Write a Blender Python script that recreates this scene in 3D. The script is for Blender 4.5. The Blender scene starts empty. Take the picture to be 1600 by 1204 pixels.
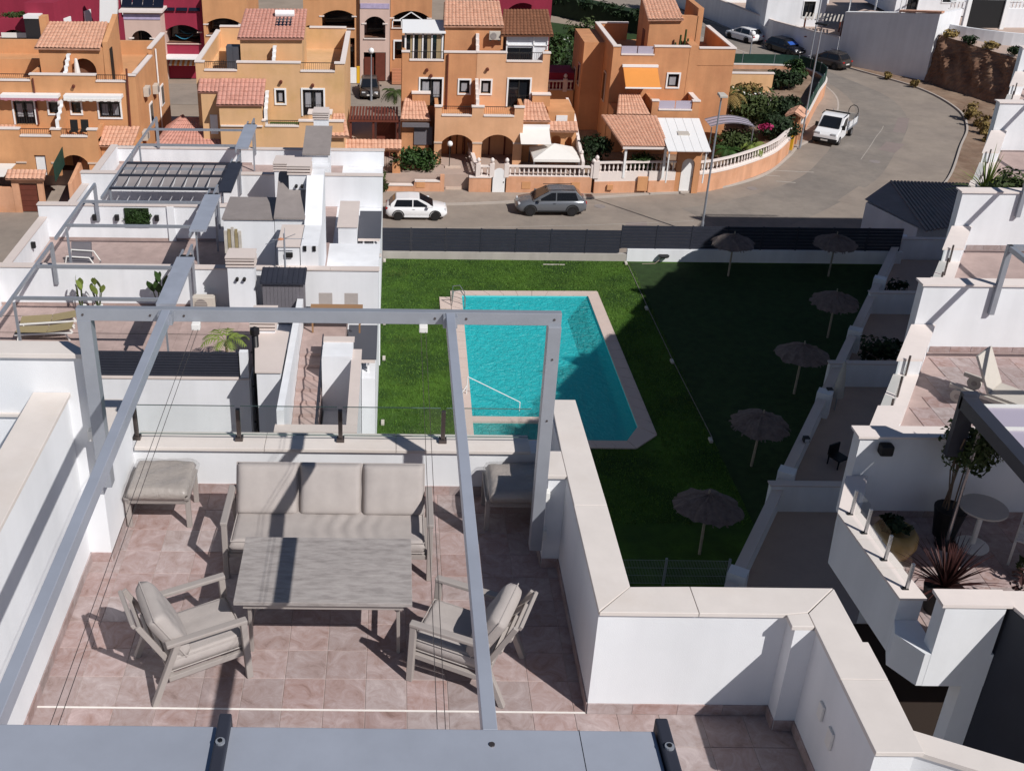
import bpy, bmesh, math, random
from mathutils import Vector, Matrix, Euler
rnd = random.Random(7)
RAD = math.radians
sc = bpy.context.scene
col = sc.collection
PI = math.pi

# ------------------------------------------------------------------ camera
TH = math.atan(927 / 1746.0)
RO = 0.011
r0 = Vector((1, 0, 0)); u0 = Vector((0, math.sin(TH), math.cos(TH))); dr = Vector((0, math.cos(TH), -math.sin(TH)))
rv = r0 * math.cos(RO) + u0 * math.sin(RO); uv = u0 * math.cos(RO) - r0 * math.sin(RO)
cam_d = bpy.data.cameras.new('camera'); cam = bpy.data.objects.new('camera', cam_d); col.objects.link(cam)
M3 = Matrix((rv, uv, -dr)).transposed()
cam.matrix_world = Matrix.Translation((0, 0, 6.7)) @ M3.to_4x4()
cam_d.sensor_fit = 'HORIZONTAL'; cam_d.sensor_width = 36
cam_d.lens = 1746 / 1600 * 36
cam_d.shift_x = (800 - 611) / 1600; cam_d.shift_y = -(602 - 560) / 1600
cam_d.clip_start = 0.1; cam_d.clip_end = 1500
sc.camera = cam

# ------------------------------------------------------------------ light
SUN = Vector((0.685, -0.775, 1.0)).normalized()
w = bpy.data.worlds.new('World'); sc.world = w; w.use_nodes = True
wn = w.node_tree.nodes; wl = w.node_tree.links
bg = wn['Background']; sky = wn.new('ShaderNodeTexSky'); sky.sky_type = 'NISHITA'; sky.sun_disc = False; sky.air_density = 0.65; sky.dust_density = 0.3; sky.ozone_density = 1.6; sky.altitude = 80
sky.sun_elevation = math.asin(SUN.z); sky.sun_rotation = math.atan2(SUN.x, SUN.y)
wl.new(sky.outputs[0], bg.inputs[0]); bg.inputs[1].default_value = 0.062
sd = bpy.data.lights.new('sun', 'SUN'); sd.energy = 4.6; sd.angle = RAD(0.53); sd.color = (1.0, 0.965, 0.925)
so = bpy.data.objects.new('sun', sd); col.objects.link(so); so.location = (20, -20, 40)
so.rotation_euler = SUN.to_track_quat('Z', 'Y').to_euler()
sc.view_settings.view_transform = 'Standard'; sc.view_settings.look = 'None'
sc.view_settings.exposure = 0.0; sc.view_settings.gamma = 1.0; sc.view_settings.use_curve_mapping = False

# ------------------------------------------------------------------ materials
MATS = {}
def nd(nt, t, **k):
    n = nt.nodes.new(t)
    for a, b in k.items(): setattr(n, a, b)
    return n
def mat(name, c, r=0.8, var=0.0, vs=1.5, c2=None, c2s=0.6, c2w=(0.5, 0.7), bump=0.0, bs=40, metal=0.0, spec=0.35, rand=0.0, coord='pos', stretch=None, alpha=None, trans=0, streak=0):
    m = bpy.data.materials.new(name); m.use_nodes = True; MATS[name] = m
    nt = m.node_tree; p = nt.nodes['Principled BSDF']; L = nt.links.new
    p.inputs['Roughness'].default_value = r; p.inputs['Metallic'].default_value = metal
    p.inputs['Specular IOR Level'].default_value = spec
    base = (*c, 1); p.inputs['Base Color'].default_value = base
    if coord == 'pos': co = nd(nt, 'ShaderNodeNewGeometry').outputs['Position']
    else:
        tc = nd(nt, 'ShaderNodeTexCoord').outputs['Object']
        oi = nd(nt, 'ShaderNodeObjectInfo')
        ad = nd(nt, 'ShaderNodeVectorMath', operation='MULTIPLY_ADD')
        L(oi.outputs['Random'], ad.inputs[0]); ad.inputs[1].default_value = (37, 51, 23); L(tc, ad.inputs[2]); co = ad.outputs[0]
    if stretch:
        mp = nd(nt, 'ShaderNodeVectorMath', operation='MULTIPLY'); L(co, mp.inputs[0]); mp.inputs[1].default_value = stretch; co = mp.outputs[0]
    cur = None
    def sock(): return cur
    if c2:
        n = nd(nt, 'ShaderNodeTexNoise'); n.inputs['Scale'].default_value = c2s; n.inputs['Detail'].default_value = 6; n.inputs['Roughness'].default_value = 0.65; L(co, n.inputs['Vector'])
        mr = nd(nt, 'ShaderNodeMapRange'); mr.inputs[1].default_value = c2w[0]; mr.inputs[2].default_value = c2w[1]; L(n.outputs[0], mr.inputs[0])
        mx = nd(nt, 'ShaderNodeMix', data_type='RGBA'); L(mr.outputs[0], mx.inputs[0]); mx.inputs[6].default_value = base; mx.inputs[7].default_value = (*c2, 1); cur = mx.outputs[2]
    if streak:
        geo = nd(nt, 'ShaderNodeNewGeometry').outputs['Position']
        mp = nd(nt, 'ShaderNodeVectorMath', operation='MULTIPLY'); L(geo, mp.inputs[0]); mp.inputs[1].default_value = (1.6, 1.6, 0.12)
        n = nd(nt, 'ShaderNodeTexNoise'); n.inputs['Scale'].default_value = 1.0; n.inputs['Detail'].default_value = 5; L(mp.outputs[0], n.inputs['Vector'])
        mr = nd(nt, 'ShaderNodeMapRange'); mr.inputs[1].default_value = 0.35; mr.inputs[2].default_value = 0.75; mr.inputs[3].default_value = 1.0 + streak * .5; mr.inputs[4].default_value = 1.0 - streak; L(n.outputs[0], mr.inputs[0])
        hs = nd(nt, 'ShaderNodeHueSaturation'); hs.inputs['Color'].default_value = base
        if cur is not None: L(cur, hs.inputs['Color'])
        L(mr.outputs[0], hs.inputs['Value']); cur = hs.outputs[0]
    if var:
        n = nd(nt, 'ShaderNodeTexNoise'); n.inputs['Scale'].default_value = vs; n.inputs['Detail'].default_value = 8; n.inputs['Roughness'].default_value = 0.7; L(co, n.inputs['Vector'])
        mr = nd(nt, 'ShaderNodeMapRange'); mr.inputs[1].default_value = 0.25; mr.inputs[2].default_value = 0.75; mr.inputs[3].default_value = 1 - var; mr.inputs[4].default_value = 1 + var; L(n.outputs[0], mr.inputs[0])
        hs = nd(nt, 'ShaderNodeHueSaturation'); hs.inputs['Color'].default_value = base
        if cur is not None: L(cur, hs.inputs['Color'])
        L(mr.outputs[0], hs.inputs['Value']); cur = hs.outputs[0]
    if rand:
        oi = nd(nt, 'ShaderNodeObjectInfo')
        mr = nd(nt, 'ShaderNodeMapRange'); mr.inputs[3].default_value = 1 - rand; mr.inputs[4].default_value = 1 + rand; L(oi.outputs['Random'], mr.inputs[0])
        hs = nd(nt, 'ShaderNodeHueSaturation'); hs.inputs['Color'].default_value = base
        if cur is not None: L(cur, hs.inputs['Color'])
        L(mr.outputs[0], hs.inputs['Value']); cur = hs.outputs[0]
    if cur is not None: L(cur, p.inputs['Base Color'])
    if bump:
        n = nd(nt, 'ShaderNodeTexNoise'); n.inputs['Scale'].default_value = bs; n.inputs['Detail'].default_value = 4; L(co, n.inputs['Vector'])
        b = nd(nt, 'ShaderNodeBump'); b.inputs['Strength'].default_value = bump; b.inputs['Distance'].default_value = 0.02; L(n.outputs[0], b.inputs['Height']); L(b.outputs[0], p.inputs['Normal'])
    if alpha is not None: p.inputs['Alpha'].default_value = alpha
    if trans: p.inputs['Transmission Weight'].default_value = trans
    return m
mat('white_wall', (0.735, 0.745, 0.765), 0.9, var=0.05, vs=0.8, bump=0.10, bs=110, streak=0.10)
mat('white_wall_far', (0.735, 0.745, 0.77), 0.9, var=0.06, vs=0.5, bump=0.2, bs=40, streak=0.08)
mat('coping', (0.655, 0.60, 0.56), 0.75, var=0.07, vs=2.2, c2=(0.60, 0.53, 0.475), c2s=1.2, c2w=(0.5, 0.8))
mat('coping_far', (0.62, 0.54, 0.50), 0.8, var=0.06, vs=1)
mat('grout', (0.44, 0.37, 0.34), 0.95, var=0.1, vs=8)
mat('grout_line', (0.78, 0.74, 0.7), 0.9, var=0.08, vs=9)
mat('floor_tile_far', (0.40, 0.30, 0.275), 0.7, var=0.2, vs=2.2, rand=0.07)
mat('alu', (0.33, 0.35, 0.39), 0.38, var=0.10, vs=3, metal=0.35, spec=0.5)
mat('alu_light', (0.43, 0.46, 0.53), 0.42, var=0.10, vs=1.6, streak=0.06, metal=0.35, spec=0.5)
mat('alu_dark', (0.035, 0.037, 0.05), 0.5, var=0.1, vs=3)
mat('anthracite', (0.028, 0.031, 0.045), 0.55, var=0.15, vs=2)
mat('black', (0.008, 0.008, 0.01), 0.45)
mat('frame_grey', (0.33, 0.295, 0.275), 0.5, var=0.04, vs=8)
mat('fabric', (0.405, 0.365, 0.345), 0.95, var=0.06, vs=9, coord='obj', bump=0.35, bs=260)
mat('fabric_wrap', (0.38, 0.34, 0.31), 0.35, var=0.06, vs=6, coord='obj', bump=0.6, bs=22, spec=0.6)
mat('table_wood', (0.345, 0.315, 0.30), 0.6, var=0.20, vs=5, stretch=(1.3, 5, 4), coord='obj', c2=(0.235, 0.21, 0.20), c2s=4, c2w=(0.45, 0.7))
mat('steel', (0.45, 0.45, 0.46), 0.25, metal=0.9)
mat('steel_dark', (0.12, 0.10, 0.095), 0.3, metal=0.7)
mat('orange_wall', (0.60, 0.305, 0.145), 0.9, var=0.08, vs=0.5, c2=(0.53, 0.26, 0.12), c2s=0.35, c2w=(0.45, 0.7), bump=0.3, bs=12, streak=0.09)
mat('orange_deep', (0.56, 0.27, 0.13), 0.9, var=0.12, vs=0.5, c2=(0.47, 0.215, 0.105), c2s=0.3, c2w=(0.45, 0.75), bump=0.3, bs=12, streak=0.12)
mat('orange_street', (0.62, 0.33, 0.20), 0.9, var=0.12, vs=0.8, c2=(0.52, 0.25, 0.13), c2s=0.6, c2w=(0.5, 0.75), bump=0.3, bs=12, streak=0.16)
mat('orange_light', (0.66, 0.375, 0.215), 0.9, var=0.08, vs=0.5, c2=(0.60, 0.33, 0.18), c2s=0.35, c2w=(0.45, 0.7), bump=0.3, bs=12, streak=0.09)
mat('yellow_wall', (0.66, 0.405, 0.215), 0.9, var=0.07, vs=0.5, c2=(0.58, 0.36, 0.165), c2s=0.4, bump=0.3, bs=12, streak=0.07)
mat('maroon_wall', (0.27, 0.022, 0.05), 0.85, var=0.12, vs=0.5, bump=0.2, bs=12, streak=0.1)
mat('pink_wall', (0.60, 0.44, 0.38), 0.9, var=0.06, vs=0.5, bump=0.2, bs=12, streak=0.07)
mat('trim_white', (0.74, 0.66, 0.62), 0.8, var=0.05, vs=3)
mat('pure_white', (0.80, 0.80, 0.80), 0.6, var=0.03, vs=3)
mat('stone_trim', (0.58, 0.46, 0.38), 0.85, var=0.08, vs=2)
mat('lilac', (0.42, 0.36, 0.52), 0.8, var=0.2, vs=3)
mat('roof_tile', (0.60, 0.34, 0.235), 0.85, var=0.22, vs=2.6, c2=(0.46, 0.23, 0.15), c2s=3.0, c2w=(0.45, 0.75))
mat('roof_tile_brown', (0.20, 0.085, 0.045), 0.85, var=0.3, vs=3)
mat('roof_tile_red', (0.52, 0.26, 0.205), 0.85, var=0.2, vs=2.6, c2=(0.42, 0.19, 0.14), c2s=3.0)
mat('glass_dark', (0.012, 0.014, 0.018), 0.08, spec=0.6)
mat('curtain', (0.30, 0.30, 0.32), 0.8, var=0.25, vs=5, stretch=(6, 6, 0.3))
mat('curtain_beige', (0.36, 0.28, 0.16), 0.8, var=0.25, vs=3, stretch=(6, 6, 0.3))
mat('interior', (0.16, 0.08, 0.05), 0.9, var=0.2, vs=1)
mat('wood_brown', (0.13, 0.035, 0.022), 0.6, var=0.2, vs=2)
mat('iron', (0.02, 0.018, 0.016), 0.6)
mat('asphalt', (0.245, 0.212, 0.183), 0.95, var=0.16, vs=1.2, c2=(0.19, 0.168, 0.15), c2s=0.12, c2w=(0.4, 0.6), bump=0.4, bs=25)
mat('asphalt_old', (0.28, 0.235, 0.197), 0.95, var=0.14, vs=0.8, c2=(0.235, 0.198, 0.17), c2s=0.25, c2w=(0.4, 0.65), bump=0.4, bs=25)
mat('asphalt_patch', (0.235, 0.19, 0.175), 0.95, var=0.1, vs=1.2)
mat('pavement', (0.33, 0.27, 0.225), 0.95, var=0.12, vs=1.3, c2=(0.27, 0.22, 0.185), c2s=0.4)
mat('kerb', (0.42, 0.37, 0.33), 0.9, var=0.1, vs=1)
mat('road_paint', (0.36, 0.325, 0.29), 0.95, var=0.25, vs=3)
mat('earth', (0.27, 0.19, 0.135), 1.0, var=0.3, vs=0.9, c2=(0.17, 0.105, 0.07), c2s=0.4, c2w=(0.4, 0.65), bump=0.9, bs=3)
mat('earth_bank', (0.27, 0.165, 0.11), 1.0, var=0.4, vs=0.8, c2=(0.17, 0.09, 0.058), c2s=0.5, c2w=(0.4, 0.65), bump=1.0, bs=2)
mat('ground', (0.30, 0.24, 0.19), 1.0, var=0.2, vs=0.3)
mat('patio', (0.42, 0.32, 0.27), 0.9, var=0.1, vs=1.0)
mat('concrete', (0.40, 0.37, 0.34), 0.9, var=0.1, vs=0.8, streak=0.12)
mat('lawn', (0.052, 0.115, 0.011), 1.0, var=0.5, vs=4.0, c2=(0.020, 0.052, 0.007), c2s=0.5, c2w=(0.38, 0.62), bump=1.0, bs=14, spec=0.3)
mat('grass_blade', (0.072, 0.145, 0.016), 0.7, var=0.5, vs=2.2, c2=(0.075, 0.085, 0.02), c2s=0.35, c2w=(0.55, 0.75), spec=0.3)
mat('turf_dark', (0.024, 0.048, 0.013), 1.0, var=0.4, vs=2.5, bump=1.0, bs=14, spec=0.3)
mat('pool_stone', (0.56, 0.45, 0.40), 0.85, var=0.06, vs=1.5)
mat('pool_shell', (0.085, 0.58, 0.62), 0.6, var=0.10, vs=2.0)
mat('leaf', (0.028, 0.062, 0.013), 0.6, rand=0.15, var=0.5, vs=2.0, spec=0.3)
mat('leaf_dark', (0.016, 0.032, 0.011), 0.65, var=0.5, vs=2.0, spec=0.25)
mat('leaf_olive', (0.045, 0.065, 0.018), 0.65, var=0.4, vs=2.5, spec=0.25)
mat('leaf_palm', (0.16, 0.21, 0.045), 0.55, var=0.35, vs=3.0, spec=0.3)
mat('leaf_dry', (0.24, 0.17, 0.06), 0.9, var=0.35, vs=2.0)
mat('leaf_red', (0.055, 0.018, 0.016), 0.6, var=0.4, vs=6)
mat('flower_pink', (0.42, 0.03, 0.13), 0.7, var=0.3, vs=6)
mat('flower_white', (0.75, 0.74, 0.70), 0.7)
mat('bark', (0.16, 0.11, 0.075), 0.95, var=0.3, vs=8, bump=0.8, bs=20)
mat('thatch', (0.15, 0.115, 0.105), 1.0, var=0.4, vs=5, bump=0.8, bs=30, stretch=(1, 1, 1))
mat('pole_wood', (0.30, 0.255, 0.20), 0.9, var=0.2, vs=5)
mat('plastic_white', (0.72, 0.71, 0.68), 0.5, var=0.03, vs=5)
mat('sling_tan', (0.30, 0.24, 0.13), 0.8, var=0.08, vs=8)
mat('sling_grey', (0.50, 0.46, 0.41), 0.85, var=0.05, vs=6)
mat('ac_beige', (0.52, 0.47, 0.41), 0.6, var=0.04, vs=4)
mat('shed_grey', (0.15, 0.14, 0.155), 0.7, var=0.06, vs=3)
mat('canopy_grey', (0.075, 0.078, 0.095), 0.55, var=0.05, vs=2)
mat('roof_felt', (0.245, 0.215, 0.205), 0.9, var=0.15, vs=1.5)
mat('wood_table', (0.30, 0.17, 0.085), 0.6, var=0.15, vs=2, stretch=(1, 8, 4))
mat('shade_cloth', (0.26, 0.235, 0.235), 0.85, var=0.08, vs=3)
mat('green_mesh', (0.012, 0.045, 0.032), 0.85, var=0.3, vs=2)
mat('hedge_panel', (0.03, 0.075, 0.02), 0.8, var=0.6, vs=9)
mat('car_white', (0.78, 0.78, 0.79), 0.18, spec=0.6)
mat('car_grey', (0.16, 0.17, 0.19), 0.22, metal=0.35, spec=0.6)
mat('car_black', (0.012, 0.012, 0.016), 0.2, spec=0.6)
mat('car_taupe', (0.075, 0.065, 0.06), 0.25, metal=0.4, spec=0.6)
mat('tyre', (0.014, 0.013, 0.013), 0.85)
mat('rim', (0.045, 0.045, 0.05), 0.35, metal=0.6)
mat('rim_light', (0.4, 0.4, 0.42), 0.3, metal=0.8)
mat('trim_black', (0.012, 0.012, 0.013), 0.6)
mat('lamp_red', (0.35, 0.01, 0.01), 0.25)
mat('lamp_clear', (0.55, 0.57, 0.6), 0.15)
mat('sunshade_blue', (0.03, 0.10, 0.40), 0.5)
mat('solar_panel', (0.008, 0.010, 0.020), 0.15, spec=0.7)
mat('awning_white', (0.74, 0.71, 0.67), 0.85, var=0.04, vs=2)
mat('awning_orange', (0.66, 0.26, 0.06), 0.85, var=0.05, vs=1)
mat('awning_pink', (0.45, 0.19, 0.24), 0.85)
mat('yellow_paint', (0.72, 0.40, 0.02), 0.8, var=0.05, vs=2)
mat('pot_glaze', (0.33, 0.22, 0.08), 0.3, var=0.15, vs=3)
mat('soil', (0.03, 0.02, 0.015), 1.0)
mat('dish', (0.62, 0.60, 0.56), 0.5)
mat('pool_blue', (0.10, 0.42, 0.62), 0.2)
mat('terracotta', (0.45, 0.20, 0.11), 0.8)
mat('polycarb', (0.42, 0.38, 0.46), 0.35)
mat('glass_edge', (0.10, 0.15, 0.135), 0.2, spec=0.6)

# marbled porcelain floor tile: every tile its own offset
m = mat('floor_tile', (0.42, 0.30, 0.26), 0.62, spec=0.3)
nt = m.node_tree; L = nt.links.new; p = nt.nodes['Principled BSDF']
tc = nd(nt, 'ShaderNodeTexCoord'); oi = nd(nt, 'ShaderNodeObjectInfo')
ad = nd(nt, 'ShaderNodeVectorMath', operation='MULTIPLY_ADD'); L(oi.outputs['Random'], ad.inputs[0]); ad.inputs[1].default_value = (91, 57, 33); L(tc.outputs['Object'], ad.inputs[2])
n1 = nd(nt, 'ShaderNodeTexNoise'); n1.inputs['Scale'].default_value = 5.5; n1.inputs['Detail'].default_value = 10; n1.inputs['Roughness'].default_value = 0.74; n1.inputs['Distortion'].default_value = 0.9; L(ad.outputs[0], n1.inputs['Vector'])
cr = nd(nt, 'ShaderNodeValToRGB'); e = cr.color_ramp.elements
e[0].position = 0.28; e[0].color = (0.20, 0.135, 0.118, 1); e[1].position = 0.74; e[1].color = (0.50, 0.405, 0.395, 1)
x = cr.color_ramp.elements.new(0.42); x.color = (0.32, 0.228, 0.210, 1)
x = cr.color_ramp.elements.new(0.55); x.color = (0.375, 0.292, 0.282, 1)
L(n1.outputs[0], cr.inputs[0])
hs = nd(nt, 'ShaderNodeHueSaturation'); L(cr.outputs[0], hs.inputs['Color'])
mr = nd(nt, 'ShaderNodeMapRange'); mr.inputs[3].default_value = 0.92; mr.inputs[4].default_value = 1.10; L(oi.outputs['Random'], mr.inputs[0]); L(mr.outputs[0], hs.inputs['Value'])
rs = nd(nt, 'ShaderNodeMath', operation='MULTIPLY'); L(oi.outputs['Random'], rs.inputs[0]); rs.inputs[1].default_value = 7.31; rf = nd(nt, 'ShaderNodeMath', operation='FRACT'); L(rs.outputs[0], rf.inputs[0]); ms = nd(nt, 'ShaderNodeMapRange'); ms.inputs[3].default_value = 0.7; ms.inputs[4].default_value = 1.15; L(rf.outputs[0], ms.inputs[0]); L(ms.outputs[0], hs.inputs['Saturation'])
L(hs.outputs[0], p.inputs['Base Color'])

# clear glass for railings: light passes straight through
def clear_glass(name, tint, refl):
    m = bpy.data.materials.new(name); m.use_nodes = True; MATS[name] = m; nt = m.node_tree; L = nt.links.new
    for n in list(nt.nodes): nt.nodes.remove(n)
    o = nd(nt, 'ShaderNodeOutputMaterial'); t = nd(nt, 'ShaderNodeBsdfTransparent'); t.inputs[0].default_value = (*tint, 1)
    g = nd(nt, 'ShaderNodeBsdfGlossy'); g.inputs['Roughness'].default_value = 0.02
    fr = nd(nt, 'ShaderNodeLayerWeight'); fr.inputs[0].default_value = 0.5
    pw = nd(nt, 'ShaderNodeMath', operation='POWER'); L(fr.outputs['Facing'], pw.inputs[0]); pw.inputs[1].default_value = 4
    mu = nd(nt, 'ShaderNodeMath', operation='MULTIPLY_ADD'); L(pw.outputs[0], mu.inputs[0]); mu.inputs[1].default_value = refl; mu.inputs[2].default_value = 0.03
    mx = nd(nt, 'ShaderNodeMixShader'); L(mu.outputs[0], mx.inputs[0]); L(t.outputs[0], mx.inputs[1]); L(g.outputs[0], mx.inputs[2]); L(mx.outputs[0], o.inputs[0])
    return m
clear_glass('rail_glass', (0.965, 0.98, 0.975), 0.2)
clear_glass('plastic_film', (0.93, 0.93, 0.93), 0.3)
clear_glass('rail_glass_far', (0.82, 0.86, 0.86), 0.35)

# pool water: see-through, rippled, a little milky turquoise
m = bpy.data.materials.new('water'); m.use_nodes = True; MATS['water'] = m; nt = m.node_tree; L = nt.links.new
for n in list(nt.nodes): nt.nodes.remove(n)
o = nd(nt, 'ShaderNodeOutputMaterial'); geo = nd(nt, 'ShaderNodeNewGeometry')
n1 = nd(nt, 'ShaderNodeTexNoise'); n1.inputs['Scale'].default_value = 3.0; n1.inputs['Detail'].default_value = 4; n1.inputs['Roughness'].default_value = 0.62; n1.inputs['Distortion'].default_value = 0.8; L(geo.outputs['Position'], n1.inputs['Vector'])
b = nd(nt, 'ShaderNodeBump'); b.inputs['Strength'].default_value = 1.0; b.inputs['Distance'].default_value = 0.30; L(n1.outputs[0], b.inputs['Height'])
tr = nd(nt, 'ShaderNodeBsdfTransparent'); tr.inputs[0].default_value = (0.50, 0.93, 0.96, 1)
df = nd(nt, 'ShaderNodeBsdfDiffuse'); df.inputs[0].default_value = (0.05, 0.53, 0.53, 1); L(b.outputs[0], df.inputs['Normal'])
gl = nd(nt, 'ShaderNodeBsdfGlossy'); gl.inputs['Roughness'].default_value = 0.3; L(b.outputs[0], gl.inputs['Normal'])
m1 = nd(nt, 'ShaderNodeMixShader'); m1.inputs[0].default_value = 0.42; L(tr.outputs[0], m1.inputs[1]); L(df.outputs[0], m1.inputs[2])
m2 = nd(nt, 'ShaderNodeMixShader'); m2.inputs[0].default_value = 0.035; L(m1.outputs[0], m2.inputs[1]); L(gl.outputs[0], m2.inputs[2]); L(m2.outputs[0], o.inputs[0])

# ------------------------------------------------------------------ mesh helpers
class B:
    def __init__(s): s.v = []; s.f = []
    def add(s, vs, fs):
        o = len(s.v); s.v += [tuple(v) for v in vs]; s.f += [tuple(o + i for i in f) for f in fs]; return s
    def box(s, x0, x1, y0, y1, z0, z1):
        return s.add([(x0, y0, z0), (x1, y0, z0), (x1, y1, z0), (x0, y1, z0), (x0, y0, z1), (x1, y0, z1), (x1, y1, z1), (x0, y1, z1)],
                     [(3, 2, 1, 0), (4, 5, 6, 7), (0, 1, 5, 4), (1, 2, 6, 5), (2, 3, 7, 6), (3, 0, 4, 7)])
    def prism(s, pts, z0, z1):
        n = len(pts); za = z0 if hasattr(z0, '__len__') else [z0] * n; zb = z1 if hasattr(z1, '__len__') else [z1] * n
        return s.add([(x, y, za[i]) for i, (x, y) in enumerate(pts)] + [(x, y, zb[i]) for i, (x, y) in enumerate(pts)],
                     [tuple(range(n - 1, -1, -1)), tuple(range(n, 2 * n))] + [(i, (i + 1) % n, n + (i + 1) % n, n + i) for i in range(n)])
    def prismy(s, pts, y0, y1):
        n = len(pts)
        return s.add([(x, y0, z) for x, z in pts] + [(x, y1, z) for x, z in pts],
                     [tuple(range(n)), tuple(range(2 * n - 1, n - 1, -1))] + [(i, n + i, n + (i + 1) % n, (i + 1) % n) for i in range(n)])
    def prismx(s, pts, x0, x1):
        n = len(pts)
        return s.add([(x0, y, z) for y, z in pts] + [(x1, y, z) for y, z in pts],
                     [tuple(range(n)), tuple(range(2 * n - 1, n - 1, -1))] + [(i, n + i, n + (i + 1) % n, (i + 1) % n) for i in range(n)])
    def bar(s, p, q, w, h, up=(0, 0, 1)):
        p = Vector(p); q = Vector(q); d = (q - p).normalized(); u = Vector(up)
        if abs(d.dot(u)) > 0.98: u = Vector((0, 1, 0))
        a = d.cross(u).normalized() * (w / 2); c = a.cross(d).normalized() * (h / 2)
        vs = [p + a + c, p - a + c, p - a - c, p + a - c, q + a + c, q - a + c, q - a - c, q + a - c]
        return s.add(vs, [(0, 1, 2, 3), (7, 6, 5, 4), (0, 4, 5, 1), (1, 5, 6, 2), (2, 6, 7, 3), (3, 7, 4, 0)])
    def tube(s, p, q, r, n=8, r2=None):
        p = Vector(p); q = Vector(q); d = (q - p).normalized(); r2 = r if r2 is None else r2
        a = d.orthogonal().normalized(); b = d.cross(a)
        vs = []
        for c, rr in ((p, r), (q, r2)):
            for i in range(n):
                t = 2 * PI * i / n; vs.append(c + (a * math.cos(t) + b * math.sin(t)) * rr)
        return s.add(vs, [tuple(range(n - 1, -1, -1)), tuple(range(n, 2 * n))] + [(i, (i + 1) % n, n + (i + 1) % n, n + i) for i in range(n)])
    def path(s, pts, r, n=6, rs=None):
        for i in range(len(pts) - 1):
            s.tube(pts[i], pts[i + 1], rs[i] if rs else r, n, rs[i + 1] if rs else r)
        return s
    def lathe(s, prof, c=(0, 0, 0), n=16, capt=True):
        o = len(s.v); k = len(prof)
        for r, z in prof:
            for i in range(n):
                t = 2 * PI * i / n; s.v.append((c[0] + r * math.cos(t), c[1] + r * math.sin(t), c[2] + z))
        for j in range(k - 1):
            for i in range(n):
                s.f.append((o + j * n + i, o + j * n + (i + 1) % n, o + (j + 1) * n + (i + 1) % n, o + (j + 1) * n + i))
        if capt:
            s.f.append(tuple(o + i for i in range(n - 1, -1, -1))); s.f.append(tuple(o + (k - 1) * n + i for i in range(n)))
        return s
    def grid(s, nu, nv, fn):
        o = len(s.v)
        for j in range(nv + 1):
            for i in range(nu + 1): s.v.append(tuple(fn(i / nu, j / nv)))
        for j in range(nv):
            for i in range(nu):
                a = o + j * (nu + 1) + i; s.f.append((a, a + 1, a + nu + 2, a + nu + 1))
        return s
    def o(s, name, m, parent=None, smooth=False, bevel=0, seg=2, recalc=True, sub=0, solid=0):
        me = bpy.data.meshes.new(name); me.from_pydata(s.v, [], s.f)
        if recalc:
            bm = bmesh.new(); bm.from_mesh(me); bmesh.ops.recalc_face_normals(bm, faces=bm.faces); bm.to_mesh(me); bm.free()
        me.materials.append(MATS[m] if isinstance(m, str) else m)
        if smooth:
            for p in me.polygons: p.use_smooth = True
        ob = bpy.data.objects.new(name, me); col.objects.link(ob)
        if parent: ob.parent = parent
        if bevel:
            md = ob.modifiers.new('bevel', 'BEVEL'); md.width = bevel; md.segments = seg; md.limit_method = 'ANGLE'; md.angle_limit = RAD(35)
        if solid:
            md = ob.modifiers.new('solid', 'SOLIDIFY'); md.thickness = solid; md.offset = 0
        if sub:
            md = ob.modifiers.new('sub', 'SUBSURF'); md.levels = sub; md.render_levels = sub
        return ob
def tag(o, label, cat, group=None):
    o['label'] = label; o['category'] = cat
    if group: o['group'] = group
    return o
def thing(name, label, cat, loc=(0, 0, 0), rz=0.0, group=None):
    o = bpy.data.objects.new(name, None); o.empty_display_size = 0.2; col.objects.link(o)
    o.location = loc; o.rotation_euler = (0, 0, rz)
    return tag(o, label, cat, group)
def struct(o): o['kind'] = 'structure'; return o
def stuff(o): o['kind'] = 'stuff'; return o
def inst(ob, parent, loc=(0, 0, 0), rot=(0, 0, 0), scale=None):
    c = ob.copy(); col.objects.link(c); c.parent = parent; c.location = loc; c.rotation_euler = rot
    if scale: c.scale = scale
    return c
def tree_copy(o, parent=None):
    c = o.copy(); col.objects.link(c); c.parent = parent
    for ch in list(o.children): tree_copy(ch, c)
    return c
def shared(me, name, parent, loc=(0, 0, 0), rz=0.0):
    ob = bpy.data.objects.new(name, me); col.objects.link(ob); ob.parent = parent; ob.location = loc; ob.rotation_euler = (0, 0, rz); return ob
def mesh_of(b, name, m):
    o = b.o(name, m); me = o.data; bpy.data.objects.remove(o); return me

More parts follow.
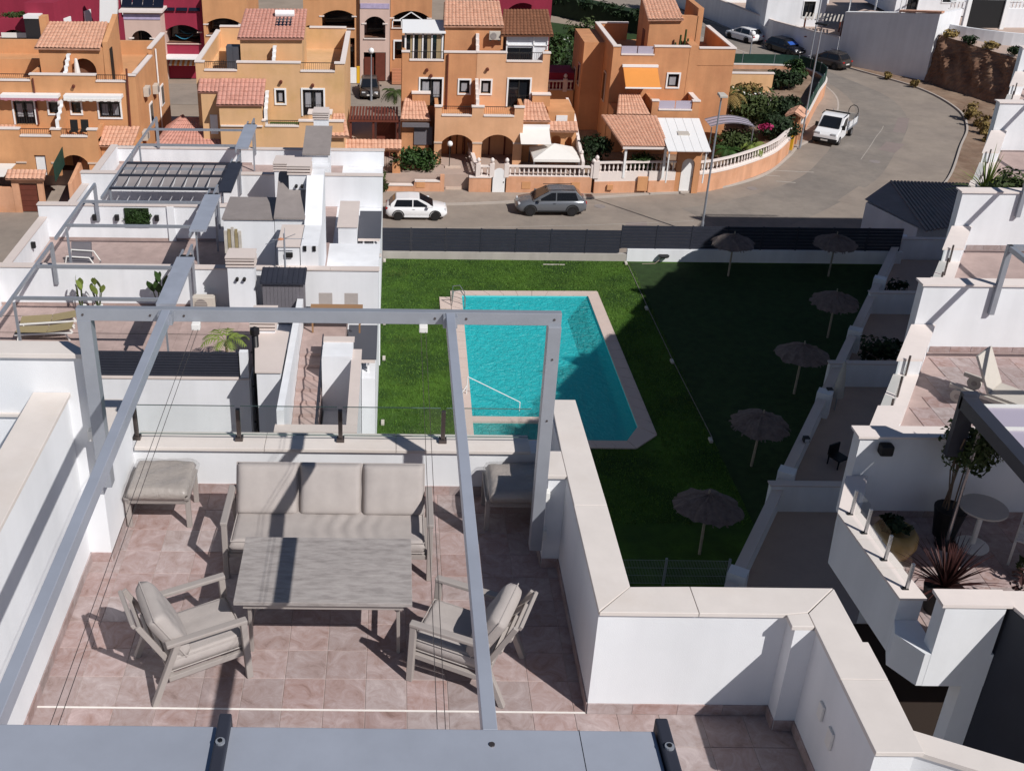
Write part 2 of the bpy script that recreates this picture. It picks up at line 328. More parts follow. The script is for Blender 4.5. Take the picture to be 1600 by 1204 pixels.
def arc_pts(x0, x1, z, rise, n=8):
    """segmental arch from x0 to x1 springing at z"""
    c = (x1 - x0) / 2; R_ = (c * c + rise * rise) / (2 * rise); cz = z + rise - R_; a = math.asin(min(1, c / R_))
    if rise > c: a = PI - a
    return [((x0 + x1) / 2 + R_ * math.sin(t), cz + R_ * math.cos(t)) for t in [(-a + 2 * a * i / n) for i in range(n + 1)]]
def wall_y(b, x0, x1, z0, z1, y0, y1, ops=()):
    """wall in the xz plane with openings (x0,x1,z0,z1,rise)"""
    xs = sorted(set([x0, x1] + [v for o in ops for v in o[:2]])); zs = sorted(set([z0, z1] + [v for o in ops for v in (o[2], o[3])]))
    xs = [v for v in xs if x0 <= v <= x1]; zs = [v for v in zs if z0 <= v <= z1]
    for i in range(len(xs) - 1):
        run = None
        for j in range(len(zs) - 1):
            cx = (xs[i] + xs[i + 1]) / 2; cz = (zs[j] + zs[j + 1]) / 2
            hole = any(o[0] < cx < o[1] and o[2] < cz < o[3] for o in ops)
            if not hole: run = zs[j] if run is None else run
            if run is not None and (hole or j == len(zs) - 2):
                b.box(xs[i], xs[i + 1], y0, y1, run, zs[j] if hole else zs[j + 1]); run = None
    for o in ops:
        if len(o) > 4 and o[4]:
            a = arc_pts(o[0], o[1], o[3] - o[4], o[4], 10)
            for k in range(10):
                (xa, za), (xb, zb) = a[k], a[k + 1]
                b.prismy([(xa, za), (xb, zb), (xb, o[3] + .001), (xa, o[3] + .001)], y0, y1)
    return b
def tile_roof(name, m, parent, A, Bv, C, D, pw=0.26, rows=None, amp=0.05):
    """barrel tile roof over the quad eave A-B, ridge D-C"""
    A, Bv, C, D = map(Vector, (A, Bv, C, D)); wd = max((Bv - A).length, (C - D).length); ln = max((D - A).length, (C - Bv).length)
    n = max(2, int(wd / pw)); rows = rows or max(2, int(ln / 0.38)); N = (Bv - A).cross(D - A).normalized()
    if N.z < 0: N = -N
    b = B(); prof = (0, 0.75, 1, 0.75)
    nu = n * 4; pts = []
    for j in range(rows):
        for e_ in (0, 1):
            v = (j + e_) / rows; h = 0.03 * (1 - e_)
            for i in range(nu + 1):
                u = i / nu; P = A.lerp(Bv, u).lerp(D.lerp(C, u), v); pts.append(P + N * (amp * prof[i % 4] + h + rnd.uniform(0, 0.006)))
    fs = []
    for j in range(2 * rows - 1):
        for i in range(nu):
            a = j * (nu + 1) + i; fs.append((a, a + 1, a + nu + 2, a + nu + 1))
    b.add(pts, fs)
    t = N * -0.12
    b.add([A, Bv, C, D, A + t, Bv + t, C + t, D + t], [(7, 6, 5, 4), (0, 1, 5, 4), (1, 2, 6, 5), (2, 3, 7, 6), (3, 0, 4, 7)])
    return b.o(name, m, parent, recalc=False)
def foliage(name, m, parent, c, rad, n, size, seed=1, clumps=9, flat=0.5):
    r = random.Random(seed); b = B(); c = Vector(c); cl = []
    for i in range(clumps):
        d = Vector((r.gauss(0, 1), r.gauss(0, 1), r.gauss(0, 1))).normalized() * (r.random() ** 0.4) * 0.75
        cl.append((d, r.uniform(0.3, 0.6)))
    for i in range(n):
        d0, cr_ = r.choice(cl)
        e_ = Vector((r.gauss(0, 1), r.gauss(0, 1), r.gauss(0, 1))).normalized() * cr_ * (r.random() ** 0.35)
        q = d0 + e_
        if q.length > 1.15: q *= 1.0 / q.length
        P = c + Vector((q.x * rad[0], q.y * rad[1], q.z * rad[2]))
        nrm = (q.normalized() + Vector((r.uniform(-1, 1), r.uniform(-1, 1), r.uniform(-.4, 1)))).normalized()
        a = nrm.orthogonal().normalized(); a = (Matrix.Rotation(r.uniform(0, 6.28), 3, nrm) @ a); bb = nrm.cross(a)
        s_ = size * r.uniform(0.6, 1.4); w_ = s_ * flat
        b.add([P - a * s_, P + bb * w_ + nrm * s_ * .15, P + a * s_, P - bb * w_ + nrm * s_ * .15], [(0, 1, 2, 3)])
    return b.o(name, m, parent, recalc=False)
def frond(b, base, az, length, droop, lw=0.35, n=12, lift=0.9, leaf=0.05):
    """pinnate palm frond: rachis plus leaflets"""
    base = Vector(base); dh = Vector((math.cos(az), math.sin(az), 0)); side = Vector((-dh.y, dh.x, 0)); pts = []
    for i in range(n + 1):
        t = i / n; pts.append(base + dh * (length * (t * (1 - 0.2 * t))) + Vector((0, 0, length * (lift * t - droop * t * t))))
    for i in range(n):
        b.bar(pts[i], pts[i + 1], 0.02, 0.015)
        t = i / n
        if t > 0.12:
            L_ = lw * math.sin(PI * min(1, 0.15 + t * 0.85)) + 0.03
            for sg in (-1, 1):
                fw = (pts[i + 1] - pts[i]).normalized(); tip = pts[i] + side * sg * L_ * .8 + fw * L_ * .7 - Vector((0, 0, L_ * 0.25))
                b.add([pts[i] - fw * leaf, pts[i] + fw * leaf, tip], [(0, 1, 2)])
    return b
# ================================================================== ground levels
ZR = -19.5      # street
ZL = -17.5      # pool lawn
# ================================================================== our roof terrace (floor at z = 0)
fl = struct(B().prism([(-2.85, 2.6), (3.5, 2.6), (3.5, 6.62), (1.62, 6.62), (1.62, 9.66), (-2.85, 9.66)], -0.3, -0.005).o('terrace_floor', 'grout'))
TP = 0.336
def tile_mesh(w, d):
    g = 0.0020; e_ = 0.003
    return B().add([(-w/2+g, -d/2+g, -.012), (w/2-g, -d/2+g, -.012), (w/2-g, d/2-g, -.012), (-w/2+g, d/2-g, -.012),
                    (-w/2+g, -d/2+g, -.003), (w/2-g, -d/2+g, -.003), (w/2-g, d/2-g, -.003), (-w/2+g, d/2-g, -.003),
                    (-w/2+g+e_, -d/2+g+e_, 0), (w/2-g-e_, -d/2+g+e_, 0), (w/2-g-e_, d/2-g-e_, 0), (-w/2+g+e_, d/2-g-e_, 0)],
                   [(0,1,5,4),(1,2,6,5),(2,3,7,6),(3,0,4,7),(4,5,9,8),(5,6,10,9),(6,7,11,10),(7,4,8,11),(8,9,10,11)])
tile_cache = {}
def lay_tiles(parent, x0, x1, y0, y1, ax, ay, pitch, z, m):
    i = math.floor((x0 - ax) / pitch)
    while ax + i * pitch < x1 - 1e-6:
        j = math.floor((y0 - ay) / pitch)
        while ay + j * pitch < y1 - 1e-6:
            xa, xb = max(x0, ax + i * pitch), min(x1, ax + (i + 1) * pitch); ya, yb = max(y0, ay + j * pitch), min(y1, ay + (j + 1) * pitch)
            if xb - xa > 0.03 and yb - ya > 0.03:
                k = (round(xb - xa, 3), round(yb - ya, 3), m)
                if k not in tile_cache: tile_cache[k] = mesh_of(tile_mesh(*k[:2]), 'floor_tile', m)
                shared(tile_cache[k], 'floor_tile', parent, ((xa + xb) / 2, (ya + yb) / 2, z))
            j += 1
        i += 1
lay_tiles(fl, -2.82, 1.6, 6.608, 9.62, -0.18, 6.608, TP, 0.0, 'floor_tile')
lay_tiles(fl, -2.82, 3.18, 5.0, 6.592, -0.18, 6.592, TP, 0.0, 'floor_tile')
B().box(-2.82, 1.59, 6.593, 6.607, -0.004, 0.0015).o('grout_joint', 'grout_line', fl)
# skirting pieces
sk_cache = {}
def skirting(parent, p, q, h=0.105, t=0.011, z=0.0, pitch=TP, m='floor_tile'):
    p = Vector((*p, z)); q = Vector((*q, z)); d = q - p; n = max(1, round(d.length / pitch)); l = d.length / n; a = math.atan2(d.y, d.x)
    k = (round(l, 3), h, m)
    if k not in sk_cache: sk_cache[k] = mesh_of(B().box(-l/2 + .0015, l/2 - .0015, -t, 0, 0.002, h), 'skirting_tile', m)
    for i in range(n): shared(sk_cache[k], 'skirting_tile', parent, p + d * ((i + .5) / n), a)
# --- left side wall
t = thing('side_wall', 'tall white side wall with cream coping left of the outdoor sofa', 'wall', (-2.95, 5.7, 0))
def wpart(t, b, name, m, **k):
    o = b.o(name, m, t, **k); o.location = -t.location; return o
wpart(t, B().box(-3.10, -2.822, 2.6, 8.46, -0.3, 1.80), 'wall_body', 'white_wall')
for ya, yb in ((2.6, 4.4), (4.404, 6.3), (6.304, 8.458)): wpart(t, B().box(-3.12, -2.795, ya, yb, 1.801, 1.84), 'coping_slab', 'coping', bevel=.004)
def skl(t, p, q, **k):
    o = t.location; skirting(t, (p[0] - o.x, p[1] - o.y), (q[0] - o.x, q[1] - o.y), z=-o.z, **k)
skl(t, (-2.821, 4.0), (-2.821, 8.46))
# --- left end block (raised) and its low forward return
t = thing('end_block', 'raised white wall block with cream coping behind the left terrace wall', 'wall', (-3.6, 8.55, 0))
wpart(t, B().box(-6.5, -2.62, 8.46, 8.63, -0.3, 2.19).box(-2.86, -2.62, 8.63, 9.62, -0.3, 1.02), 'wall_body', 'white_wall')
wpart(t, B().prism([(-6.5, 8.425), (-2.59, 8.425), (-2.59, 8.47), (-2.82, 8.67), (-6.5, 8.67)], 2.19, 2.235), 'coping_slab', 'coping', bevel=.004)
wpart(t, B().box(-2.88, -2.59, 8.70, 9.70, 1.021, 1.06), 'coping_slab', 'coping', bevel=.004)
wpart(t, B().box(-6.5, -3.0, 8.43, 8.459, 1.60, 1.63), 'ledge', 'coping')
skl(t, (-2.822, 8.459), (-2.62, 8.459)); skl(t, (-2.619, 8.46), (-2.619, 9.62))
# --- far parapet with glass rail
t = thing('far_parapet', 'low white parapet with cream coping and glass rail behind the sofa', 'wall', (-0.6, 9.76, 0))
wpart(t, B().box(-2.62, 1.60, 9.62, 9.87, -0.3, 0.52), 'wall_body', 'white_wall')
xs = (-2.60, -1.28, 0.06, 1.43)
for a, b_ in zip(xs, xs[1:]): wpart(t, B().box(a + .002, b_ - .002, 9.585, 9.90, 0.521, 0.56), 'coping_slab', 'coping', bevel=.004)
skl(t, (-2.62, 9.619), (1.6, 9.619))
for X_ in (-2.60, -1.55, -0.51, 0.54):
    po = wpart(t, B().box(X_ - .022, X_ + .022, 9.73, 9.77, 0.57, 0.93), 'rail_post', 'steel_dark', bevel=.006)
    wpart(t, B().box(X_ - .04, X_ + .04, 9.71, 9.79, 0.561, 0.60), 'post_foot', 'steel_dark', bevel=.004)
for a, b_ in ((-2.57, -1.58), (-1.52, -0.54), (-0.48, 0.51), (0.57, 1.42)):
    g_ = wpart(t, B().box(a, b_, 9.744, 9.754, 0.63, 0.960), 'glass_pane', 'rail_glass'); B().box(a, b_, 9.744, 9.754, 0.961, 0.966).o('glass_edge', 'glass_edge', g_); B().box(a, b_, 9.744, 9.754, 0.624, 0.629).o('glass_edge', 'glass_edge', g_)
# --- right wall, its pilaster, the return towards us and the nib
t = thing('right_parapet', 'white parapet with broad cream coping stepping round the right of the terrace', 'wall', (2.4, 7.2, 0))
wpart(t, B().box(1.60, 1.86, 6.6, 9.75, -6, 1.02).box(1.44, 1.60, 8.44, 8.80, -0.3, 1.02).box(1.86, 3.20, 6.6, 6.86, -6, 1.02).box(3.04, 3.20, 6.44, 6.60, -0.3, 1.02).box(3.20, 3.46, 5.27, 6.86, -6, 1.02), 'wall_body', 'white_wall')
for pl in ([(1.60, 7.96), (1.885, 7.96), (1.865, 9.78), (1.62, 9.78), (1.60, 8.822), (1.60, 8.41)], [(1.595, 6.585), (1.885, 6.88), (1.885, 7.955), (1.597, 7.955)], [(1.41, 8.41), (1.596, 8.41), (1.596, 8.82), (1.47, 8.82)],
           [(1.60, 6.575), (2.35, 6.575), (2.35, 6.885), (1.885, 6.875)], [(2.355, 6.575), (3.01, 6.575), (3.18, 6.60), (3.47, 6.885), (2.355, 6.885)], [(3.013, 6.44), (3.18, 6.44), (3.18, 6.593), (3.013, 6.569)],
           [(3.185, 5.9), (3.52, 5.9), (3.52, 6.28), (3.48, 6.28), (3.475, 6.88), (3.185, 6.59)], [(3.185, 5.24), (3.50, 5.24), (3.52, 5.895), (3.185, 5.895)]):
    wpart(t, B().prism(pl, 1.021, 1.06), 'coping_slab', 'coping', bevel=.004)
for p_, q_ in (((1.599, 8.44), (1.599, 6.6)), ((1.599, 9.62), (1.599, 8.8)), ((1.44, 8.439), (1.6, 8.439)), ((1.439, 8.8), (1.439, 8.44)), ((1.6, 6.599), (3.04, 6.599)), ((3.039, 6.6), (3.039, 6.44)), ((3.04, 6.439), (3.2, 6.439)), ((3.199, 6.44), (3.199, 5.27))): skl(t, p_, q_)
wpart(t, B().box(3.178, 3.199, 6.02, 6.10, .52, .66), 'socket_cover', 'plastic_white', bevel=.006)
wpart(t, B().box(3.178, 3.199, 5.80, 5.89, .46, .62), 'socket_cover', 'plastic_white', bevel=.006)
# wing wall beyond it
t = thing('wing_wall', 'white wall with grey coping running off from the end of the right parapet', 'wall', (3.8, 5.4, 0))
wpart(t, B().prism([(3.47, 5.56), (3.47, 5.40), (7.0, 3.82), (7.0, 3.98)], -6, [0.90, 0.90, 0.90, 0.90]), 'wall_body', 'white_wall')
wpart(t, B().prism([(3.50, 5.58), (3.50, 5.37), (7.0, 3.79), (7.0, 4.01)], .901, .94), 'coping_slab', 'coping')
# --- pergola
pg = thing('pergola', 'grey aluminium pergola frame over the outdoor sofa terrace', 'pergola', (-0.6, 6.0, 0))
def pp(b, n, m='alu_light', **k): return wpart(pg, b, n, m, **k)
pp(B().box(-2.615, -2.50, 8.33, 8.45, 0.93, 2.60), 'post', 'alu', bevel=.004)
pp(B().box(1.30, 1.41, 8.30, 8.41, 0.30, 2.60), 'post', 'alu', bevel=.004)
bm_ = pp(B().box(-2.615, 1.41, 8.335, 8.40, 2.598, 2.71), 'cross_beam', 'alu', bevel=.004)
for xa, xb in ((-1.90, -1.83), (0.45, 0.52)):
    pp(B().box(xa, xb, 3.82, 8.333, 2.602, 2.708), 'rafter', 'alu_light', bevel=.003)
    for sx_ in (-1, 1):
        xx = xa - .012 if sx_ < 0 else xb + .012
        pp(B().box(xx - .012, xx + .012, 8.26, 8.334, 2.60, 2.70), 'bracket', 'alu', bevel=.002)
pp(B().box(-4.6, 1.255, 3.50, 3.815, 2.56, 2.715).box(-4.6, 1.255, 3.15, 3.497, 2.56, 2.705), 'awning_box', 'alu_light', bevel=.006)
for X_ in (-0.76, 1.29):
    c_ = pp(B().box(X_ - .03, X_ + .03, 3.1, 3.86, 2.54, 2.755), 'clamp', 'anthracite', bevel=.008)
    for yy in (3.68, 3.32):
        o_ = B().tube((X_, yy, 2.755), (X_, yy, 2.766), .022, 12).o('bolt_ring', 'alu', c_)
        o_ = B().tube((X_, yy, 2.766), (X_, yy, 2.772), .011, 8).o('bolt', 'black', c_)
for yy in (3.72, 3.34): pp(B().tube((.485, yy, 2.715), (.485, yy, 2.722), .014, 10), 'bolt', 'steel_dark')
for X_ in (-1.64, -1.60, .245, .285): pp(B().tube((X_, 3.8, 2.56), (X_, 8.335, 2.56), .0022, 5), 'cable', 'steel_dark')
for X_ in (-1.62, .265): pp(B().box(X_ - .035, X_ + .035, 8.27, 8.334, 2.55, 2.605), 'pulley', 'plastic_white', bevel=.006)
for X_ in (-2.56, -2.0, -1.72, .36, .62, 1.35): pp(B().tube((X_, 8.334, 2.655), (X_, 8.328, 2.655), .010, 8), 'screw', 'steel_dark')
for zz in (2.3, 1.7): pp(B().tube((1.355, 8.299, zz), (1.355, 8.293, zz), .009, 8), 'screw', 'steel_dark')
for X_ in (-2.2, .9): pp(B().box(X_ - .0015, X_ + .0015, 3.14, 3.818, 2.62, 2.7165), 'panel_joint', 'trim_black')
for (xx, zz) in ((-2.56, 1.45), (-2.56, 1.0), (1.35, .85), (1.35, .42)):
    X_ = xx + (-.075 if xx < 0 else .075); pp(B().box(X_ - .03, X_ + .03, 8.36, 8.44, zz - .05, zz + .05), 'wall_bracket', 'plastic_white', bevel=.004)

# ------------------------------------------------------------------ furniture
def cushion(name, m, parent, w, d, h, loc, rot=(0, 0, 0), n=22, wr=0.0, seed=0, p=7, wrf=None, ex=.32):
    r = random.Random(seed); ph = [r.uniform(0, 6) for _ in range(6)]
    def T(u, v):
        a = 1 - abs(2 * u - 1) ** p; c = 1 - abs(2 * v - 1) ** p
        return (max(0, a) * max(0, c)) ** ex
    def wrk(u, v):
        k = wr * (math.sin(9 * u + 5 * v + ph[0]) + .7 * math.sin(14 * v - 8 * u + ph[1]) + .5 * math.sin(23 * u + ph[2]))
        if wrf: k += wrf(u, v)
        return k * T(u, v)
    b = B()
    b.grid(n, n, lambda u, v: ((u - .5) * w, (v - .5) * d, h / 2 * T(u, v) + wrk(u, v)))
    b.grid(n, n, lambda u, v: ((u - .5) * w, (v - .5) * d, -h / 2 * T(u, v)))
    o = b.o(name, m, parent, smooth=True); o.location = loc; o.rotation_euler = rot
    bm = bmesh.new(); bm.from_mesh(o.data); bmesh.ops.remove_doubles(bm, verts=bm.verts, dist=1e-5); bmesh.ops.recalc_face_normals(bm, faces=bm.faces); bm.to_mesh(o.data); bm.free()
    for pl in o.data.polygons: pl.use_smooth = True
    if m == 'fabric':
        q = [(-w / 2, -d / 2, 0), (w / 2, -d / 2, 0), (w / 2, d / 2, 0), (-w / 2, d / 2, 0), (-w / 2, -d / 2, 0)]
        for zz in ((-h * .36, h * .36) if ex < .3 else (0,)):
            k_ = .985 if zz else .998; B().path([(x * k_, y * k_, zz) for x, y, z in q], .0055, 6).o('piping', m, o)
    return o
def seat_frame_parts(root, W, fab, arms=True, cush=1, wrf=None, back_h=.50, slats=4):
    """aluminium lounge seat, front at -y; W overall width"""
    hw = W / 2
    for s_ in (-1, 1):
        X_ = s_ * (hw - .025)
        B().bar((X_, -.36, 0), (X_, -.335, .60), .05, .055, up=(0, 1, 0)).o('leg', 'frame_grey', root, bevel=.006)
        B().bar((X_, .44, 0), (X_, .20, .585), .05, .05, up=(0, 1, 0)).o('leg', 'frame_grey', root, bevel=.006)
        B().bar((X_, -.365, .605), (X_, .30, .575), .065, .035).o('armrest', 'frame_grey', root, bevel=.008)
        B().bar((X_ - s_ * .03, -.335, .255), (X_ - s_ * .03, .30, .205), .035, .05).o('seat_rail', 'frame_grey', root, bevel=.004)
    B().bar((-hw + .05, -.335, .25), (hw - .05, -.335, .25), .04, .05).o('cross_rail', 'frame_grey', root, bevel=.004); B().bar((-hw + .05, .27, .21), (hw - .05, .27, .21), .04, .05).o('cross_rail', 'frame_grey', root, bevel=.004)
    # reclined back frame with bent horizontal slats
    def bk(t): return (.24 + .5 * back_h * t, .28 + back_h * t)
    for s_ in (-1, 1):
        (ya, za), (yb, zb) = bk(0), bk(1); B().bar((s_ * (hw - .09), ya, za), (s_ * (hw - .09), yb, zb), .03, .045, up=(0, 1, 0)).o('back_post', 'frame_grey', root, bevel=.005)
    for i in range(slats):
        yy, zz = bk(.12 + .88 * i / (slats - 1)); B().bar((-hw + .10, yy + .028, zz), (hw - .10, yy + .028, zz), .03, .045, up=(0, .44, .9)).o('back_slat', 'frame_grey', root, bevel=.006)
    sw = W - .13
    cushion('seat_cushion', fab, root, sw, .66, .15, (0, -.035, .335), (RAD(-4), 0, 0), n=30 if cush == 1 else 60, wr=.0025, seed=3, p=18, wrf=wrf, ex=.2)
    cw = sw / cush
    for i in range(cush):
        cushion('back_cushion', fab, root, cw - .008, .50, .17, (-sw / 2 + cw * (i + .5), .245, .585), (RAD(63), 0, rnd.uniform(-.012, .012)), wr=.0030, seed=11 + i, p=7)
# sofa
so_ = thing('sofa', 'three-seat outdoor sofa with beige cushions and taupe metal frame', 'sofa', (-0.565, 8.60, 0))
def ripple(u, v):
    k = math.exp(-((u - .60) / .19) ** 2) * (0.35 + .65 * (1 - v))
    return .011 * k * math.sin(66 * u + 2.5 * math.sin(5 * v) + 9 * u * u)
seat_frame_parts(so_, 1.93, 'fabric', cush=3, wrf=ripple, back_h=.36)
# armchairs
ch = thing('armchair', 'beige cushioned armchair turned towards the table from the left', 'armchair', (-1.60, 7.09, 0), RAD(24.8 + 90), 'outdoor armchairs')
seat_frame_parts(ch, .66, 'fabric')
c2 = tree_copy(ch); c2.location = (.63, 7.10, 0); c2.rotation_euler = (0, 0, RAD(158.5 + 90)); c2['label'] = 'beige cushioned armchair right of the table, half in shade'
# stool
st = thing('footstool', 'square cushioned footstool wrapped in clear plastic beside the sofa', 'footstool', (-2.275, 9.23, 0))
for s_ in (-1, 1):
    for q_ in (-1, 1): B().bar((s_ * .295, q_ * .215, 0), (s_ * .295, q_ * .215, .34), .05, .045, up=(0, 1, 0)).o('leg', 'frame_grey', st, bevel=.006)
    B().box(s_ * .295 - .028, s_ * .295 + .028, -.26, .26, .34, .372).o('side_rail', 'frame_grey', st, bevel=.006)
B().box(-.29, .29, -.245, -.215, .29, .335).o('cross_rail', 'frame_grey', st, bevel=.004); B().box(-.29, .29, .215, .245, .29, .335).o('cross_rail', 'frame_grey', st, bevel=.004)
cushion('cushion', 'fabric_wrap', st, .60, .57, .15, (.01, 0, .405), wr=.004, seed=5, p=9)
cushion('plastic_wrap', 'plastic_film', st, .66, .61, .20, (.015, 0, .405), wr=.010, seed=8, p=6)
s2 = tree_copy(st); s2.location = (1.26, 9.24, 0); s2['label'] = 'plastic-wrapped footstool in the shaded corner by the right pergola post'; s2['group'] = 'footstools'; st['group'] = 'footstools'
# table
tb = thing('dining_table', 'grey wood-grain coffee dining table in front of the sofa', 'table', (-0.535, 7.54, 0))
B().box(-.73, .73, -.435, .435, .632, .67).o('table_top', 'table_wood', tb, bevel=.004)
B().box(-.66, .66, -.40, -.36, .57, .631).box(-.66, .66, .36, .40, .57, .631).box(-.66, -.62, -.36, .36, .57, .631).box(.62, .66, -.36, .36, .57, .631).o('apron', 'frame_grey', tb, bevel=.003)
for s_ in (-1, 1):
    for q_ in (-1, 1): B().bar((s_ * .615, q_ * .34, .60), (s_ * .625, q_ * .26, 0), .05, .03, up=(1, 0, 0)).o('leg', 'frame_grey', tb, bevel=.004)
    B().bar((s_ * .62, -.30, .30), (s_ * .62, .30, .30), .03, .04).o('stretcher', 'frame_grey', tb, bevel=.003)
# our own building below the terrace
tag(B().prism([(-12, -12), (3.46, -12), (3.46, 6.84), (1.85, 6.84), (1.85, 9.74), (-2.62, 9.92), (-12, 9.92)], ZL, -0.31).o('apartment_block', 'white_wall'), 'white building body carrying the sofa terrace', 'building')
# ================================================================== ground, streets
struct(B().add([(-220, -30, ZR - .06), (260, -30, ZR - .06), (260, 420, ZR - .06), (-220, 420, ZR - .06)], [(0, 1, 2, 3)]).o('ground', 'ground'))
def strip(name, m, left, right, z):
    n = len(left); b = B().add([(x, y, z) for x, y in left] + [(x, y, z) for x, y in right], [(i, i + 1, n + i + 1, n + i) for i in range(n - 1)]); return b.o(name, m)
def smooth_line(pts, k=6):
    out = []
    P = [Vector((*p, 0)) for p in pts]; P = [2 * P[0] - P[1]] + P + [2 * P[-1] - P[-2]]
    for i in range(1, len(P) - 2):
        for j in range(k):
            t = j / k; a, b, c, d = P[i - 1:i + 3]
            q = .5 * ((2 * b) + (c - a) * t + (2 * a - 5 * b + 4 * c - d) * t * t + (3 * b - a - 3 * c + d) * t ** 3); out.append((q.x, q.y))
    out.append((P[-2].x, P[-2].y)); return out
inner = smooth_line([(-60, 71.0), (-20, 71.0), (0, 71.2), (8, 72.0), (14.4, 73.2), (18, 74.0), (21, 74.6), (24.4, 76.2), (27.5, 78.8), (30.4, 83.0), (31.9, 85.5), (34.9, 89.0), (38.4, 95.5), (40.2, 101.5), (40.0, 108), (38.2, 113.6), (36.0, 119.6), (32.6, 128), (29, 138), (24, 152)])
outer = smooth_line([(-60, 60.0), (-20, 60.0), (0, 60.0), (10, 60.0), (18, 60.0), (25, 61), (31, 66.5), (36, 72.5), (40.3, 78.1), (44.7, 86.0), (47.6, 91.3), (49.3, 97.0), (48.9, 104), (45.6, 111), (42.3, 117.8), (39.4, 126.5), (37.2, 132.8), (34, 142), (31, 152), (27, 164)])
struct(strip('road', 'asphalt_old', inner, outer, ZR))
def offs(line, d):
    out = []
    for i, (x, y) in enumerate(line):
        a = line[max(0, i - 1)]; c = line[min(len(line) - 1, i + 1)]; t = Vector((c[0] - a[0], c[1] - a[1])).normalized(); out.append((x - t.y * d, y + t.x * d))
    return out
def lerp_line(a, b, t): return [(p[0] + (q[0] - p[0]) * t, p[1] + (q[1] - p[1]) * t) for p, q in zip(a, b)]
r0_, r1_ = 30, len(inner) - 12
struct(strip('road_resurfacing', 'asphalt', lerp_line(inner, outer, .20)[r0_:r1_], lerp_line(inner, outer, .62)[r0_:r1_], ZR + .004))
ln = lerp_line(inner, outer, .36)
struct(strip('road_marking', 'road_paint', offs(ln, .035)[8:30], offs(ln, -.035)[8:30], ZR + .008))
ln = lerp_line(inner, outer, .44)
struct(strip('road_marking', 'road_paint', offs(ln, .03)[52:66], offs(ln, -.03)[52:66], ZR + .008))
for pl in ([(15.2, 68.6), (16.6, 68.8), (16.3, 66.0), (14.8, 65.6)],): struct(B().add([(x, y, ZR + .006) for x, y in pl], [(0, 1, 2, 3)]).o('road_patch', 'asphalt_patch'))
for x_, y_, r_ in ((14.0, 74.9 - 3.3, .38), (25.4, 75.6, .35), (36.5, 82.0, .4), (9.5, 66.3, .4)): struct(B().lathe([(.01, .014), (r_, .014), (r_, .0)], (x_, y_, ZR), 18, False).o('manhole_cover', 'roof_felt'))
for k, pl in enumerate(([(31.5, 72.5), (34.0, 75.6), (33.2, 76.3), (30.6, 73.2)], [(41.8, 89.5), (44.0, 94.0), (43.2, 94.4), (41.0, 90.0)], [(-3, 64.6), (4, 64.8), (4, 65.4), (-3, 65.2)], [(38.9, 84.2), (40.6, 86.5), (39.4, 87.2), (37.9, 85.0)])): struct(B().add([(x, y, ZR + .009) for x, y in pl], [(0, 1, 2, 3)]).o('road_patch', 'asphalt_patch' if k % 2 else 'asphalt_old'))
for x_, y_, l_ in ((26.6, 78.6, 1.6), (27.6, 77.2, 1.3), (28.2, 79.6, 2.8)): struct(B().bar((x_, y_, ZR + .010), (x_ + l_, y_ - .3, ZR + .010), .16, .002).o('road_marking', 'road_paint'))
# pavements with kerbs
pin = offs(inner, 3.2); pv = offs(inner, .16)
def raised(name, m, a, b, z0, z1):
    n = len(a); bb = B().add([(x, y, z1) for x, y in a] + [(x, y, z1) for x, y in b] + [(x, y, z0) for x, y in a] + [(x, y, z0) for x, y in b],
        [(i, i + 1, n + i + 1, n + i) for i in range(n - 1)] + [(2 * n + i, 2 * n + i + 1, i + 1, i) for i in range(n - 1)] + [(n + i, n + i + 1, 3 * n + i + 1, 3 * n + i) for i in range(n - 1)]); return bb.o(name, m)
struct(raised('pavement', 'pavement', pv, pin, ZR - .05, ZR + .12)); struct(raised('kerb', 'kerb', inner, offs(inner, .155), ZR - .05, ZR + .13))
pout = offs(outer, -2.2)
struct(raised('verge', 'earth', offs(outer, -.16)[30:], offs(outer, -7)[30:], ZR - .05, ZR + .10)); struct(raised('kerb', 'kerb', outer, offs(outer, -.155), ZR - .05, ZR + .13))
# retaining ground of the lawn terrace
t_ = struct(B().prism([(-14.8, 20), (60, 12), (60, 57.45), (-14.8, 57.45)], ZR - .05, ZL - 1.9).o('terrain', 'earth'))

# ================================================================== pool lawn
PX0, PX1, PY0, PY1 = 3.05, 10.72, 38.4, 53.2      # coping outline
wx0, wx1, wy1 = 3.62, 10.15, 52.6
def pool_out(): return [(2.86, 38.05), (9.9, 38.05), (10.95, 39.1), (10.72, 53.25), (3.05, 53.1)]
lawn = B()
lx0, lx1 = -0.5, 40
for pl in ([(-1.15, 20), (-1.15, 38.05), (2.86, 38.05), (3.05, 53.1), (3.05, 57.4), (-.5, 57.4), (-.72, 45)], [(2.86, 38.05), (-1.15, 20), (30, 20), (30, 38.05), (9.9, 38.05)], [(9.9, 38.05), (30, 38.05), (30, 57.4), (10.72, 57.4), (10.72, 53.25), (10.95, 39.1)], [(3.05, 53.1), (10.72, 53.25), (10.72, 57.4), (3.05, 57.4)]):
    lawn.add([(x, y, ZL) for x, y in pl], [tuple(range(len(pl)))])
lo = struct(lawn.o('lawn', 'lawn', recalc=False))
for pl in lo.data.polygons:
    if pl.normal.z < 0: pl.flip()
struct(B().prism([(-1.3, 20), (60, 14), (60, 57.4), (-1.3, 57.4)], ZL - 3.0, ZL - 1.75).o('lawn_base', 'earth'))
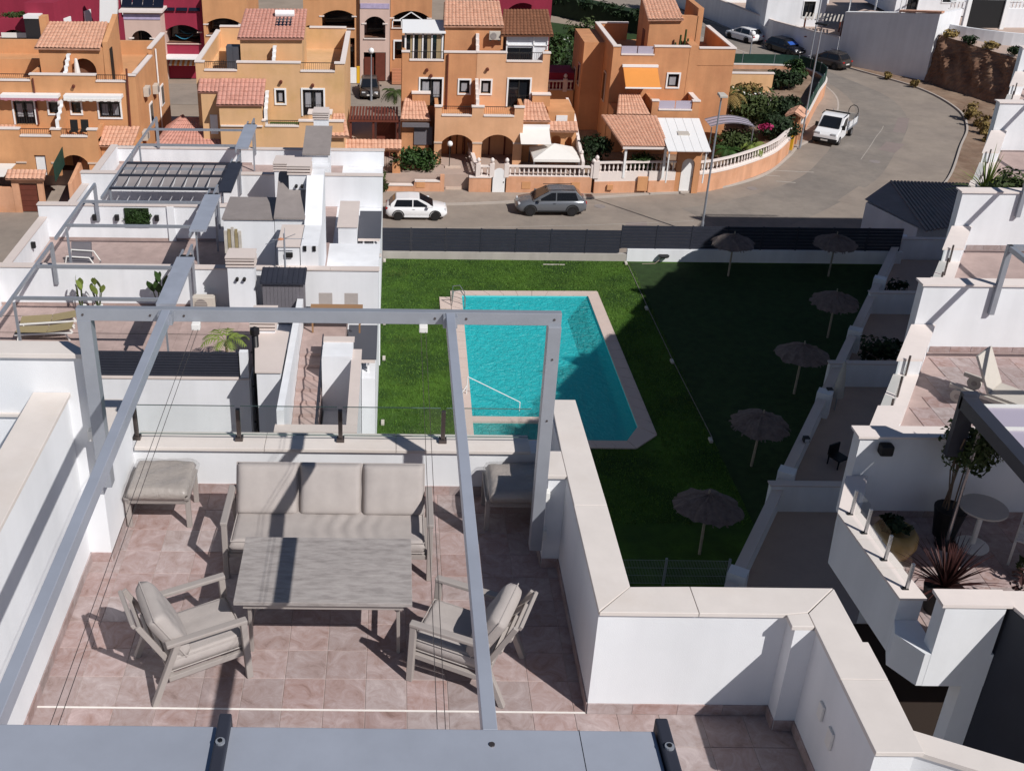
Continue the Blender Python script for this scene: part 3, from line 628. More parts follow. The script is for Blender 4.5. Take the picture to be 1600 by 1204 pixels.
# grass blades over the sunlit and near part of the lawn
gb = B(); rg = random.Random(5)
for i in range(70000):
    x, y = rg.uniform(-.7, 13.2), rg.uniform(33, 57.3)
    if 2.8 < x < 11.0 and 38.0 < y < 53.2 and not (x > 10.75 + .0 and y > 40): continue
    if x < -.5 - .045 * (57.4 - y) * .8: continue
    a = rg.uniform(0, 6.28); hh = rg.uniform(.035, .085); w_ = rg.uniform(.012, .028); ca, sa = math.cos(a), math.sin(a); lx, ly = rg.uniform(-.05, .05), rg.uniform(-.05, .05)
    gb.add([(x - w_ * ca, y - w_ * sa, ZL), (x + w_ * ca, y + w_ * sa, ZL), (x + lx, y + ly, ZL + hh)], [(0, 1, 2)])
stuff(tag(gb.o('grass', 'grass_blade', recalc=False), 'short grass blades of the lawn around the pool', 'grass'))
# pool
po = thing('swimming_pool', 'turquoise swimming pool with pale stone edge set in the lawn', 'pool', (6.9, 45.2, ZL))
def pl_(b, n, m, **k): return wpart(po, b, n, m, **k)
zf = ZL - 1.35
# coping slabs one by one
def coping_run(p0, p1, q0, q1, n):
    for i in range(n):
        a, b_ = i / n + .0012, (i + 1) / n - .0012
        f = lambda s, e, t: (s[0] + (e[0] - s[0]) * t, s[1] + (e[1] - s[1]) * t)
        pl_(B().prism([f(p0, p1, a), f(p0, p1, b_), f(q0, q1, b_), f(q0, q1, a)], ZL - .1, ZL + .05 + rnd.uniform(0, .004)), 'coping_slab', 'pool_stone')
coping_run((2.86, 38.05), (3.05, 53.1), (3.42, 38.62), (3.62, 52.6), 16)
coping_run((3.05, 53.11), (10.72, 53.25), (3.62, 52.62), (10.15, 52.70), 9)
coping_run((10.73, 53.2), (10.95, 39.1), (10.16, 52.66), (10.28, 39.75), 15)
coping_run((2.9, 38.04), (9.9, 38.04), (3.42, 38.60), (9.62, 38.60), 9)
coping_run((9.92, 38.05), (10.94, 39.08), (9.64, 38.62), (10.28, 39.73), 2)
pts = [(3.42, 38.62), (9.62, 38.62), (10.28, 39.75), (10.15, 52.7), (3.62, 52.6)]
n_ = len(pts)
pl_(B().add([(x, y, zf) for x, y in pts] + [(x, y, ZL) for x, y in pts], [tuple(range(n_))] + [(i, (i + 1) % n_, n_ + (i + 1) % n_, n_ + i) for i in range(n_)]), 'pool_shell', 'pool_shell')
wpts = [(3.43, 38.63), (9.61, 38.63), (10.27, 39.76), (10.14, 52.69), (3.63, 52.59)]
wb = B().grid(1, 1, lambda u, v: (0, 0, 0)); wb = B().add([(x, y, ZL - .07) for x, y in wpts], [tuple(range(5))])
pl_(wb, 'water_surface', 'water')
pl_(B().box(3.44, 7.0, 40.05, 40.45, ZL - .9, ZL + .03), 'divider_wall', 'pool_stone')
for i in range(5): pl_(B().box(3.62 + .45 * i, 4.06 + .45 * i, 40.46, 41.5, zf, ZL - .16 - .2 * i), 'pool_step', 'pool_shell')
pl_(B().path([(3.30, 42.3, ZL), (3.32, 42.3, ZL + .9), (5.5, 41.1, ZL + .35), (5.5, 41.1, ZL - .6)], .02, 8).path([(3.30, 42.3, ZL + .45), (3.05, 42.2, ZL + .05)], .022, 6), 'handrail', 'pure_white')
pl_(B().path([(3.05, 51.9, ZL + .05), (3.10, 51.9, ZL + .85), (3.45, 51.9, ZL + .9), (3.72, 51.9, ZL + .5), (3.72, 51.9, ZL - .7)], .020, 8).path([(3.05, 51.3, ZL + .05), (3.10, 51.3, ZL + .85), (3.45, 51.3, ZL + .9), (3.72, 51.3, ZL + .5), (3.72, 51.3, ZL - .7)], .026, 8).tube((3.72, 51.3, ZL - .2), (3.72, 51.9, ZL - .2), .026), 'ladder', 'steel')
pl_(B().box(2.45, 3.0, 50.9, 52.3, ZL, ZL + .06), 'shower_slab', 'pool_stone')
# lights set in the lawn
for x_, y_, lb in ((-.42, 57.0, 'far left by the fence corner'), (-.35, 49.2, 'left edge level with the pool ladder'), (-.33, 45.5, 'left edge level with the middle of the pool'), (-.32, 39.8, 'left edge nearest to us'), (12.9, 57.0, 'at the top of the hose line'), (12.9, 51.2, 'second along the hose line'), (12.95, 45.5, 'third along the hose line'), (13.05, 38.7, 'at the near end of the hose line')):
    tag(B().box(x_ - .07, x_ + .07, y_ - .16, y_ + .16, ZL, ZL + .12).o('garden_light', 'sling_grey', bevel=.02), 'small white garden light in the grass, ' + lb, 'garden light', 'lawn lights')
tag(B().path([(12.99, 57.2, ZL + .02), (13.0, 51, ZL + .02), (13.03, 45.8, ZL + .02), (13.18, 38.9, ZL + .02)], .018, 6).o('garden_hose', 'roof_felt'), 'thin grey line running along the lawn right of the pool', 'hose')
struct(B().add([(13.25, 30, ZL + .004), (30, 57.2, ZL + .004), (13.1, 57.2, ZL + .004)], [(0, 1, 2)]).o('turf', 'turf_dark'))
tag(B().box(8.3, 9.5, 56.75, 56.80, ZL, ZL + .04).o('goal_bar', 'sling_grey'), 'thin pale bar lying on the grass below the far fence', 'bar')
# fence along the street
fe = thing('slat_fence', 'dark slatted metal fence on a pale base wall between lawn and street', 'fence', (13, 57.5, ZL))
def fp(b, n, m, **k): return wpart(fe, b, n, m, **k)
fp(B().box(-.5, 13.0, 57.40, 57.62, ZL - .3, ZL + .42), 'base_wall', 'concrete'); fp(B().box(13.0, 28.2, 57.38, 57.62, ZL - .3, ZL + .72), 'base_wall', 'white_wall_far')
xx = -.9; step = 1.93; k_ = 0
while xx < 28:
    x1_ = xx + step; zb_ = ZL + (.47 if xx + .5 < 12.6 else .75)
    fp(B().box(xx - .04, xx + .04, 57.45, 57.53, zb_ - .02, zb_ + 1.34), 'fence_post', 'anthracite')
    for j in range(7): fp(B().box(xx + .045, x1_ - .045, 57.47, 57.51, zb_ + .19 * j, zb_ + .19 * j + .172), 'slat', 'anthracite')
    xx = x1_; k_ += 1
# pool-side net bag on the wall
nb = thing('leaf_net', 'round pool leaf net leaning on the white base wall', 'net', (15.0, 57.2, ZL))
B().lathe([(.02, 0), (.28, .04), (.3, .1)], (0, 0, .35), 12).o('net_head', 'trim_black', nb); B().path([(0, 0, .4), (-.5, -.2, .05), (-1.2, -.2, .02)], .02).o('net_handle', 'pole_wood', nb)
# thatched parasols
def palapa(x, y, label, s=1.0, seed=0, yaw=0):
    r = random.Random(seed); t = thing('thatched_parasol', label, 'parasol', (x, y, ZL), yaw, 'thatched parasols on the lawn')
    B().tube((0, 0, -.3), (.03, .03, 2.15), .055, 8, .045).o('pole', 'pole_wood', t)
    b = B(); n = 34; rings = [(.03, 2.50), (.12, 2.42), (.45, 2.30), (.8, 2.14), (1.12 * s, 1.94)]
    vs = []
    for k, (rr, zz) in enumerate(rings):
        for i in range(n):
            a = 2 * PI * i / n; q = 1 + (r.uniform(-.07, .07) if k > 1 else 0); vs.append((rr * q * math.cos(a), rr * q * math.sin(a), zz + (r.uniform(-.05, .04) if k > 0 else 0)))
    fs = [(k * n + i, k * n + (i + 1) % n, (k + 1) * n + (i + 1) % n, (k + 1) * n + i) for k in range(4) for i in range(n)]
    b.add(vs, fs)
    for i in range(170):
        a = r.uniform(0, 6.28); ra = r.uniform(.15, 1.0) * s; rb = min(1.16 * s, ra + .25); za = 2.44 - .44 * ra; zb = 2.44 - .46 * rb - .02
        da = .03 / max(.2, rb); b.add([(ra * math.cos(a), ra * math.sin(a), za + .03), (rb * math.cos(a - da), rb * math.sin(a - da), zb + r.uniform(-.03, .06)), (rb * math.cos(a + da), rb * math.sin(a + da), zb)], [(0, 1, 2)])
    t.rotation_euler = (r.uniform(-.05, .05), r.uniform(-.05, .05), r.uniform(0, 6))
    b.o('thatch', 'thatch', t, recalc=False); B().tube((.03, .03, 2.1), (.03, .03, 2.62), .03, 6).o('finial', 'pole_wood', t)
    for i in range(6):
        a = i * PI / 3; B().tube((.03, .03, 1.9), (.85 * math.cos(a), .85 * math.sin(a), 2.0), .02, 5).o('rib', 'pole_wood', t)
palapa(10.84, 31.3, 'thatched parasol nearest to us, beside the mesh fence', 1.03, 1)
palapa(14.2, 36.9, 'thatched parasol second from our terrace, near the end of the hose line', 1, 2)
palapa(17.7, 42.7, 'thatched parasol third from our terrace', 1, 3)
palapa(21.05, 48.2, 'thatched parasol fourth from our terrace, right of the others', 1, 4)
palapa(23.6, 55.6, 'thatched parasol farthest right in front of the fence', 1, 5)
palapa(18.15, 55.5, 'thatched parasol in front of the fence, its left edge sunlit', 1, 6)
# mesh fence at the near end of the lawn
mf = thing('mesh_fence', 'pale wire mesh fence at the shaded near end of the lawn', 'fence', (10, 29.6, ZL))
for x_ in (7.6, 9.2, 11.3): wpart(mf, B().box(x_ - .035, x_ + .035, 29.57, 29.64, ZL, ZL + 1.12), 'fence_post', 'alu')
b = B()
for i in range(76): b.box(7.55 + i * .05, 7.558 + i * .05, 29.6, 29.606, ZL + .05, ZL + 1.05)
for z_ in (.08, .4, .72, 1.04): b.box(7.5, 11.35, 29.594, 29.6, ZL + z_, ZL + z_ + .012)
wpart(mf, b, 'wire_mesh', 'alu')

# ================================================================== gardens in shade below the right-hand row
GD = Vector((.4985, .867, 0))
def gpt(s): return Vector((11.75, 29.93, 0)) + GD * s
gw = thing('garden_wall', 'low white garden wall with pillars along the shaded edge of the lawn', 'wall', (20, 44, ZL))
NN = Vector((.867, -.4985, 0))
for i in range(6):
    s0 = -8 + i * 6.9; s1 = s0 + 6.5; a = gpt(s0); b_ = gpt(s1); zs = ZL + 1.0
    wpart(gw, B().prism([(a.x, a.y), (b_.x, b_.y), (b_.x + NN.x * .28, b_.y + NN.y * .28), (a.x + NN.x * .28, a.y + NN.y * .28)], ZL - .2, zs - .06), 'wall_body', 'white_wall_far')
    a2 = a - NN * .05; b2 = b_ - NN * .05
    wpart(gw, B().prism([(a2.x, a2.y), (b2.x, b2.y), (b2.x + NN.x * .38, b2.y + NN.y * .38), (a2.x + NN.x * .38, a2.y + NN.y * .38)], zs - .06, zs), 'coping_slab', 'coping_far')
    c = gpt(s1 + .2) - NN * .12
    q = [c, c + GD * .5, c + GD * .5 + NN * .6, c + NN * .6]
    wpart(gw, B().prism([(v.x, v.y) for v in q], ZL - .2, zs + .16), 'pillar', 'white_wall_far')
for i, (x_, y_) in enumerate(((13.9, 33.85), (19.3, 43.35), (23.9, 50.9), (28.4, 58.2), (16.6, 38.4))):
    if i == 4: continue
    d_ = thing('garden_divider', ('nearest', 'second', 'third', 'farthest')[i] + ' white dividing wall between the shaded gardens', 'wall', (x_ + 2, y_, ZL), 0, 'garden dividers')
    B().box(-2, 7, 0, .25, -.2, 1.15).o('wall_body', 'white_wall_far', d_); B().box(-2.05, 7, -.04, .29, 1.151, 1.2).o('coping_slab', 'coping_far', d_)
struct(B().prism([(11.9, 29.7), (28.2, 58.0), (60, 58.0), (60, 10), (6, 10), (8, 23)], ZL - .3, ZL + .02).o('patio', 'patio'))
def plant_blob(name, label, cat, loc, rad, n, size, m='leaf_dark', seed=1, stem=True, group=None, clumps=9, trunk_r=.05):
    t = thing(name, label, cat, loc, 0, group)
    if stem:
        h = rad[2] * 1.2; b = B(); r = random.Random(seed)
        for i in range(3): b.path([(0, 0, -.05), (r.uniform(-.3, .3) * rad[0], r.uniform(-.3, .3) * rad[1], h * .5), (r.uniform(-.6, .6) * rad[0], r.uniform(-.6, .6) * rad[1], h)], .03, 5, [trunk_r, trunk_r * .7, trunk_r * .3])
        b.o('stem', 'bark', t)
    foliage('crown', m, t, (0, 0, rad[2] * 1.05), rad, n, size, seed, clumps)
    return t
plant_blob('bush', 'dark bush behind the garden wall in the shaded third garden', 'bush', (22.3, 45.4, ZL), (1.2, 1, .7), 500, .14, seed=21)
plant_blob('bush', 'small dark plant in the shaded garden near the farthest divider', 'bush', (26.2, 52.8, ZL), (.7, .6, .5), 250, .12, seed=22)
um = thing('closed_parasol', 'closed pale parasol standing in the shaded second garden', 'parasol', (19.0, 41.3, ZL))
B().tube((0, 0, 0), (0, 0, 2.4), .03).o('pole', 'alu', um); B().lathe([(.05, 2.35), (.16, 1.6), (.24, .7), (.1, .72)], n=9).o('folded_canopy', 'sling_grey', um)
for i, (x_, y_, lb) in enumerate(((17.6, 37.0, 'left'), (18.8, 36.6, 'right'))):
    c = thing('patio_chair', 'dark low patio chair in the shaded garden, ' + lb + ' of the pair', 'chair', (x_, y_, ZL + .02), .5 + i, 'shaded patio chairs')
    B().box(-.28, .28, -.28, .28, .36, .42).o('seat', 'trim_black', c); B().box(-.28, .28, .26, .32, .42, .85).o('backrest', 'trim_black', c)
    for a in (-1, 1):
        for q in (-1, 1): B().box(a * .25 - .02, a * .25 + .02, q * .25 - .02, q * .25 + .02, 0, .36).o('leg', 'trim_black', c)
for i, s_ in enumerate((13.0, 8.5)):
    q = gpt(s_) + NN * .3; w_ = thing('wall_lamp', 'small black floodlight on the shaded garden wall, ' + ('upper' if i == 0 else 'lower') + ' of two', 'lamp', (q.x, q.y, ZL + 1.0), 0, 'garden wall floodlights')
    B().box(-.12, .12, -.12, .12, .02, .22).o('housing', 'trim_black', w_, bevel=.02); B().box(-.09, .09, -.135, -.121, .05, .19).o('lens', 'lamp_clear', w_)
# street-side meter hut
sh = thing('utility_hut', 'small lean-to hut with ribbed roof at the corner of the street', 'hut', (31.5, 63, ZR))
hb = B(); hb.prism([(28.6, 64.2), (30.0, 60.0), (36.0, 62.0), (35.3, 66.0), (31.2, 66.5)], ZR, -16.35); wpart(sh, hb, 'walls', 'white_wall_far')
rb = B()
A_, B__, C_, D_ = Vector((30.2, 59.4, -16.35)), Vector((36.6, 61.8, -16.3)), Vector((35.9, 66.4, -15.9)), Vector((31.0, 66.9, -15.95))
for i in range(24):
    u0_, u1_ = i / 24, (i + .55) / 24
    rb.add([A_.lerp(B__, u0_), A_.lerp(B__, u1_), D_.lerp(C_, u1_), D_.lerp(C_, u0_)] + [v + Vector((0, 0, .1)) for v in (A_.lerp(B__, u0_), A_.lerp(B__, u1_), D_.lerp(C_, u1_), D_.lerp(C_, u0_))], [(3, 2, 1, 0), (4, 5, 6, 7), (0, 1, 5, 4), (1, 2, 6, 5), (2, 3, 7, 6), (3, 0, 4, 7)])
rb.add([A_ + Vector((0, 0, .03)), B__ + Vector((0, 0, .03)), C_ + Vector((0, 0, .03)), D_ + Vector((0, 0, .03)), Vector((28.5, 64.3, -16.2)), Vector((30.0, 59.6, -16.25))], [(0, 1, 2, 3), (0, 3, 4, 5)])
wpart(sh, rb, 'ribbed_roof', 'roof_felt', recalc=False)
# ================================================================== left-hand row of white houses, roof terraces
def chimney(t, x0, x1, y0, y1, z0, z1):
    wpart(t, B().box(x0, x1, y0, y1, z0, z1 - .42), 'chimney_stack', 'white_wall_far')
    for i in range(3): wpart(t, B().box(x0 - .05, x1 + .05, y0 - .05, y1 + .05, z1 - .40 + .125 * i, z1 - .34 + .125 * i), 'louvre', 'coping_far')
    wpart(t, B().box(x0 + .06, x1 - .06, y0 + .06, y1 - .06, z1 - .42, z1 - .06), 'flue', 'coping_far'); wpart(t, B().prism([(x0 - .06, y0 - .08), (x1 + .06, y0 - .08), (x1 + .02, y1 + .3), (x0 - .02, y1 + .3)], z1 - .05, z1), 'chimney_cap', 'coping_far')
    for q in (.35, .62): wpart(t, B().tube((x0 + (x1 - x0) * q, y0 + .02, z1 - .85), (x0 + (x1 - x0) * q, y0 - .12, z1 - .88), .06, 8), 'vent_pipe', 'trim_black')
def lamp_box(t, x, y, z): wpart(t, B().box(x - .09, x + .09, y - .16, y - .01, z - .13, z + .13), 'wall_lamp', 'trim_black', bevel=.02)
D = [38.3, 44.9, 51.8, 58.1]; FZ = [-11.5, -11.5, -12.4, -12.4]
Y0 = [32.7, 38.58, 45.18, 52.08]
rowlab = ['nearest', 'second', 'third', 'farthest']
row = []
for i in range(4):
    f = FZ[i]; y0, y1 = Y0[i], D[i]
    t = thing('white_house', rowlab[i] + ' white flat-roofed house with tiled roof terrace in the row left of the lawn', 'house', (-7.5, (y0 + y1) / 2, ZL), 0, 'white row houses left of the lawn'); row.append(t)
    wpart(t, B().box(-15.0, -.55 if i > 0 else -4.7, y0, y1, ZL if i < 3 else ZR, f - .05), 'house_body', 'white_wall_far')
    wpart(t, B().box(-14.75, -2.7 if i else -4.75, y0 + .02, y1 - .01, f - .049, f - .012), 'terrace_slab', 'floor_tile_far')
    h = 1.55 if i < 3 else .82
    x1_ = -.5 if i in (0, 2, 3) else -3.9
    wpart(t, B().box(-15.1, x1_, y1, y1 + .27, f - .04, f + h), 'dividing_wall', 'white_wall_far')
    n_ = 8
    for k in range(n_):
        a = -15.13 + (x1_ + .04 + 15.13) * k / n_; b_ = -15.13 + (x1_ + .04 + 15.13) * (k + 1) / n_
        wpart(t, B().box(a + .004, b_ - .004, y1 - .04, y1 + .31, f + h + .001, f + h + .05), 'coping_slab', 'coping_far')
    wpart(t, B().box(-15.05, -14.78, y0 + .25, y1 - .012, f - .04, f + 1.0), 'side_parapet', 'white_wall_far'); wpart(t, B().box(-15.09, -14.74, y0 + .25, y1 - .05, f + 1.001, f + 1.05), 'coping_slab', 'coping_far')
    wpart(t, B().box(-14.77, -7.6, y1 - .012, y1 - .001, f, f + .11), 'skirting', 'floor_tile_far')
    if i == 1: wpart(t, B().box(-9.6, -9.3, y1 - .07, y1 - .002, f, f + h), 'pilaster', 'white_wall_far')
# floor tiles of the nearest terrace, laid one by one
lay_me = {}
t = row[0]
for i in range(14):
    for j in range(8):
        w_, d_ = .70, .70; k = 'far_tile'
        if k not in tile_cache: tile_cache[k] = mesh_of(tile_mesh(w_, d_), 'floor_tile', 'floor_tile_far')
        shared(tile_cache[k], 'floor_tile', t, Vector((-14.35 + i * .70, 33.05 + j * .70, FZ[0])) - t.location)
for k in range(3): wpart(t, B().box(-14.7, -4.8, 34.6 + k * 1.35, 34.63 + k * 1.35, FZ[0] + .001, FZ[0] + .004), 'drain_slot', 'trim_black')
# pergolas of the row
def row_pergola(i, shade):
    f = FZ[i]; zt = f + 2.5; ya, yb = D[i] - 5.2, D[i] - 1.2
    p = thing('pergola', rowlab[i] + ' grey pergola frame on the left-hand roof terraces' + (', with slatted shade cloth' if shade else ''), 'pergola', (-10, D[i] - 3, f), 0, 'row pergolas')
    q = lambda b, n, m='alu': wpart(p, b, n, m)
    q(B().bar((-12.55, ya - .9, zt), (-12.55, D[i] + .02, zt), .09, .12), 'side_beam')
    q(B().box(-12.62, -12.48, D[i] - .10, D[i] - .015, f + .9, zt), 'wall_post')
    q(B().bar((-12.4, ya + .1, f), (-12.4, ya + .1, zt), .08, .08), 'front_post')
    for yy in (ya + .45, yb - .9): q(B().bar((-12.5, yy, zt), (-7.6, yy, zt), .08, .11), 'cross_beam')
    q(B().box(-7.72, -7.08, ya, yb - .05, zt - .03, zt + .06), 'awning_cassette', 'alu_light' if i != 2 else 'anthracite')
    q(B().box(-7.70, -7.63, ya - .3, yb + .9, zt - .12, zt - .035), 'cassette_beam'); q(B().bar((-7.35, yb + .1, f), (-7.35, yb + .1, zt), .08, .08), 'rear_post'); q(B().bar((-7.5, ya + .2, f), (-7.5, ya + .2, zt), .06, .06), 'front_post')
    q(B().box(-7.62, -7.2, yb - .02, yb + .25, zt - .12, zt + .02), 'end_clamp', 'trim_black'); q(B().box(-7.42, -7.34, D[i] - .12, D[i] - .01, f + .6, zt), 'wall_post')
    q(B().bar((-7.38, yb + .1, zt), (-7.38, D[i], zt), .08, .1), 'rear_beam')
    if shade:
        for k in range(3): q(B().bar((-12.4, ya + .1 + k * 1.75, zt + .1), (-7.7, ya + .1 + k * 1.75, zt + .1), .1, .1), 'shade_rail', 'anthracite')
        for k in range(2):
            for c in range(9):
                x_ = -12.4 + c * .52; ys = ya + .2 + k * 1.75
                b = B().grid(1, 6, lambda u, v: (x_ + u * .48, ys + v * 1.6, zt + .06 - .14 * math.sin(PI * v))); q(b, 'shade_panel', 'shade_cloth').data.materials[0]
        for c in range(10): q(B().bar((-12.42 + c * .52, ya + .1, zt + .09), (-12.42 + c * .52, ya + 3.7, zt + .09), .035, .03), 'shade_wire', 'anthracite')
for i in range(4): row_pergola(i, i == 2)
# chimneys, towers, units
chimney(row[0], -5.95, -4.98, 37.15, 37.65, FZ[0], -8.95); chimney(row[0], -4.75, -3.95, 33.9, 34.7, FZ[0], -9.85)
chimney(row[2], -5.55, -4.70, 50.2, 51.0, FZ[2], -9.7)
t = row[1]
wpart(t, B().box(-6.6, -4.62, 41.0, 43.4, FZ[1], -9.02), 'stair_house', 'white_wall_far'); wpart(t, B().prism([(-6.66, 40.95), (-4.6, 40.95), (-4.6, 43.45), (-6.66, 43.45)], -9.019, -8.96), 'stair_roof', 'roof_felt')
wpart(t, B().prismx([(41.0, FZ[1]), (43.4, FZ[1]), (43.4, -7.9), (42.4, -8.5), (41.0, -8.95)], -4.6, -3.45), 'stair_tower', 'white_wall_far')
wpart(t, B().prismx([(40.9, -8.95), (42.4, -8.5), (43.45, -7.9), (43.45, -7.85), (42.4, -8.44), (40.9, -8.88)], -4.62, -3.4), 'tower_roof', 'roof_felt')
wpart(t, B().box(-4.25, -3.45, 38.6, 40.7, FZ[1], -9.15), 'lift_shaft', 'white_wall_far'); wpart(t, B().box(-4.29, -3.40, 38.56, 40.75, -9.149, -9.10), 'coping_slab', 'coping_far')
wpart(t, B().prismx([(38.6, FZ[1]), (43.3, FZ[1]), (43.3, -7.7), (42.6, -7.7), (40.7, -9.1), (38.6, -9.1)], -3.42, -2.75), 'sloped_wall', 'white_wall_far')
chimney(t, -4.15, -3.3, 42.6, 43.3, -8.6, -7.3)
wpart(t, B().box(-4.0, -3.7, 38.5, 38.6, -9.55, -9.35), 'bulkhead_lamp', 'trim_black', bevel=.03)
for x_ in (-3.25, -2.9): wpart(t, B().box(x_ - .06, x_ + .06, 38.56, 38.6, -9.3, -9.1), 'vent', 'trim_black')
# hanging towels on the stair house
tw = thing('hanging_towels', 'brown and cream towels hanging on the white stair house wall', 'towels', (-6.25, 40.9, FZ[1] + .72))
for k in range(5): B().grid(2, 5, lambda u, v: (-.35 + k * .14 + u * .12, .01 * math.sin(9 * v + k), .55 + v * .95 - .08 * abs(k - 2))).o('towel', 'sling_tan' if k % 2 else 'sling_grey', tw, solid=.012)
an = thing('tv_antenna', 'tall aerial mast with orange-centred dish arms behind the shed', 'antenna', (-3.95, 38.05, FZ[0]))
B().tube((0, 0, 0), (0, 0, 3.1), .035).o('mast', 'alu', an); b = B()
for a in range(5): b.tube((0, 0, 2.9), (.75 * math.cos(a * 1.26 + .3), .3 * math.sin(a * 1.26), 2.9 + .35 * math.sin(a * 2.1)), .012, 5)
b.o('dipoles', 'alu', an); B().lathe([(.02, 0), (.12, .05), (.02, .1)], (-.12, -.05, 2.85), 10).o('dish_head', 'terracotta', an)
for k in range(3): B().bar((-.5, 0, 1.0 + .2 * k), (.5, .1, 1.0 + .2 * k), .02, .02).o('antenna_arm', 'alu', an)
def ac_unit(label, x, y, z, s=1.0):
    t = thing('air_conditioner', label, 'air conditioner', (x, y, z), 0, 'outdoor air conditioners')
    B().box(-.41 * s, .41 * s, -.16 * s, .16 * s, .06, .66 * s).o('casing', 'ac_beige', t, bevel=.02); g = B().tube((-.1 * s, -.162 * s, .36 * s), (-.1 * s, -.185 * s, .36 * s), .235 * s, 18).o('fan_grille', 'roof_felt', t)
    for k in range(4): B().box(-.32 * s, .12 * s, -.196 * s, -.187 * s, (.2 + .1 * k) * s, (.212 + .1 * k) * s).o('grille_bar', 'ac_beige', g)
    for q in (-1, 1): B().box(q * .3 - .05, q * .3 + .05, -.18, .18, 0, .06).o('foot', 'trim_black', t)
ac_unit('air conditioner on the roof terrace with the two tan loungers', -7.0, 37.85, FZ[0]); ac_unit('air conditioner on the roof beside the slatted shade cloth', -6.55, 50.6, FZ[2], 1.05)
sd_ = thing('garden_shed', 'grey plastic shed with dark roof against the white dividing wall', 'shed', (-3.95, 37.4, FZ[0]))
for k in range(11): B().box(-.74 + k * .135, -.74 + k * .135 + .128, -.45, -.42, 0, 1.62).o('plank', 'shed_grey', sd_)
B().box(-.735, .74, -.418, .45, 0, 1.62).o('shed_body', 'shed_grey', sd_); B().prismx([(-.55, 1.6), (.5, 1.75), (.5, 1.83), (-.55, 1.68)], -.82, .82).o('shed_roof', 'anthracite', sd_)
for k in range(9): B().bar((-.76 + k * .19, -.56, 1.69), (-.76 + k * .19, .5, 1.84), .03, .03).o('roof_rib', 'anthracite', sd_)
dt = thing('terrace_table', 'wooden dining table with two grey chairs beside the white wall end', 'table', (-2.0, 36.6, FZ[0]))
B().box(-.95, .95, -.42, .42, .72, .77).o('table_top', 'wood_table', dt)
for a in (-1, 1):
    for q in (-1, 1): B().box(a * .85 - .03, a * .85 + .03, q * .35 - .03, q * .35 + .03, 0, .72).o('leg', 'wood_table', dt)
for k, x_ in enumerate((-2.45, -1.5)):
    c = thing('terrace_chair', 'grey chair behind the wooden terrace table, ' + ('left' if k == 0 else 'right'), 'chair', (x_, 37.35, FZ[0]), 0, 'grey terrace chairs')
    B().box(-.25, .25, -.25, .25, .42, .47).o('seat', 'fabric', c); B().box(-.25, .25, .2, .26, .47, .95).o('backrest', 'fabric', c)
    for a in (-1, 1):
        for q in (-1, 1): B().box(a * .22 - .02, a * .22 + .02, q * .22 - .02, q * .22 + .02, 0, .42).o('leg', 'alu', c)
# white loungers with tan slings
def lounger(label, x, y, z, rz, sl, grp):
    t = thing('sun_lounger', label, 'sun lounger', (x, y, z), rz, grp)
    for s_ in (-1, 1):
        B().box(-1.0, 1.0, s_ * .31 - .025, s_ * .31 + .025, .27, .32).o('side_rail', 'plastic_white', t)
        for x_ in (-.85, .75): B().bar((x_, s_ * .31, .28), (x_ + (.14 if x_ > 0 else -.1), s_ * .31, 0), .045, .045).o('leg', 'plastic_white', t)
    B().box(-.98, .1, -.28, .28, .325, .345).o('sling', sl, t); B().prismy([(.12, .325), (.98, .44), (.98, .46), (.12, .345)], -.28, .28).o('back_sling', sl, t)
    return t
lounger('white sun lounger with tan sling, front one of the pair at left', -12.35, 35.6, FZ[0], .10, 'sling_tan', 'tan loungers'); lounger('white sun lounger with tan sling, rear one of the pair at left', -12.45, 36.5, FZ[0], .17, 'sling_tan', 'tan loungers')
# rocking / swing chair on second terrace
sw = thing('white_armchair', 'white tubular garden chair with dark cushions on the second roof terrace', 'chair', (-12.6, 41.6, FZ[1]))
for s_ in (-1, 1): B().path([(-.6, s_ * .35, 0), (-.4, s_ * .35, .75), (.5, s_ * .35, .7), (.75, s_ * .35, .25), (.6, s_ * .35, 0)], .03).o('side_frame', 'plastic_white', sw)
B().box(-.45, .5, -.33, .33, .38, .48).o('seat_cushion', 'shed_grey', sw); B().prismx([(.3, .45), (.42, .45), (.6, 1.0), (.48, 1.0)], -.4, .4).o('back_cushion', 'shed_grey', sw)
sc_ = thing('round_side_table', 'white folded fabric seat beside the awning post on the second terrace', 'seat', (-6.9, 39.9, FZ[1]))
B().prism([(-.7, -.3), (.8, -.1), (.6, .4), (-.5, .2)], .55, .6).o('seat_cloth', 'plastic_white', sc_)
for a in (-.5, .5): B().tube((a, 0, 0), (a, 0, .55), .03).o('leg', 'alu', sc_)
# greenery panel
gp = thing('greenery_panel', 'square panel of artificial leaves hung on the white wall', 'panel', (-10.9, D[1] - .06, FZ[1] + .62))
B().box(-.52, .52, 0, .05, 0, .85).o('backing', 'leaf_dark', gp); foliage('leaves', 'leaf', gp, (0, -.02, .43), (.56, .06, .46), 900, .06, 5, 30)
for x_ in (-12.7, -11.75, -10.05): lamp_box(row[1], x_, D[1], FZ[1] + 1.05)
lamp_box(row[1], -14.7, 42.6, FZ[1] + .7)
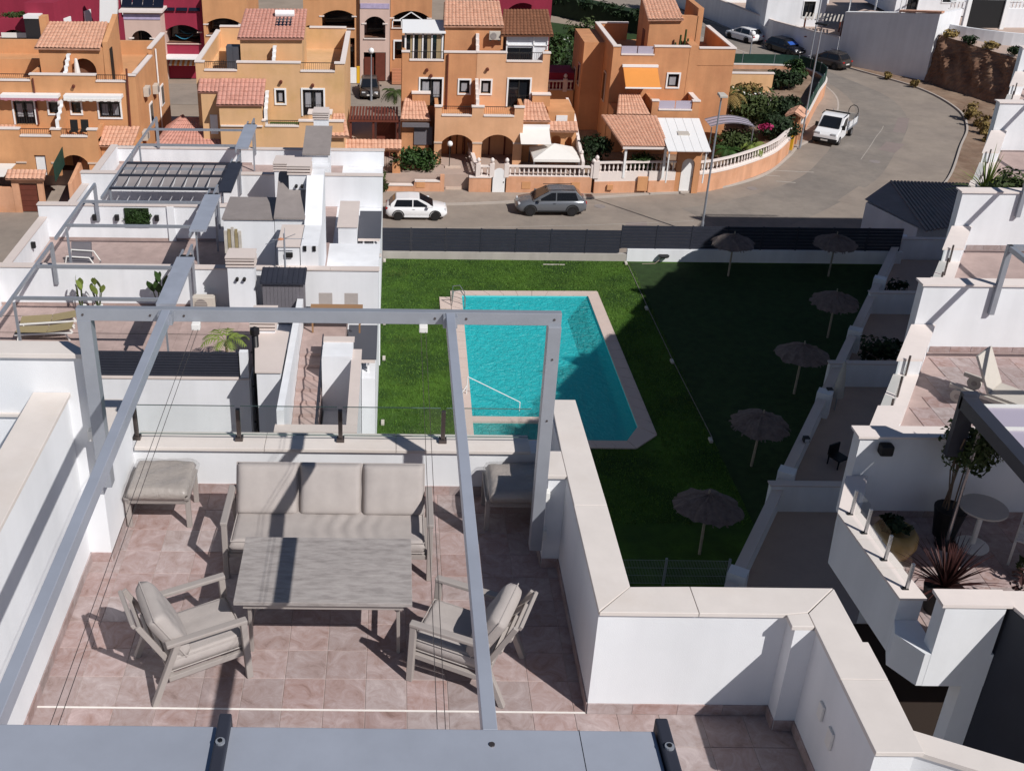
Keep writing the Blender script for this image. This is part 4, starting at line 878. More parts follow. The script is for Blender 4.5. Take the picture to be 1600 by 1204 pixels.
# banana-leaf plants
def strelitzia(label, x, y, z, seed, s=1.0, n=6):
    r = random.Random(seed); t = thing('strelitzia', label, 'plant', (x, y, z)); b = B(); st_ = B()
    for i in range(n):
        az = r.uniform(0, 6.28); h = r.uniform(.7, 1.25) * s; dx, dy = math.cos(az) * .18 * s, math.sin(az) * .12 * s; st_.path([(0, 0, 0), (dx * .5, dy * .5, h * .5), (dx, dy, h)], .02, 5)
        L_ = r.uniform(.45, .65) * s; ax = r.uniform(-.35, .35)
        b.grid(3, 6, lambda u, v: (dx + (u - .5) * .24 * s * math.sin(PI * min(1, .12 + v * .9)) * math.cos(az * 2) + ax * L_ * v, dy + (u - .5) * .2 * s * math.sin(PI * v) * math.sin(az * 2) - .1 * v, h + L_ * v * (1 - .25 * v) + .05 * abs(u - .5)))
    b.o('leaves', 'leaf_palm' if seed % 2 else 'leaf', t, recalc=False); st_.o('stems', 'leaf_olive', t); B().lathe([(.12, 0), (.17, .28), (.14, .28)], n=12).o('pot', 'plastic_white', t)
strelitzia('broad-leaved plant left of the gap on the roof terrace with the loungers', -11.55, 37.7, FZ[0], 3); strelitzia('broad-leaved plant second along the wall of the terrace with the loungers', -10.95, 37.75, FZ[0], 5, .95); strelitzia('dark broad-leaved plant beside the awning cassette on the lounger terrace', -8.6, 37.6, FZ[0], 4, 1.15, 8)
plant_blob('potted_plant', 'green potted palm at the front of the second roof terrace', 'plant', (-8.4, 39.2, FZ[1]), (.42, .4, .4), 220, .13, 'leaf_olive', 31)
pm = thing('small_palm', 'young yellow-green palm behind the dark slatted screen', 'palm', (-5.55, 33.4, FZ[0])); b = B()
for k in range(9): frond(b, (0, 0, 1.0), k * .7 + .2, rnd.uniform(.8, 1.2), .9, .3, 9, .95, .045)
b.o('fronds', 'leaf_palm', pm, recalc=False); B().tube((0, 0, 0), (0, 0, 1.05), .06, 7, .04).o('trunk', 'bark', pm)
# slatted screen of the nearest terrace
ss = thing('slat_screen', 'dark horizontal slat screen on the white front wall of the nearest row house', 'screen', (-7.4, 32.6, FZ[0]))
for k in range(9): wpart(ss, B().box(-14.7, -5.02, 32.55, 32.60, FZ[0] + .18 + k * .102, FZ[0] + .255 + k * .102), 'slat', 'anthracite')
for x_ in (-14.6, -11.4, -8.2, -5.1): wpart(ss, B().box(x_ - .03, x_ + .03, 32.605, 32.66, FZ[0] - .05, FZ[0] + 1.12), 'post', 'anthracite')
t = row[0]
wpart(t, B().box(-15.0, -4.72, 32.48, 32.695, ZL, FZ[0] + .10), 'front_wall', 'white_wall_far'); wpart(t, B().box(-15.0, -4.70, 32.45, 32.70, FZ[0] + .101, FZ[0] + .15), 'coping_slab', 'coping_far')
wpart(t, B().box(-5.0, -4.72, 32.49, 32.69, FZ[0] + .16, FZ[0] + 1.12), 'corner_pier', 'white_wall_far')
# right wing of the nearest house: side pieces, stairs, lower white court
wpart(t, B().box(-4.68, -3.62, 33.55, 38.25, ZL, FZ[0] - .05).box(-4.28, -3.52, 31.2, 33.5, ZL, -10.42).box(-3.60, -1.06, 33.3, 38.25, ZL, -12.3).box(-1.04, -.56, 34.8, 38.25, ZL, -12.6), 'wing_body', 'white_wall_far')
wpart(t, B().prism([(-4.32, 31.15), (-3.48, 31.15), (-3.48, 34.0), (-4.7, 34.4)], -10.419, -10.37), 'coping_slab', 'coping_far')
wpart(t, B().box(-3.44, -3.22, 29.0, 37.8, ZL, -10.5), 'stair_wall', 'white_wall_far')
wpart(t, B().box(-3.47, -1.04, 28.65, 28.98, ZL, -11.05), 'wing_front', 'white_wall_far'); wpart(t, B().box(-3.5, -1.0, 28.6, 29.02, -11.049, -11.0), 'coping_slab', 'coping_far')
wpart(t, B().box(-1.30, -1.04, 28.99, 34.0, ZL, -11.05), 'wing_side', 'white_wall_far'); wpart(t, B().box(-1.34, -1.0, 29.03, 34.0, -11.049, -11.0), 'coping_slab', 'coping_far')
for k in range(9): wpart(t, B().box(-3.21, -2.38, 29.05 + k * .62, 29.66 + k * .62, -13.2, -12.6 + .12 * k), 'stair_step', 'floor_tile_far')
wpart(t, B().box(-3.21, -1.66, 34.65, 38.25, -12.2, FZ[0] - .02), 'upper_landing', 'floor_tile_far')
wpart(t, B().box(-2.30, -1.31, 28.99, 33.3, ZL, -13.0), 'lower_court', 'white_wall_far'); wpart(t, B().box(-2.34, -1.31, 33.24, 34.6, -13.05, -10.9), 'court_block', 'white_wall_far'); wpart(t, B().box(-2.38, -1.27, 34.3, 34.66, -10.899, -10.85), 'coping_slab', 'coping_far')
rail = B()
for k in range(15): rail.tube((-2.34, 29.1 + k * .36, -12.5 + .07 * k), (-2.34, 29.1 + k * .36, -11.6 + .07 * k), .014, 5)
rail.bar((-2.34, 29.1, -11.6), (-2.34, 34.3, -10.6), .04, .04); wpart(t, rail, 'stair_railing', 'anthracite')
for (x0, x1, y0, y1, z_, i) in ((-1.6, -.52, 35.2, 37.9, -12.05, 0), (-1.55, -.52, 47.0, 50.4, -12.15, 2)):
    c = thing('canopy', ('nearest' if i == 0 else 'farther') + ' square grey flat canopy at the lawn side of the white row', 'canopy', (x0, y0, z_), 0, 'grey flat canopies')
    wpart(c, B().box(x0, x1, y0, y1, z_, z_ + .05), 'canopy_sheet', 'canopy_grey'); wpart(c, B().box(x0, x1 - .05, y0 - .02, y0 + .15, z_ - .12, z_ - .002), 'canopy_edge', 'coping_far')
    for x_ in (x0 + .25, x1 - .3): wpart(c, B().tube((x_, y0 + .12, ZL), (x_, y0 + .12, z_ - .1), .04, 6), 'canopy_post', 'pure_white')
pi_ = thing('flue_pipe', 'thick black vertical flue pipe against the white house side', 'pipe', (-4.5, 32.9, ZL))
B().tube((0, 0, 0), (0, 0, 7.6), .115, 12).o('pipe', 'black', pi_, smooth=True); B().lathe([(.115, 7.55), (.16, 7.6), (.16, 7.78), (.05, 7.85)], n=12).o('cowl', 'black', pi_)
for z_ in (4.2, 5.6, 6.9): B().box(-.17, .17, -.02, .02, z_, z_ + .03).o('clip', 'black', pi_)
# third house, lawn side
t = row[2]
wpart(t, B().box(-2.4, -1.58, 46.3, 49.5, FZ[2] - .05, -11.35), 'court_block', 'white_wall_far'); wpart(t, B().box(-2.45, -1.53, 46.25, 49.55, -11.349, -11.3), 'coping_slab', 'coping_far')
wpart(t, B().box(-4.0, -.5, D[1], D[1] + .25, ZL, -12.15), 'low_wall', 'white_wall_far'); wpart(t, B().box(-4.05, -.46, D[1] - .04, D[1] + .27, -12.149, -12.1), 'coping_slab', 'coping_far')
for x_ in (-3.3, -2.1): lamp_box(row[1], x_, D[1], -12.5)
# fourth house roof pieces
t = row[3]
wpart(t, B().prismx([(53.0, FZ[3]), (55.5, FZ[3]), (55.5, -9.6), (53.0, -10.2)], -4.35, -3.2), 'stair_tower', 'white_wall_far'); wpart(t, B().prismx([(52.9, -10.2), (55.6, -9.58), (55.6, -9.5), (52.9, -10.12)], -4.45, -3.1), 'tower_roof', 'roof_felt')
wpart(t, B().box(-4.0, -3.1, 52.4, 52.98, FZ[3], -10.6), 'lift_shaft', 'white_wall_far'); chimney(t, -4.1, -3.35, 56.2, 56.8, FZ[3], -8.95)
wpart(t, B().box(-3.75, -3.5, 52.3, 52.39, -11.2, -11.05), 'bulkhead_lamp', 'trim_black')

# ================================================================== right-hand row (staggered)
RF = -3.7; RC = -2.2
# front line of the row: (7.0,14.5) -> direction (.507,.862)
def rx(y): return 7.12 + (y - 14.45) * .5855
RY = [14.45, 20.15, 25.65, 33.9, 41.6, 49.2, 56.2]
rlab = ['nearest', 'second', 'third', 'fourth', 'fifth', 'sixth', 'farthest']
rb = thing('terrace_block', 'white house row whose roof terraces step along the right side', 'building', (16, 30, ZL))
wpart(rb, B().prism([(7.9, 14.6), (rx(56.4) + .3, 56.4), (60, 56.4), (60, 14.6)], ZL, RF - .06), 'house_body', 'white_wall_far')
for i in range(6):
    y0, y1 = RY[i] + .25, RY[i + 1]
    t = thing('roof_terrace', rlab[i + 1] + ' roof terrace of the right-hand row, pink tiles and white parapet', 'terrace', (rx(y0), y0, RF), 0, 'right-hand roof terraces')
    wpart(t, B().prism([(rx(y0) + .2, y0), (rx(y0) + 14, y0), (rx(y1) + 14, y1), (rx(y1) + .2, y1)], RF - .059, RF - .014), 'terrace_slab', 'floor_tile_far')
    if i == 0:
        cnt = 0
        for a in range(30):
            for c in range(14):
                x_ = 8.0 + a * .40 + .2; y_ = 14.7 + c * .4 + .2
                if x_ - .2 > rx(y_ + .2) + .42 and x_ < 14.2 and y_ + .2 < y1:
                    k = 'mid_tile'
                    if k not in tile_cache: tile_cache[k] = mesh_of(tile_mesh(.40, .40), 'floor_tile', 'floor_tile')
                    shared(tile_cache[k], 'floor_tile', t, Vector((x_, y_, RF)) - t.location)
    # parapet pieces along the slanted front: high ends, low middle with glass
    def seg(ya, yb, zt, w0=.0, w1=.42, nm='parapet_wall'):
        pa = [(rx(ya) + w0, ya), (rx(yb) + w0, yb), (rx(yb) + w1, yb), (rx(ya) + w1, ya)]
        wpart(t, B().prism(pa, RF - .05, zt - .05), nm, 'white_wall'); pb = [(x + (-.04 if k in (0, 1) else .03), y) for k, (x, y) in enumerate(pa)]
        wpart(t, B().prism(pb, zt - .049, zt), 'coping_slab', 'trim_white')
    L_ = y1 - y0
    seg(y0 + .0, y0 + L_ * .40, RF + .62); seg(y0 + L_ * .40 + .004, y0 + L_ * .72, RF + .30); seg(y0 + L_ * .72 + .004, y1 - .02, RF + .62)
    ya, yb = y0 + L_ * .41, y0 + L_ * .71
    for k in range(3):
        yy = ya + (yb - ya) * k / 2; wpart(t, B().tube((rx(yy) + .2, yy, RF + .30), (rx(yy) + .2, yy, RF + .72), .022, 6), 'rail_post', 'steel_dark')
    for k in range(2):
        a_, b_ = ya + (yb - ya) * k / 2 + .06, ya + (yb - ya) * (k + 1) / 2 - .06
        wpart(t, B().prism([(rx(a_) + .195, a_), (rx(b_) + .195, b_), (rx(b_) + .205, b_), (rx(a_) + .205, a_)], RF + .36, RF + .74), 'glass_pane', 'rail_glass_far')
for i, y_ in enumerate(RY):
    t = thing('party_wall', rlab[i] + ' white party wall with pale coping between the right-hand terraces', 'wall', (rx(y_), y_, RF), 0, 'right-hand party walls')
    wpart(t, B().box(rx(y_) + .02, rx(y_) + 14, y_, y_ + .25, RF - .05, RC - .04), 'wall_body', 'white_wall')
    for k in range(6): wpart(t, B().box(rx(y_) - .03 + k * 2.3 + .003, rx(y_) - .03 + (k + 1) * 2.3 - .003, y_ - .04, y_ + .29, RC - .039, RC), 'coping_slab', 'trim_white')
    skl_y = y_ - .001
    if i < 3:
        o_ = t.location
        n_ = 12
        for k in range(n_): wpart(t, B().box(rx(y_) + .45 + k * .42, rx(y_) + .86 + k * .42, y_ - .012, y_ - .001, RF, RF + .12), 'skirting_tile', 'floor_tile')
# pergola frames on the right-hand terraces
for i in (0, 1, 2, 3, 4, 5):
    yw = RY[i + 1]; X_ = rx(yw) + 1.45
    p = thing('pergola', rlab[i + 1] + ' grey pergola frame on the right-hand roof terraces', 'pergola', (X_, yw - 2, RF), 0, 'right-hand pergolas')
    wpart(p, B().box(X_ - .05, X_ + .05, yw - .10, yw - .012, RC - .62, RF + 2.25), 'wall_post', 'alu'); wpart(p, B().bar((X_, yw - 3.8, RF + 2.3), (X_, yw - .02, RF + 2.3), .09, .1), 'side_beam', 'alu')
    wpart(p, B().bar((X_ - .05, yw - .06, RF + 2.3), (X_ + 5, yw - .06, RF + 2.3), .09, .1), 'rear_beam', 'alu'); wpart(p, B().bar((X_ - .05, yw - 3.8, RF + 2.3), (X_ + 5, yw - 3.8, RF + 2.3), .09, .1), 'front_beam', 'alu')
    wpart(p, B().bar((X_ + .1, yw - 1.9, RF + 2.3), (X_ + 5, yw - 1.9, RF + 2.3), .06, .08), 'rafter', 'alu')
# nearest right-hand terrace (R1): parapet, glass, block
t = thing('corner_terrace', 'white corner terrace with glass rail, pots and round table at lower right', 'terrace', (8, 12.8, RF))
wpart(t, B().prism([(6.85, 11.16), (6.66, 13.4), (7.2, 14.44), (16, 14.44), (16, 11.16)], RF - .18, RF - .01), 'terrace_slab', 'floor_tile_far')
for a in range(22):
    for c in range(7):
        x_ = 7.0 + a * .42 + .21; y_ = 11.5 + c * .42 + .21
        if x_ > 7.25:
            k = 'r1_tile'
            if k not in tile_cache: tile_cache[k] = mesh_of(tile_mesh(.42, .42), 'floor_tile', 'floor_tile')
            shared(tile_cache[k], 'floor_tile', t, Vector((x_, y_, RF)) - t.location)
PZ = RF + .80
wpart(t, B().prism([(6.74, 11.55), (6.60, 13.43), (6.88, 13.43), (7.05, 11.55)], RF - .12, PZ - .04), 'parapet_wall', 'white_wall')
wpart(t, B().prism([(6.60, 13.435), (7.06, 14.44), (7.34, 14.44), (6.88, 13.435)], RF - .12, PZ - .04), 'parapet_wall', 'white_wall')
wpart(t, B().prism([(6.74, 11.545), (7.05, 11.545), (7.05, 11.15), (7.76, 11.15), (7.76, 10.9), (6.88, 10.9), (6.64, 11.28)], RF - .12, RF + .42), 'low_corner_wall', 'white_wall')
for a, b_ in ((0, .33), (.336, .66), (.666, 1)):
    f = lambda s: (6.72 - .155 * s, 11.53 + 1.9 * s); (xa, ya), (xb, yb) = f(a), f(b_)
    wpart(t, B().prism([(xa, ya), (xb, yb), (xb + .34, yb), (xa + .36, ya)], PZ - .039, PZ), 'coping_slab', 'trim_white')
wpart(t, B().prism([(6.57, 13.435), (7.03, 14.4), (7.37, 14.4), (6.90, 13.435)], PZ - .039, PZ), 'coping_slab', 'trim_white')
for s in (.10, .42, .74, .98):
    x_, y_ = 6.90 - .155 * s, 11.53 + 1.9 * s; wpart(t, B().box(x_ - .02, x_ + .02, y_ - .02, y_ + .02, PZ, PZ + .42), 'rail_post', 'steel', bevel=.004); wpart(t, B().box(x_ - .06, x_ + .02, y_ - .025, y_ + .025, PZ, PZ + .02), 'post_foot', 'trim_black')
for a, b_ in ((.13, .39), (.45, .71), (.77, .95)):
    f = lambda s: (6.91 - .155 * s, 11.53 + 1.9 * s); (xa, ya), (xb, yb) = f(a), f(b_); wpart(t, B().prism([(xa, ya), (xb, yb), (xb + .01, yb), (xa + .01, ya)], PZ + .05, PZ + .45), 'glass_pane', 'rail_glass')
wpart(t, B().box(6.96, 7.72, 10.897, 11.14, RF - .121, RF + 1.20), 'end_block', 'white_wall'); wpart(t, B().box(6.90, 7.78, 10.87, 11.18, RF + 1.201, RF + 1.25), 'coping_slab', 'trim_white')
wpart(t, B().box(7.48, 7.76, 10.905, 11.14, -12, RF - .121), 'lower_wall', 'white_wall')
wpart(t, B().prism([(7.765, 11.14), (7.765, 10.9), (8.3, 9.3), (9.6, 7.6), (9.9, 7.8), (8.6, 9.6), (8.1, 11.14)], -12, RF + 1.18), 'slanted_wall', 'anthracite'); wpart(t, B().prism([(7.785, 11.18), (7.785, 10.87), (8.27, 9.3), (9.57, 7.57), (9.93, 7.8), (8.63, 9.6), (8.14, 11.18)], RF + 1.181, RF + 1.23), 'coping_slab', 'trim_white')
wpart(t, B().box(7.42, 7.62, 14.28, 14.44, RC - .28, RC - .10), 'wall_lamp', 'trim_black', bevel=.03)
wpart(t, B().box(6.6, 9.5, 9.4, 14.58, -6.6, -6.0), 'added_dark_floor', 'soil')  # soil-coloured floor added to darken the shaded gap under the terrace slab
# deck and planter strip in front
def lathe_thing(name, label, cat, loc, prof, m, n=24): return None
pt = thing('glazed_pot', 'large round ochre glazed pot with a succulent behind the glass rail', 'plant pot', (7.50, 13.45, RF))
B().lathe([(.14, 0), (.26, .1), (.335, .28), (.33, .42), (.25, .52), (.22, .5)], n=26).o('pot', 'pot_glaze', pt, smooth=True); B().lathe([(.02, .47), (.24, .48)], n=20).o('soil', 'soil', pt); foliage('succulent', 'leaf_dark', pt, (0, 0, .58), (.27, .27, .13), 260, .06, 4, 12, .6)
tp = thing('potted_tree', 'tall leafy bamboo-like potted plant under the dark pergola panel', 'plant', (8.55, 14.0, RF))
B().lathe([(.16, 0), (.22, .4), (.24, .5), (.2, .48)], n=18).o('pot', 'trim_black', tp); b = B()
for k in range(7): b.path([(rnd.uniform(-.12, .12), rnd.uniform(-.1, .1), .5), (rnd.uniform(-.2, .2), rnd.uniform(-.2, .2), 1.2), (rnd.uniform(-.4, .4), rnd.uniform(-.35, .3), 1.9)], .012, 5)
b.o('stems', 'bark', tp); foliage('crown', 'leaf_olive', tp, (.02, -.05, 1.62), (.46, .42, .55), 1500, .05, 14, 16, .45)
rt = thing('round_table', 'round white pedestal table in shade on the corner terrace', 'table', (8.86, 13.72, RF)); B().lathe([(.02, .70), (.34, .70), (.34, .73), (.02, .73)], n=28).o('table_top', 'sling_grey', rt); B().tube((0, 0, .02), (0, 0, .7), .04, 10).o('pedestal', 'plastic_white', rt); B().lathe([(.24, 0), (.24, .03), (.03, .06)], n=22).o('base', 'plastic_white', rt)
wc = thing('slatted_chair', 'white slatted garden chair half out of frame beside the round table', 'chair', (9.55, 13.35, RF), -.6)
for k in range(6): B().box(-.25, .25, -.24 + k * .085, -.175 + k * .085, .42, .44).o('seat_slat', 'plastic_white', wc)
for k in range(4): B().box(-.25, .25, .27, .29, .52 + k * .1, .58 + k * .1).o('back_slat', 'plastic_white', wc)
for a in (-1, 1):
    for q in (-1, 1): B().box(a * .25 - .018, a * .25 + .018, q * .25 - .018, q * .25 + .018, 0, .42 if q < 0 else .95).o('leg', 'plastic_white', wc)
sp = thing('pergola_screen', 'dark slanted pergola panel with pale roof sheets at upper right of the corner terrace', 'pergola', (8.4, 13.4, RF))
wpart(sp, B().prismx([(11.2, RF + 2.35), (13.85, RF + 2.35), (13.85, RF + 2.55), (11.2, RF + 2.55)], 8.13, 8.34), 'side_beam', 'anthracite')
wpart(sp, B().box(8.13, 8.36, 13.80, 13.90, RF + 1.55, RF + 2.6), 'end_plate', 'anthracite')
for k in range(4): wpart(sp, B().box(8.40, 16, 13.2 - k * .62, 13.72 - k * .62, RF + 2.40, RF + 2.43), 'roof_sheet', 'polycarb'); wpart(sp, B().box(8.36, 16, 13.73 - k * .62, 13.78 - k * .62, RF + 2.38, RF + 2.46), 'rafter', 'plastic_white')
wpart(sp, B().tube((8.46, 13.72, RF + .04), (8.46, 13.72, RF + 2.38), .028, 8), 'post', 'steel'); wpart(sp, B().tube((8.46, 13.72, RF), (8.46, 13.72, RF + .05), .16, 18), 'post_base', 'trim_black')
def spiky(name, label, loc, n, L_, m, seed, wd=.022):
    r = random.Random(seed); t = thing(name, label, 'plant', loc); b = B()
    for i in range(n):
        az = r.uniform(0, 6.28); el = r.uniform(.25, 1.45); ln_ = L_ * r.uniform(.7, 1.1); d = Vector((math.cos(az), math.sin(az), 0)); s = Vector((-d.y, d.x, 0)); prev = None
        for k in range(5):
            q = k / 4; P = d * (ln_ * q * math.cos(el)) + Vector((0, 0, .1 + ln_ * (q * math.sin(el) - .28 * q * q * math.cos(el)))); ww = wd * (1 - q) + .002
            cur = (P - s * ww, P + s * ww)
            if prev: b.add([prev[0], prev[1], cur[1], cur[0]], [(0, 1, 2, 3)])
            prev = cur
    b.o('leaves', m, t, recalc=False); return t
s_ = spiky('spiky_plant', 'dark red spiky plant in front of the shaded corner terrace', (7.72, 12.25, RF + .3), 120, .85, 'leaf_red', 5); B().lathe([(.2, -.3), (.27, .1), (.2, .08)], n=16).o('pot', 'trim_black', s_)
plant_blob('bush', 'sparse reddish shrub at the right edge beside the white end block', 'bush', (8.75, 11.95, RF), (.4, .35, .45), 330, .06, 'leaf_red', 41); plant_blob('bush', 'green shrub at the right edge beside the slatted chair', 'bush', (9.35, 12.9, RF), (.28, .3, .4), 330, .06, 'leaf_olive', 42)
# wheeled lounger on the second terrace
lg = thing('sun_lounger', 'cream wheeled sun lounger with raised back on the right-hand terrace', 'sun lounger', (11.2, 17.95, RF), RAD(-47))
for s in (-1, 1):
    B().box(-.75, 1.3, s * .32 - .03, s * .32 + .03, .24, .31).o('side_rail', 'sling_grey', lg); B().bar((1.0, s * .3, .25), (1.05, s * .3, 0), .05, .05).o('leg', 'sling_grey', lg)
    w_ = B().tube((-.55, s * .35, .13), (-.55, s * .40, .13), .13, 18).o('wheel', 'sling_grey', lg); B().tube((-.55, s * .34, .13), (-.55, s * .412, .13), .05, 12).o('hub', 'frame_grey', w_)
B().box(-.1, 1.28, -.3, .3, .315, .36).o('seat_panel', 'sling_grey', lg); B().prismy([(-.1, .33), (-.08, .38), (-.42, 1.0), (-.46, .98)], -.3, .3).o('back_panel', 'sling_grey', lg)
fc = thing('folding_stool', 'small cream folding stool in front of the wheeled lounger', 'stool', (9.35, 15.35, RF), .3); B().box(-.22, .22, -.18, .18, .4, .44).o('seat', 'sling_grey', fc)
for a in (-1, 1): B().bar((a * .2, -.16, 0), (a * .2, .16, .4), .03, .03).bar((a * .2, .16, 0), (a * .2, -.16, .4), .03, .03).o('cross_leg', 'sling_grey', fc)
# plants on the far right terrace
plant_blob('bush', 'leafy green shrub on the third right-hand terrace', 'bush', (15.6, 26.9, RF), (.8, .7, .85), 1200, .08, 'leaf_olive', 43, clumps=16)
sp2 = spiky('spiky_plant', 'yellow-green spiky yucca behind the shrub on the third right-hand terrace', (15.5, 28.0, RF + .6), 90, 1.2, 'leaf_palm', 9, .03); B().tube((0, 0, -.6), (0, 0, .15), .09, 8).o('trunk', 'bark', sp2)
spiky('agave', 'small dark rosette plant on the low parapet of the third right-hand terrace', (rx(26.1) + .25, 26.1, RF + .62), 26, .3, 'leaf_dark', 10, .03)
# ================================================================== houses across the street
ZG = -18.3
def win(t, x0, x1, z0, z1, y, frame='pure_white', fw=.11, door=False, curtain=True, grille=False, mull=1):
    f = B()
    f.box(x0 - fw, x1 + fw, y - .06, y - .002, z1, z1 + fw).box(x0 - fw, x0, y - .06, y - .002, z0 if door else z0 - fw, z1).box(x1, x1 + fw, y - .06, y - .002, z0 if door else z0 - fw, z1)
    if not door: f.box(x0, x1, y - .06, y - .002, z0 - fw, z0)
    o = wpart(t, f, 'door' if door else 'window', frame)
    B().box(x0, x1, y + .16, y + .18, z0, z1).o('pane', 'glass_dark', o)
    s = B().box(x0 + .02, x0 + .08, y + .10, y + .158, z0, z1).box(x1 - .08, x1 - .02, y + .10, y + .158, z0, z1).box(x0, x1, y + .10, y + .158, z1 - .07, z1)
    for k in range(1, mull + 1): xm = x0 + (x1 - x0) * k / (mull + 1); s.box(xm - .04, xm + .04, y + .10, y + .158, z0, z1)
    s.o('sash', 'iron', o)
    if curtain:
        c = B()
        for k in range(mull + 1):
            a = x0 + (x1 - x0) * k / (mull + 1) + .16; b_ = x0 + (x1 - x0) * (k + 1) / (mull + 1) - .16
            if b_ > a: c.box(a, b_, y + .145, y + .159, z0 + (z1 - z0) * (.30 if door else .12), z1 - .22)
        if c.v: c.o('curtain', 'curtain', o)
    if grille:
        g = B(); n = max(4, int((x1 - x0) / .16))
        for k in range(n): xg = x0 + (x1 - x0) * (k + .5) / n; g.tube((xg, y - .03, z0), (xg, y - .03, z0 + (z1 - z0) * (.45 if door else 1)), .012, 4)
        for q in (.04, .42 if door else .96): g.box(x0, x1, y - .04, y - .02, z0 + (z1 - z0) * q, z0 + (z1 - z0) * q + .025)
        g.o('grille', 'iron', o)
    return o
def railing(t, x0, x1, y, z0, z1, m='iron'):
    b = B(); n = max(4, int((x1 - x0) / .13))
    for k in range(n + 1): xx = x0 + (x1 - x0) * k / n; b.tube((xx, y, z0), (xx, y, z1), .012, 4)
    b.box(x0, x1, y - .02, y + .02, z1 - .02, z1 + .02); return wpart(t, b, 'railing', m)
def cap(t, x0, x1, y0, y1, z, m='trim_white', h=.09): return wpart(t, B().box(x0 - .05, x1 + .05, y0 - .06, y1 + .05, z + .001, z + h), 'coping', m)
def lanternC(t, x, y, z): return wpart(t, B().tube((x, y - .02, z), (x, y - .2, z - .04), .11, 8), 'wall_lantern', 'wood_brown')
def parapet_front(t, m, x0, x1, y, zlow, ztop, gaps, capm='trim_white'):
    xs = x0
    for a, b_ in list(gaps) + [(x1, x1)]:
        if a - xs > .02: wpart(t, B().box(xs, a, y, y + .25, zlow, ztop), 'parapet', m); cap(t, xs, a, y, y + .25, ztop, capm)
        if b_ > a: cap(t, a + .06, b_ - .06, y, y + .25, zlow, capm); railing(t, a + .05, b_ - .05, y + .12, zlow + .1, ztop + .02)
        xs = b_
def jagged(t, x, y0, y1, z0, z1, n, m, capm):
    """stepped party wall falling towards the street"""
    d = (y1 - y0) / n
    for k in range(n):
        zt = z1 - (z1 - z0) * (1 - (k + .5) / n) * .55; wpart(t, B().box(x - .1, x + .1, y0 + k * d, y0 + (k + 1) * d, z0 - 1, zt), 'party_wall', m)
        wpart(t, B().box(x - .115, x + .115, y0 + k * d - .04, y0 + (k + 1) * d - .041, zt, zt + .08), 'party_coping', capm)
        zp = (z1 - (z1 - z0) * (1 - (k - .5) / n) * .55 if k else z0 - .2); wpart(t, B().box(x - .114, x + .114, y0 + k * d - .07, y0 + k * d - .042, zp, zt + .079), 'party_coping', capm)
# ---------- H3: semi-detached pair in the middle
h = thing('semi_detached_house', 'orange semi-detached house with arched porches behind the parked grey car', 'house', (5.8, 80, ZG))
OW = 'orange_wall'
fo = [(1.86, 3.40, -14.80, -12.85), (4.62, 5.35, -13.85, -12.92), (6.16, 6.85, -13.85, -12.92), (8.10, 9.62, -14.80, -12.80)]
wpart(h, wall_y(B(), .55, 5.80, ZG, -11.6, 79, 79.25, fo[:2]), 'front_wall', 'orange_deep'); wpart(h, wall_y(B(), 5.80, 10.9, ZG, -11.6, 78.98, 79.25, fo[2:]), 'front_wall', 'orange_light')
wpart(h, B().box(.55, 10.9, 79.252, 86.5, ZG, -12.3).box(.55, .8, 79.26, 86.5, -12.3, -11.05).box(10.65, 10.9, 79.26, 86.5, -12.3, -11.05).box(.81, 10.64, 86.25, 86.5, -12.3, -11.05), 'house_body', OW)
parapet_front(h, 'orange_deep', .55, 5.80, 79, -11.599, -11.02, [(1.05, 3.5)]); parapet_front(h, 'orange_light', 5.80, 10.9, 78.98, -11.599, -11.0, [(7.85, 10.4)])
for (a, b_, c, d), dr_ in zip(fo, (1, 0, 0, 1)): win(h, a, b_, c, d, 79 if a < 5.8 else 78.98, door=bool(dr_), grille=bool(dr_), mull=1 if dr_ else 0, curtain=(a < 3 or not dr_))
lanternC(h, 2.3, 79, -12.2); lanternC(h, 6.55, 78.98, -12.1); lanternC(h, 2.6, 79, -12.6)
wpart(h, B().tube((3.75, 78.9, -15.0), (3.75, 78.9, -11.1), .06, 8), 'drainpipe', 'wood_brown')
# porch and balcony
wpart(h, wall_y(B(), 2.88, 9.05, ZG, -14.83, 76.6, 76.85, [(3.39, 5.58, ZG, -16.15, .55), (6.21, 8.44, ZG, -16.12, .55)]), 'porch_wall', 'orange_light')
wpart(h, B().box(2.88, 3.13, 76.86, 78.97, ZG, -14.2).box(8.80, 9.05, 76.86, 78.97, ZG, -14.2).box(3.14, 8.79, 76.86, 78.97, -15.25, -15.0), 'porch_sides', OW)
parapet_front(h, 'orange_light', 2.88, 9.05, 76.6, -14.829, -14.2, [(3.33, 5.45), (6.25, 8.4)])
for a, b_ in ((2.85, 3.42), (5.55, 6.24), (8.41, 9.08)): wpart(h, B().box(a, b_, 76.54, 76.88, -16.78, -16.66), 'impost', 'stone_trim')
for x_ in (4.1, 7.0): win(h, x_, x_ + 1.0, ZG, -16.2, 78.9, frame='wood_brown', door=True, curtain=False)
jagged(h, 5.82, 76.9, 78.9, -15.0, -12.7, 5, OW, 'trim_white'); jagged(h, 5.85, 79.3, 80.6, -12.3, -9.9, 4, OW, 'trim_white')
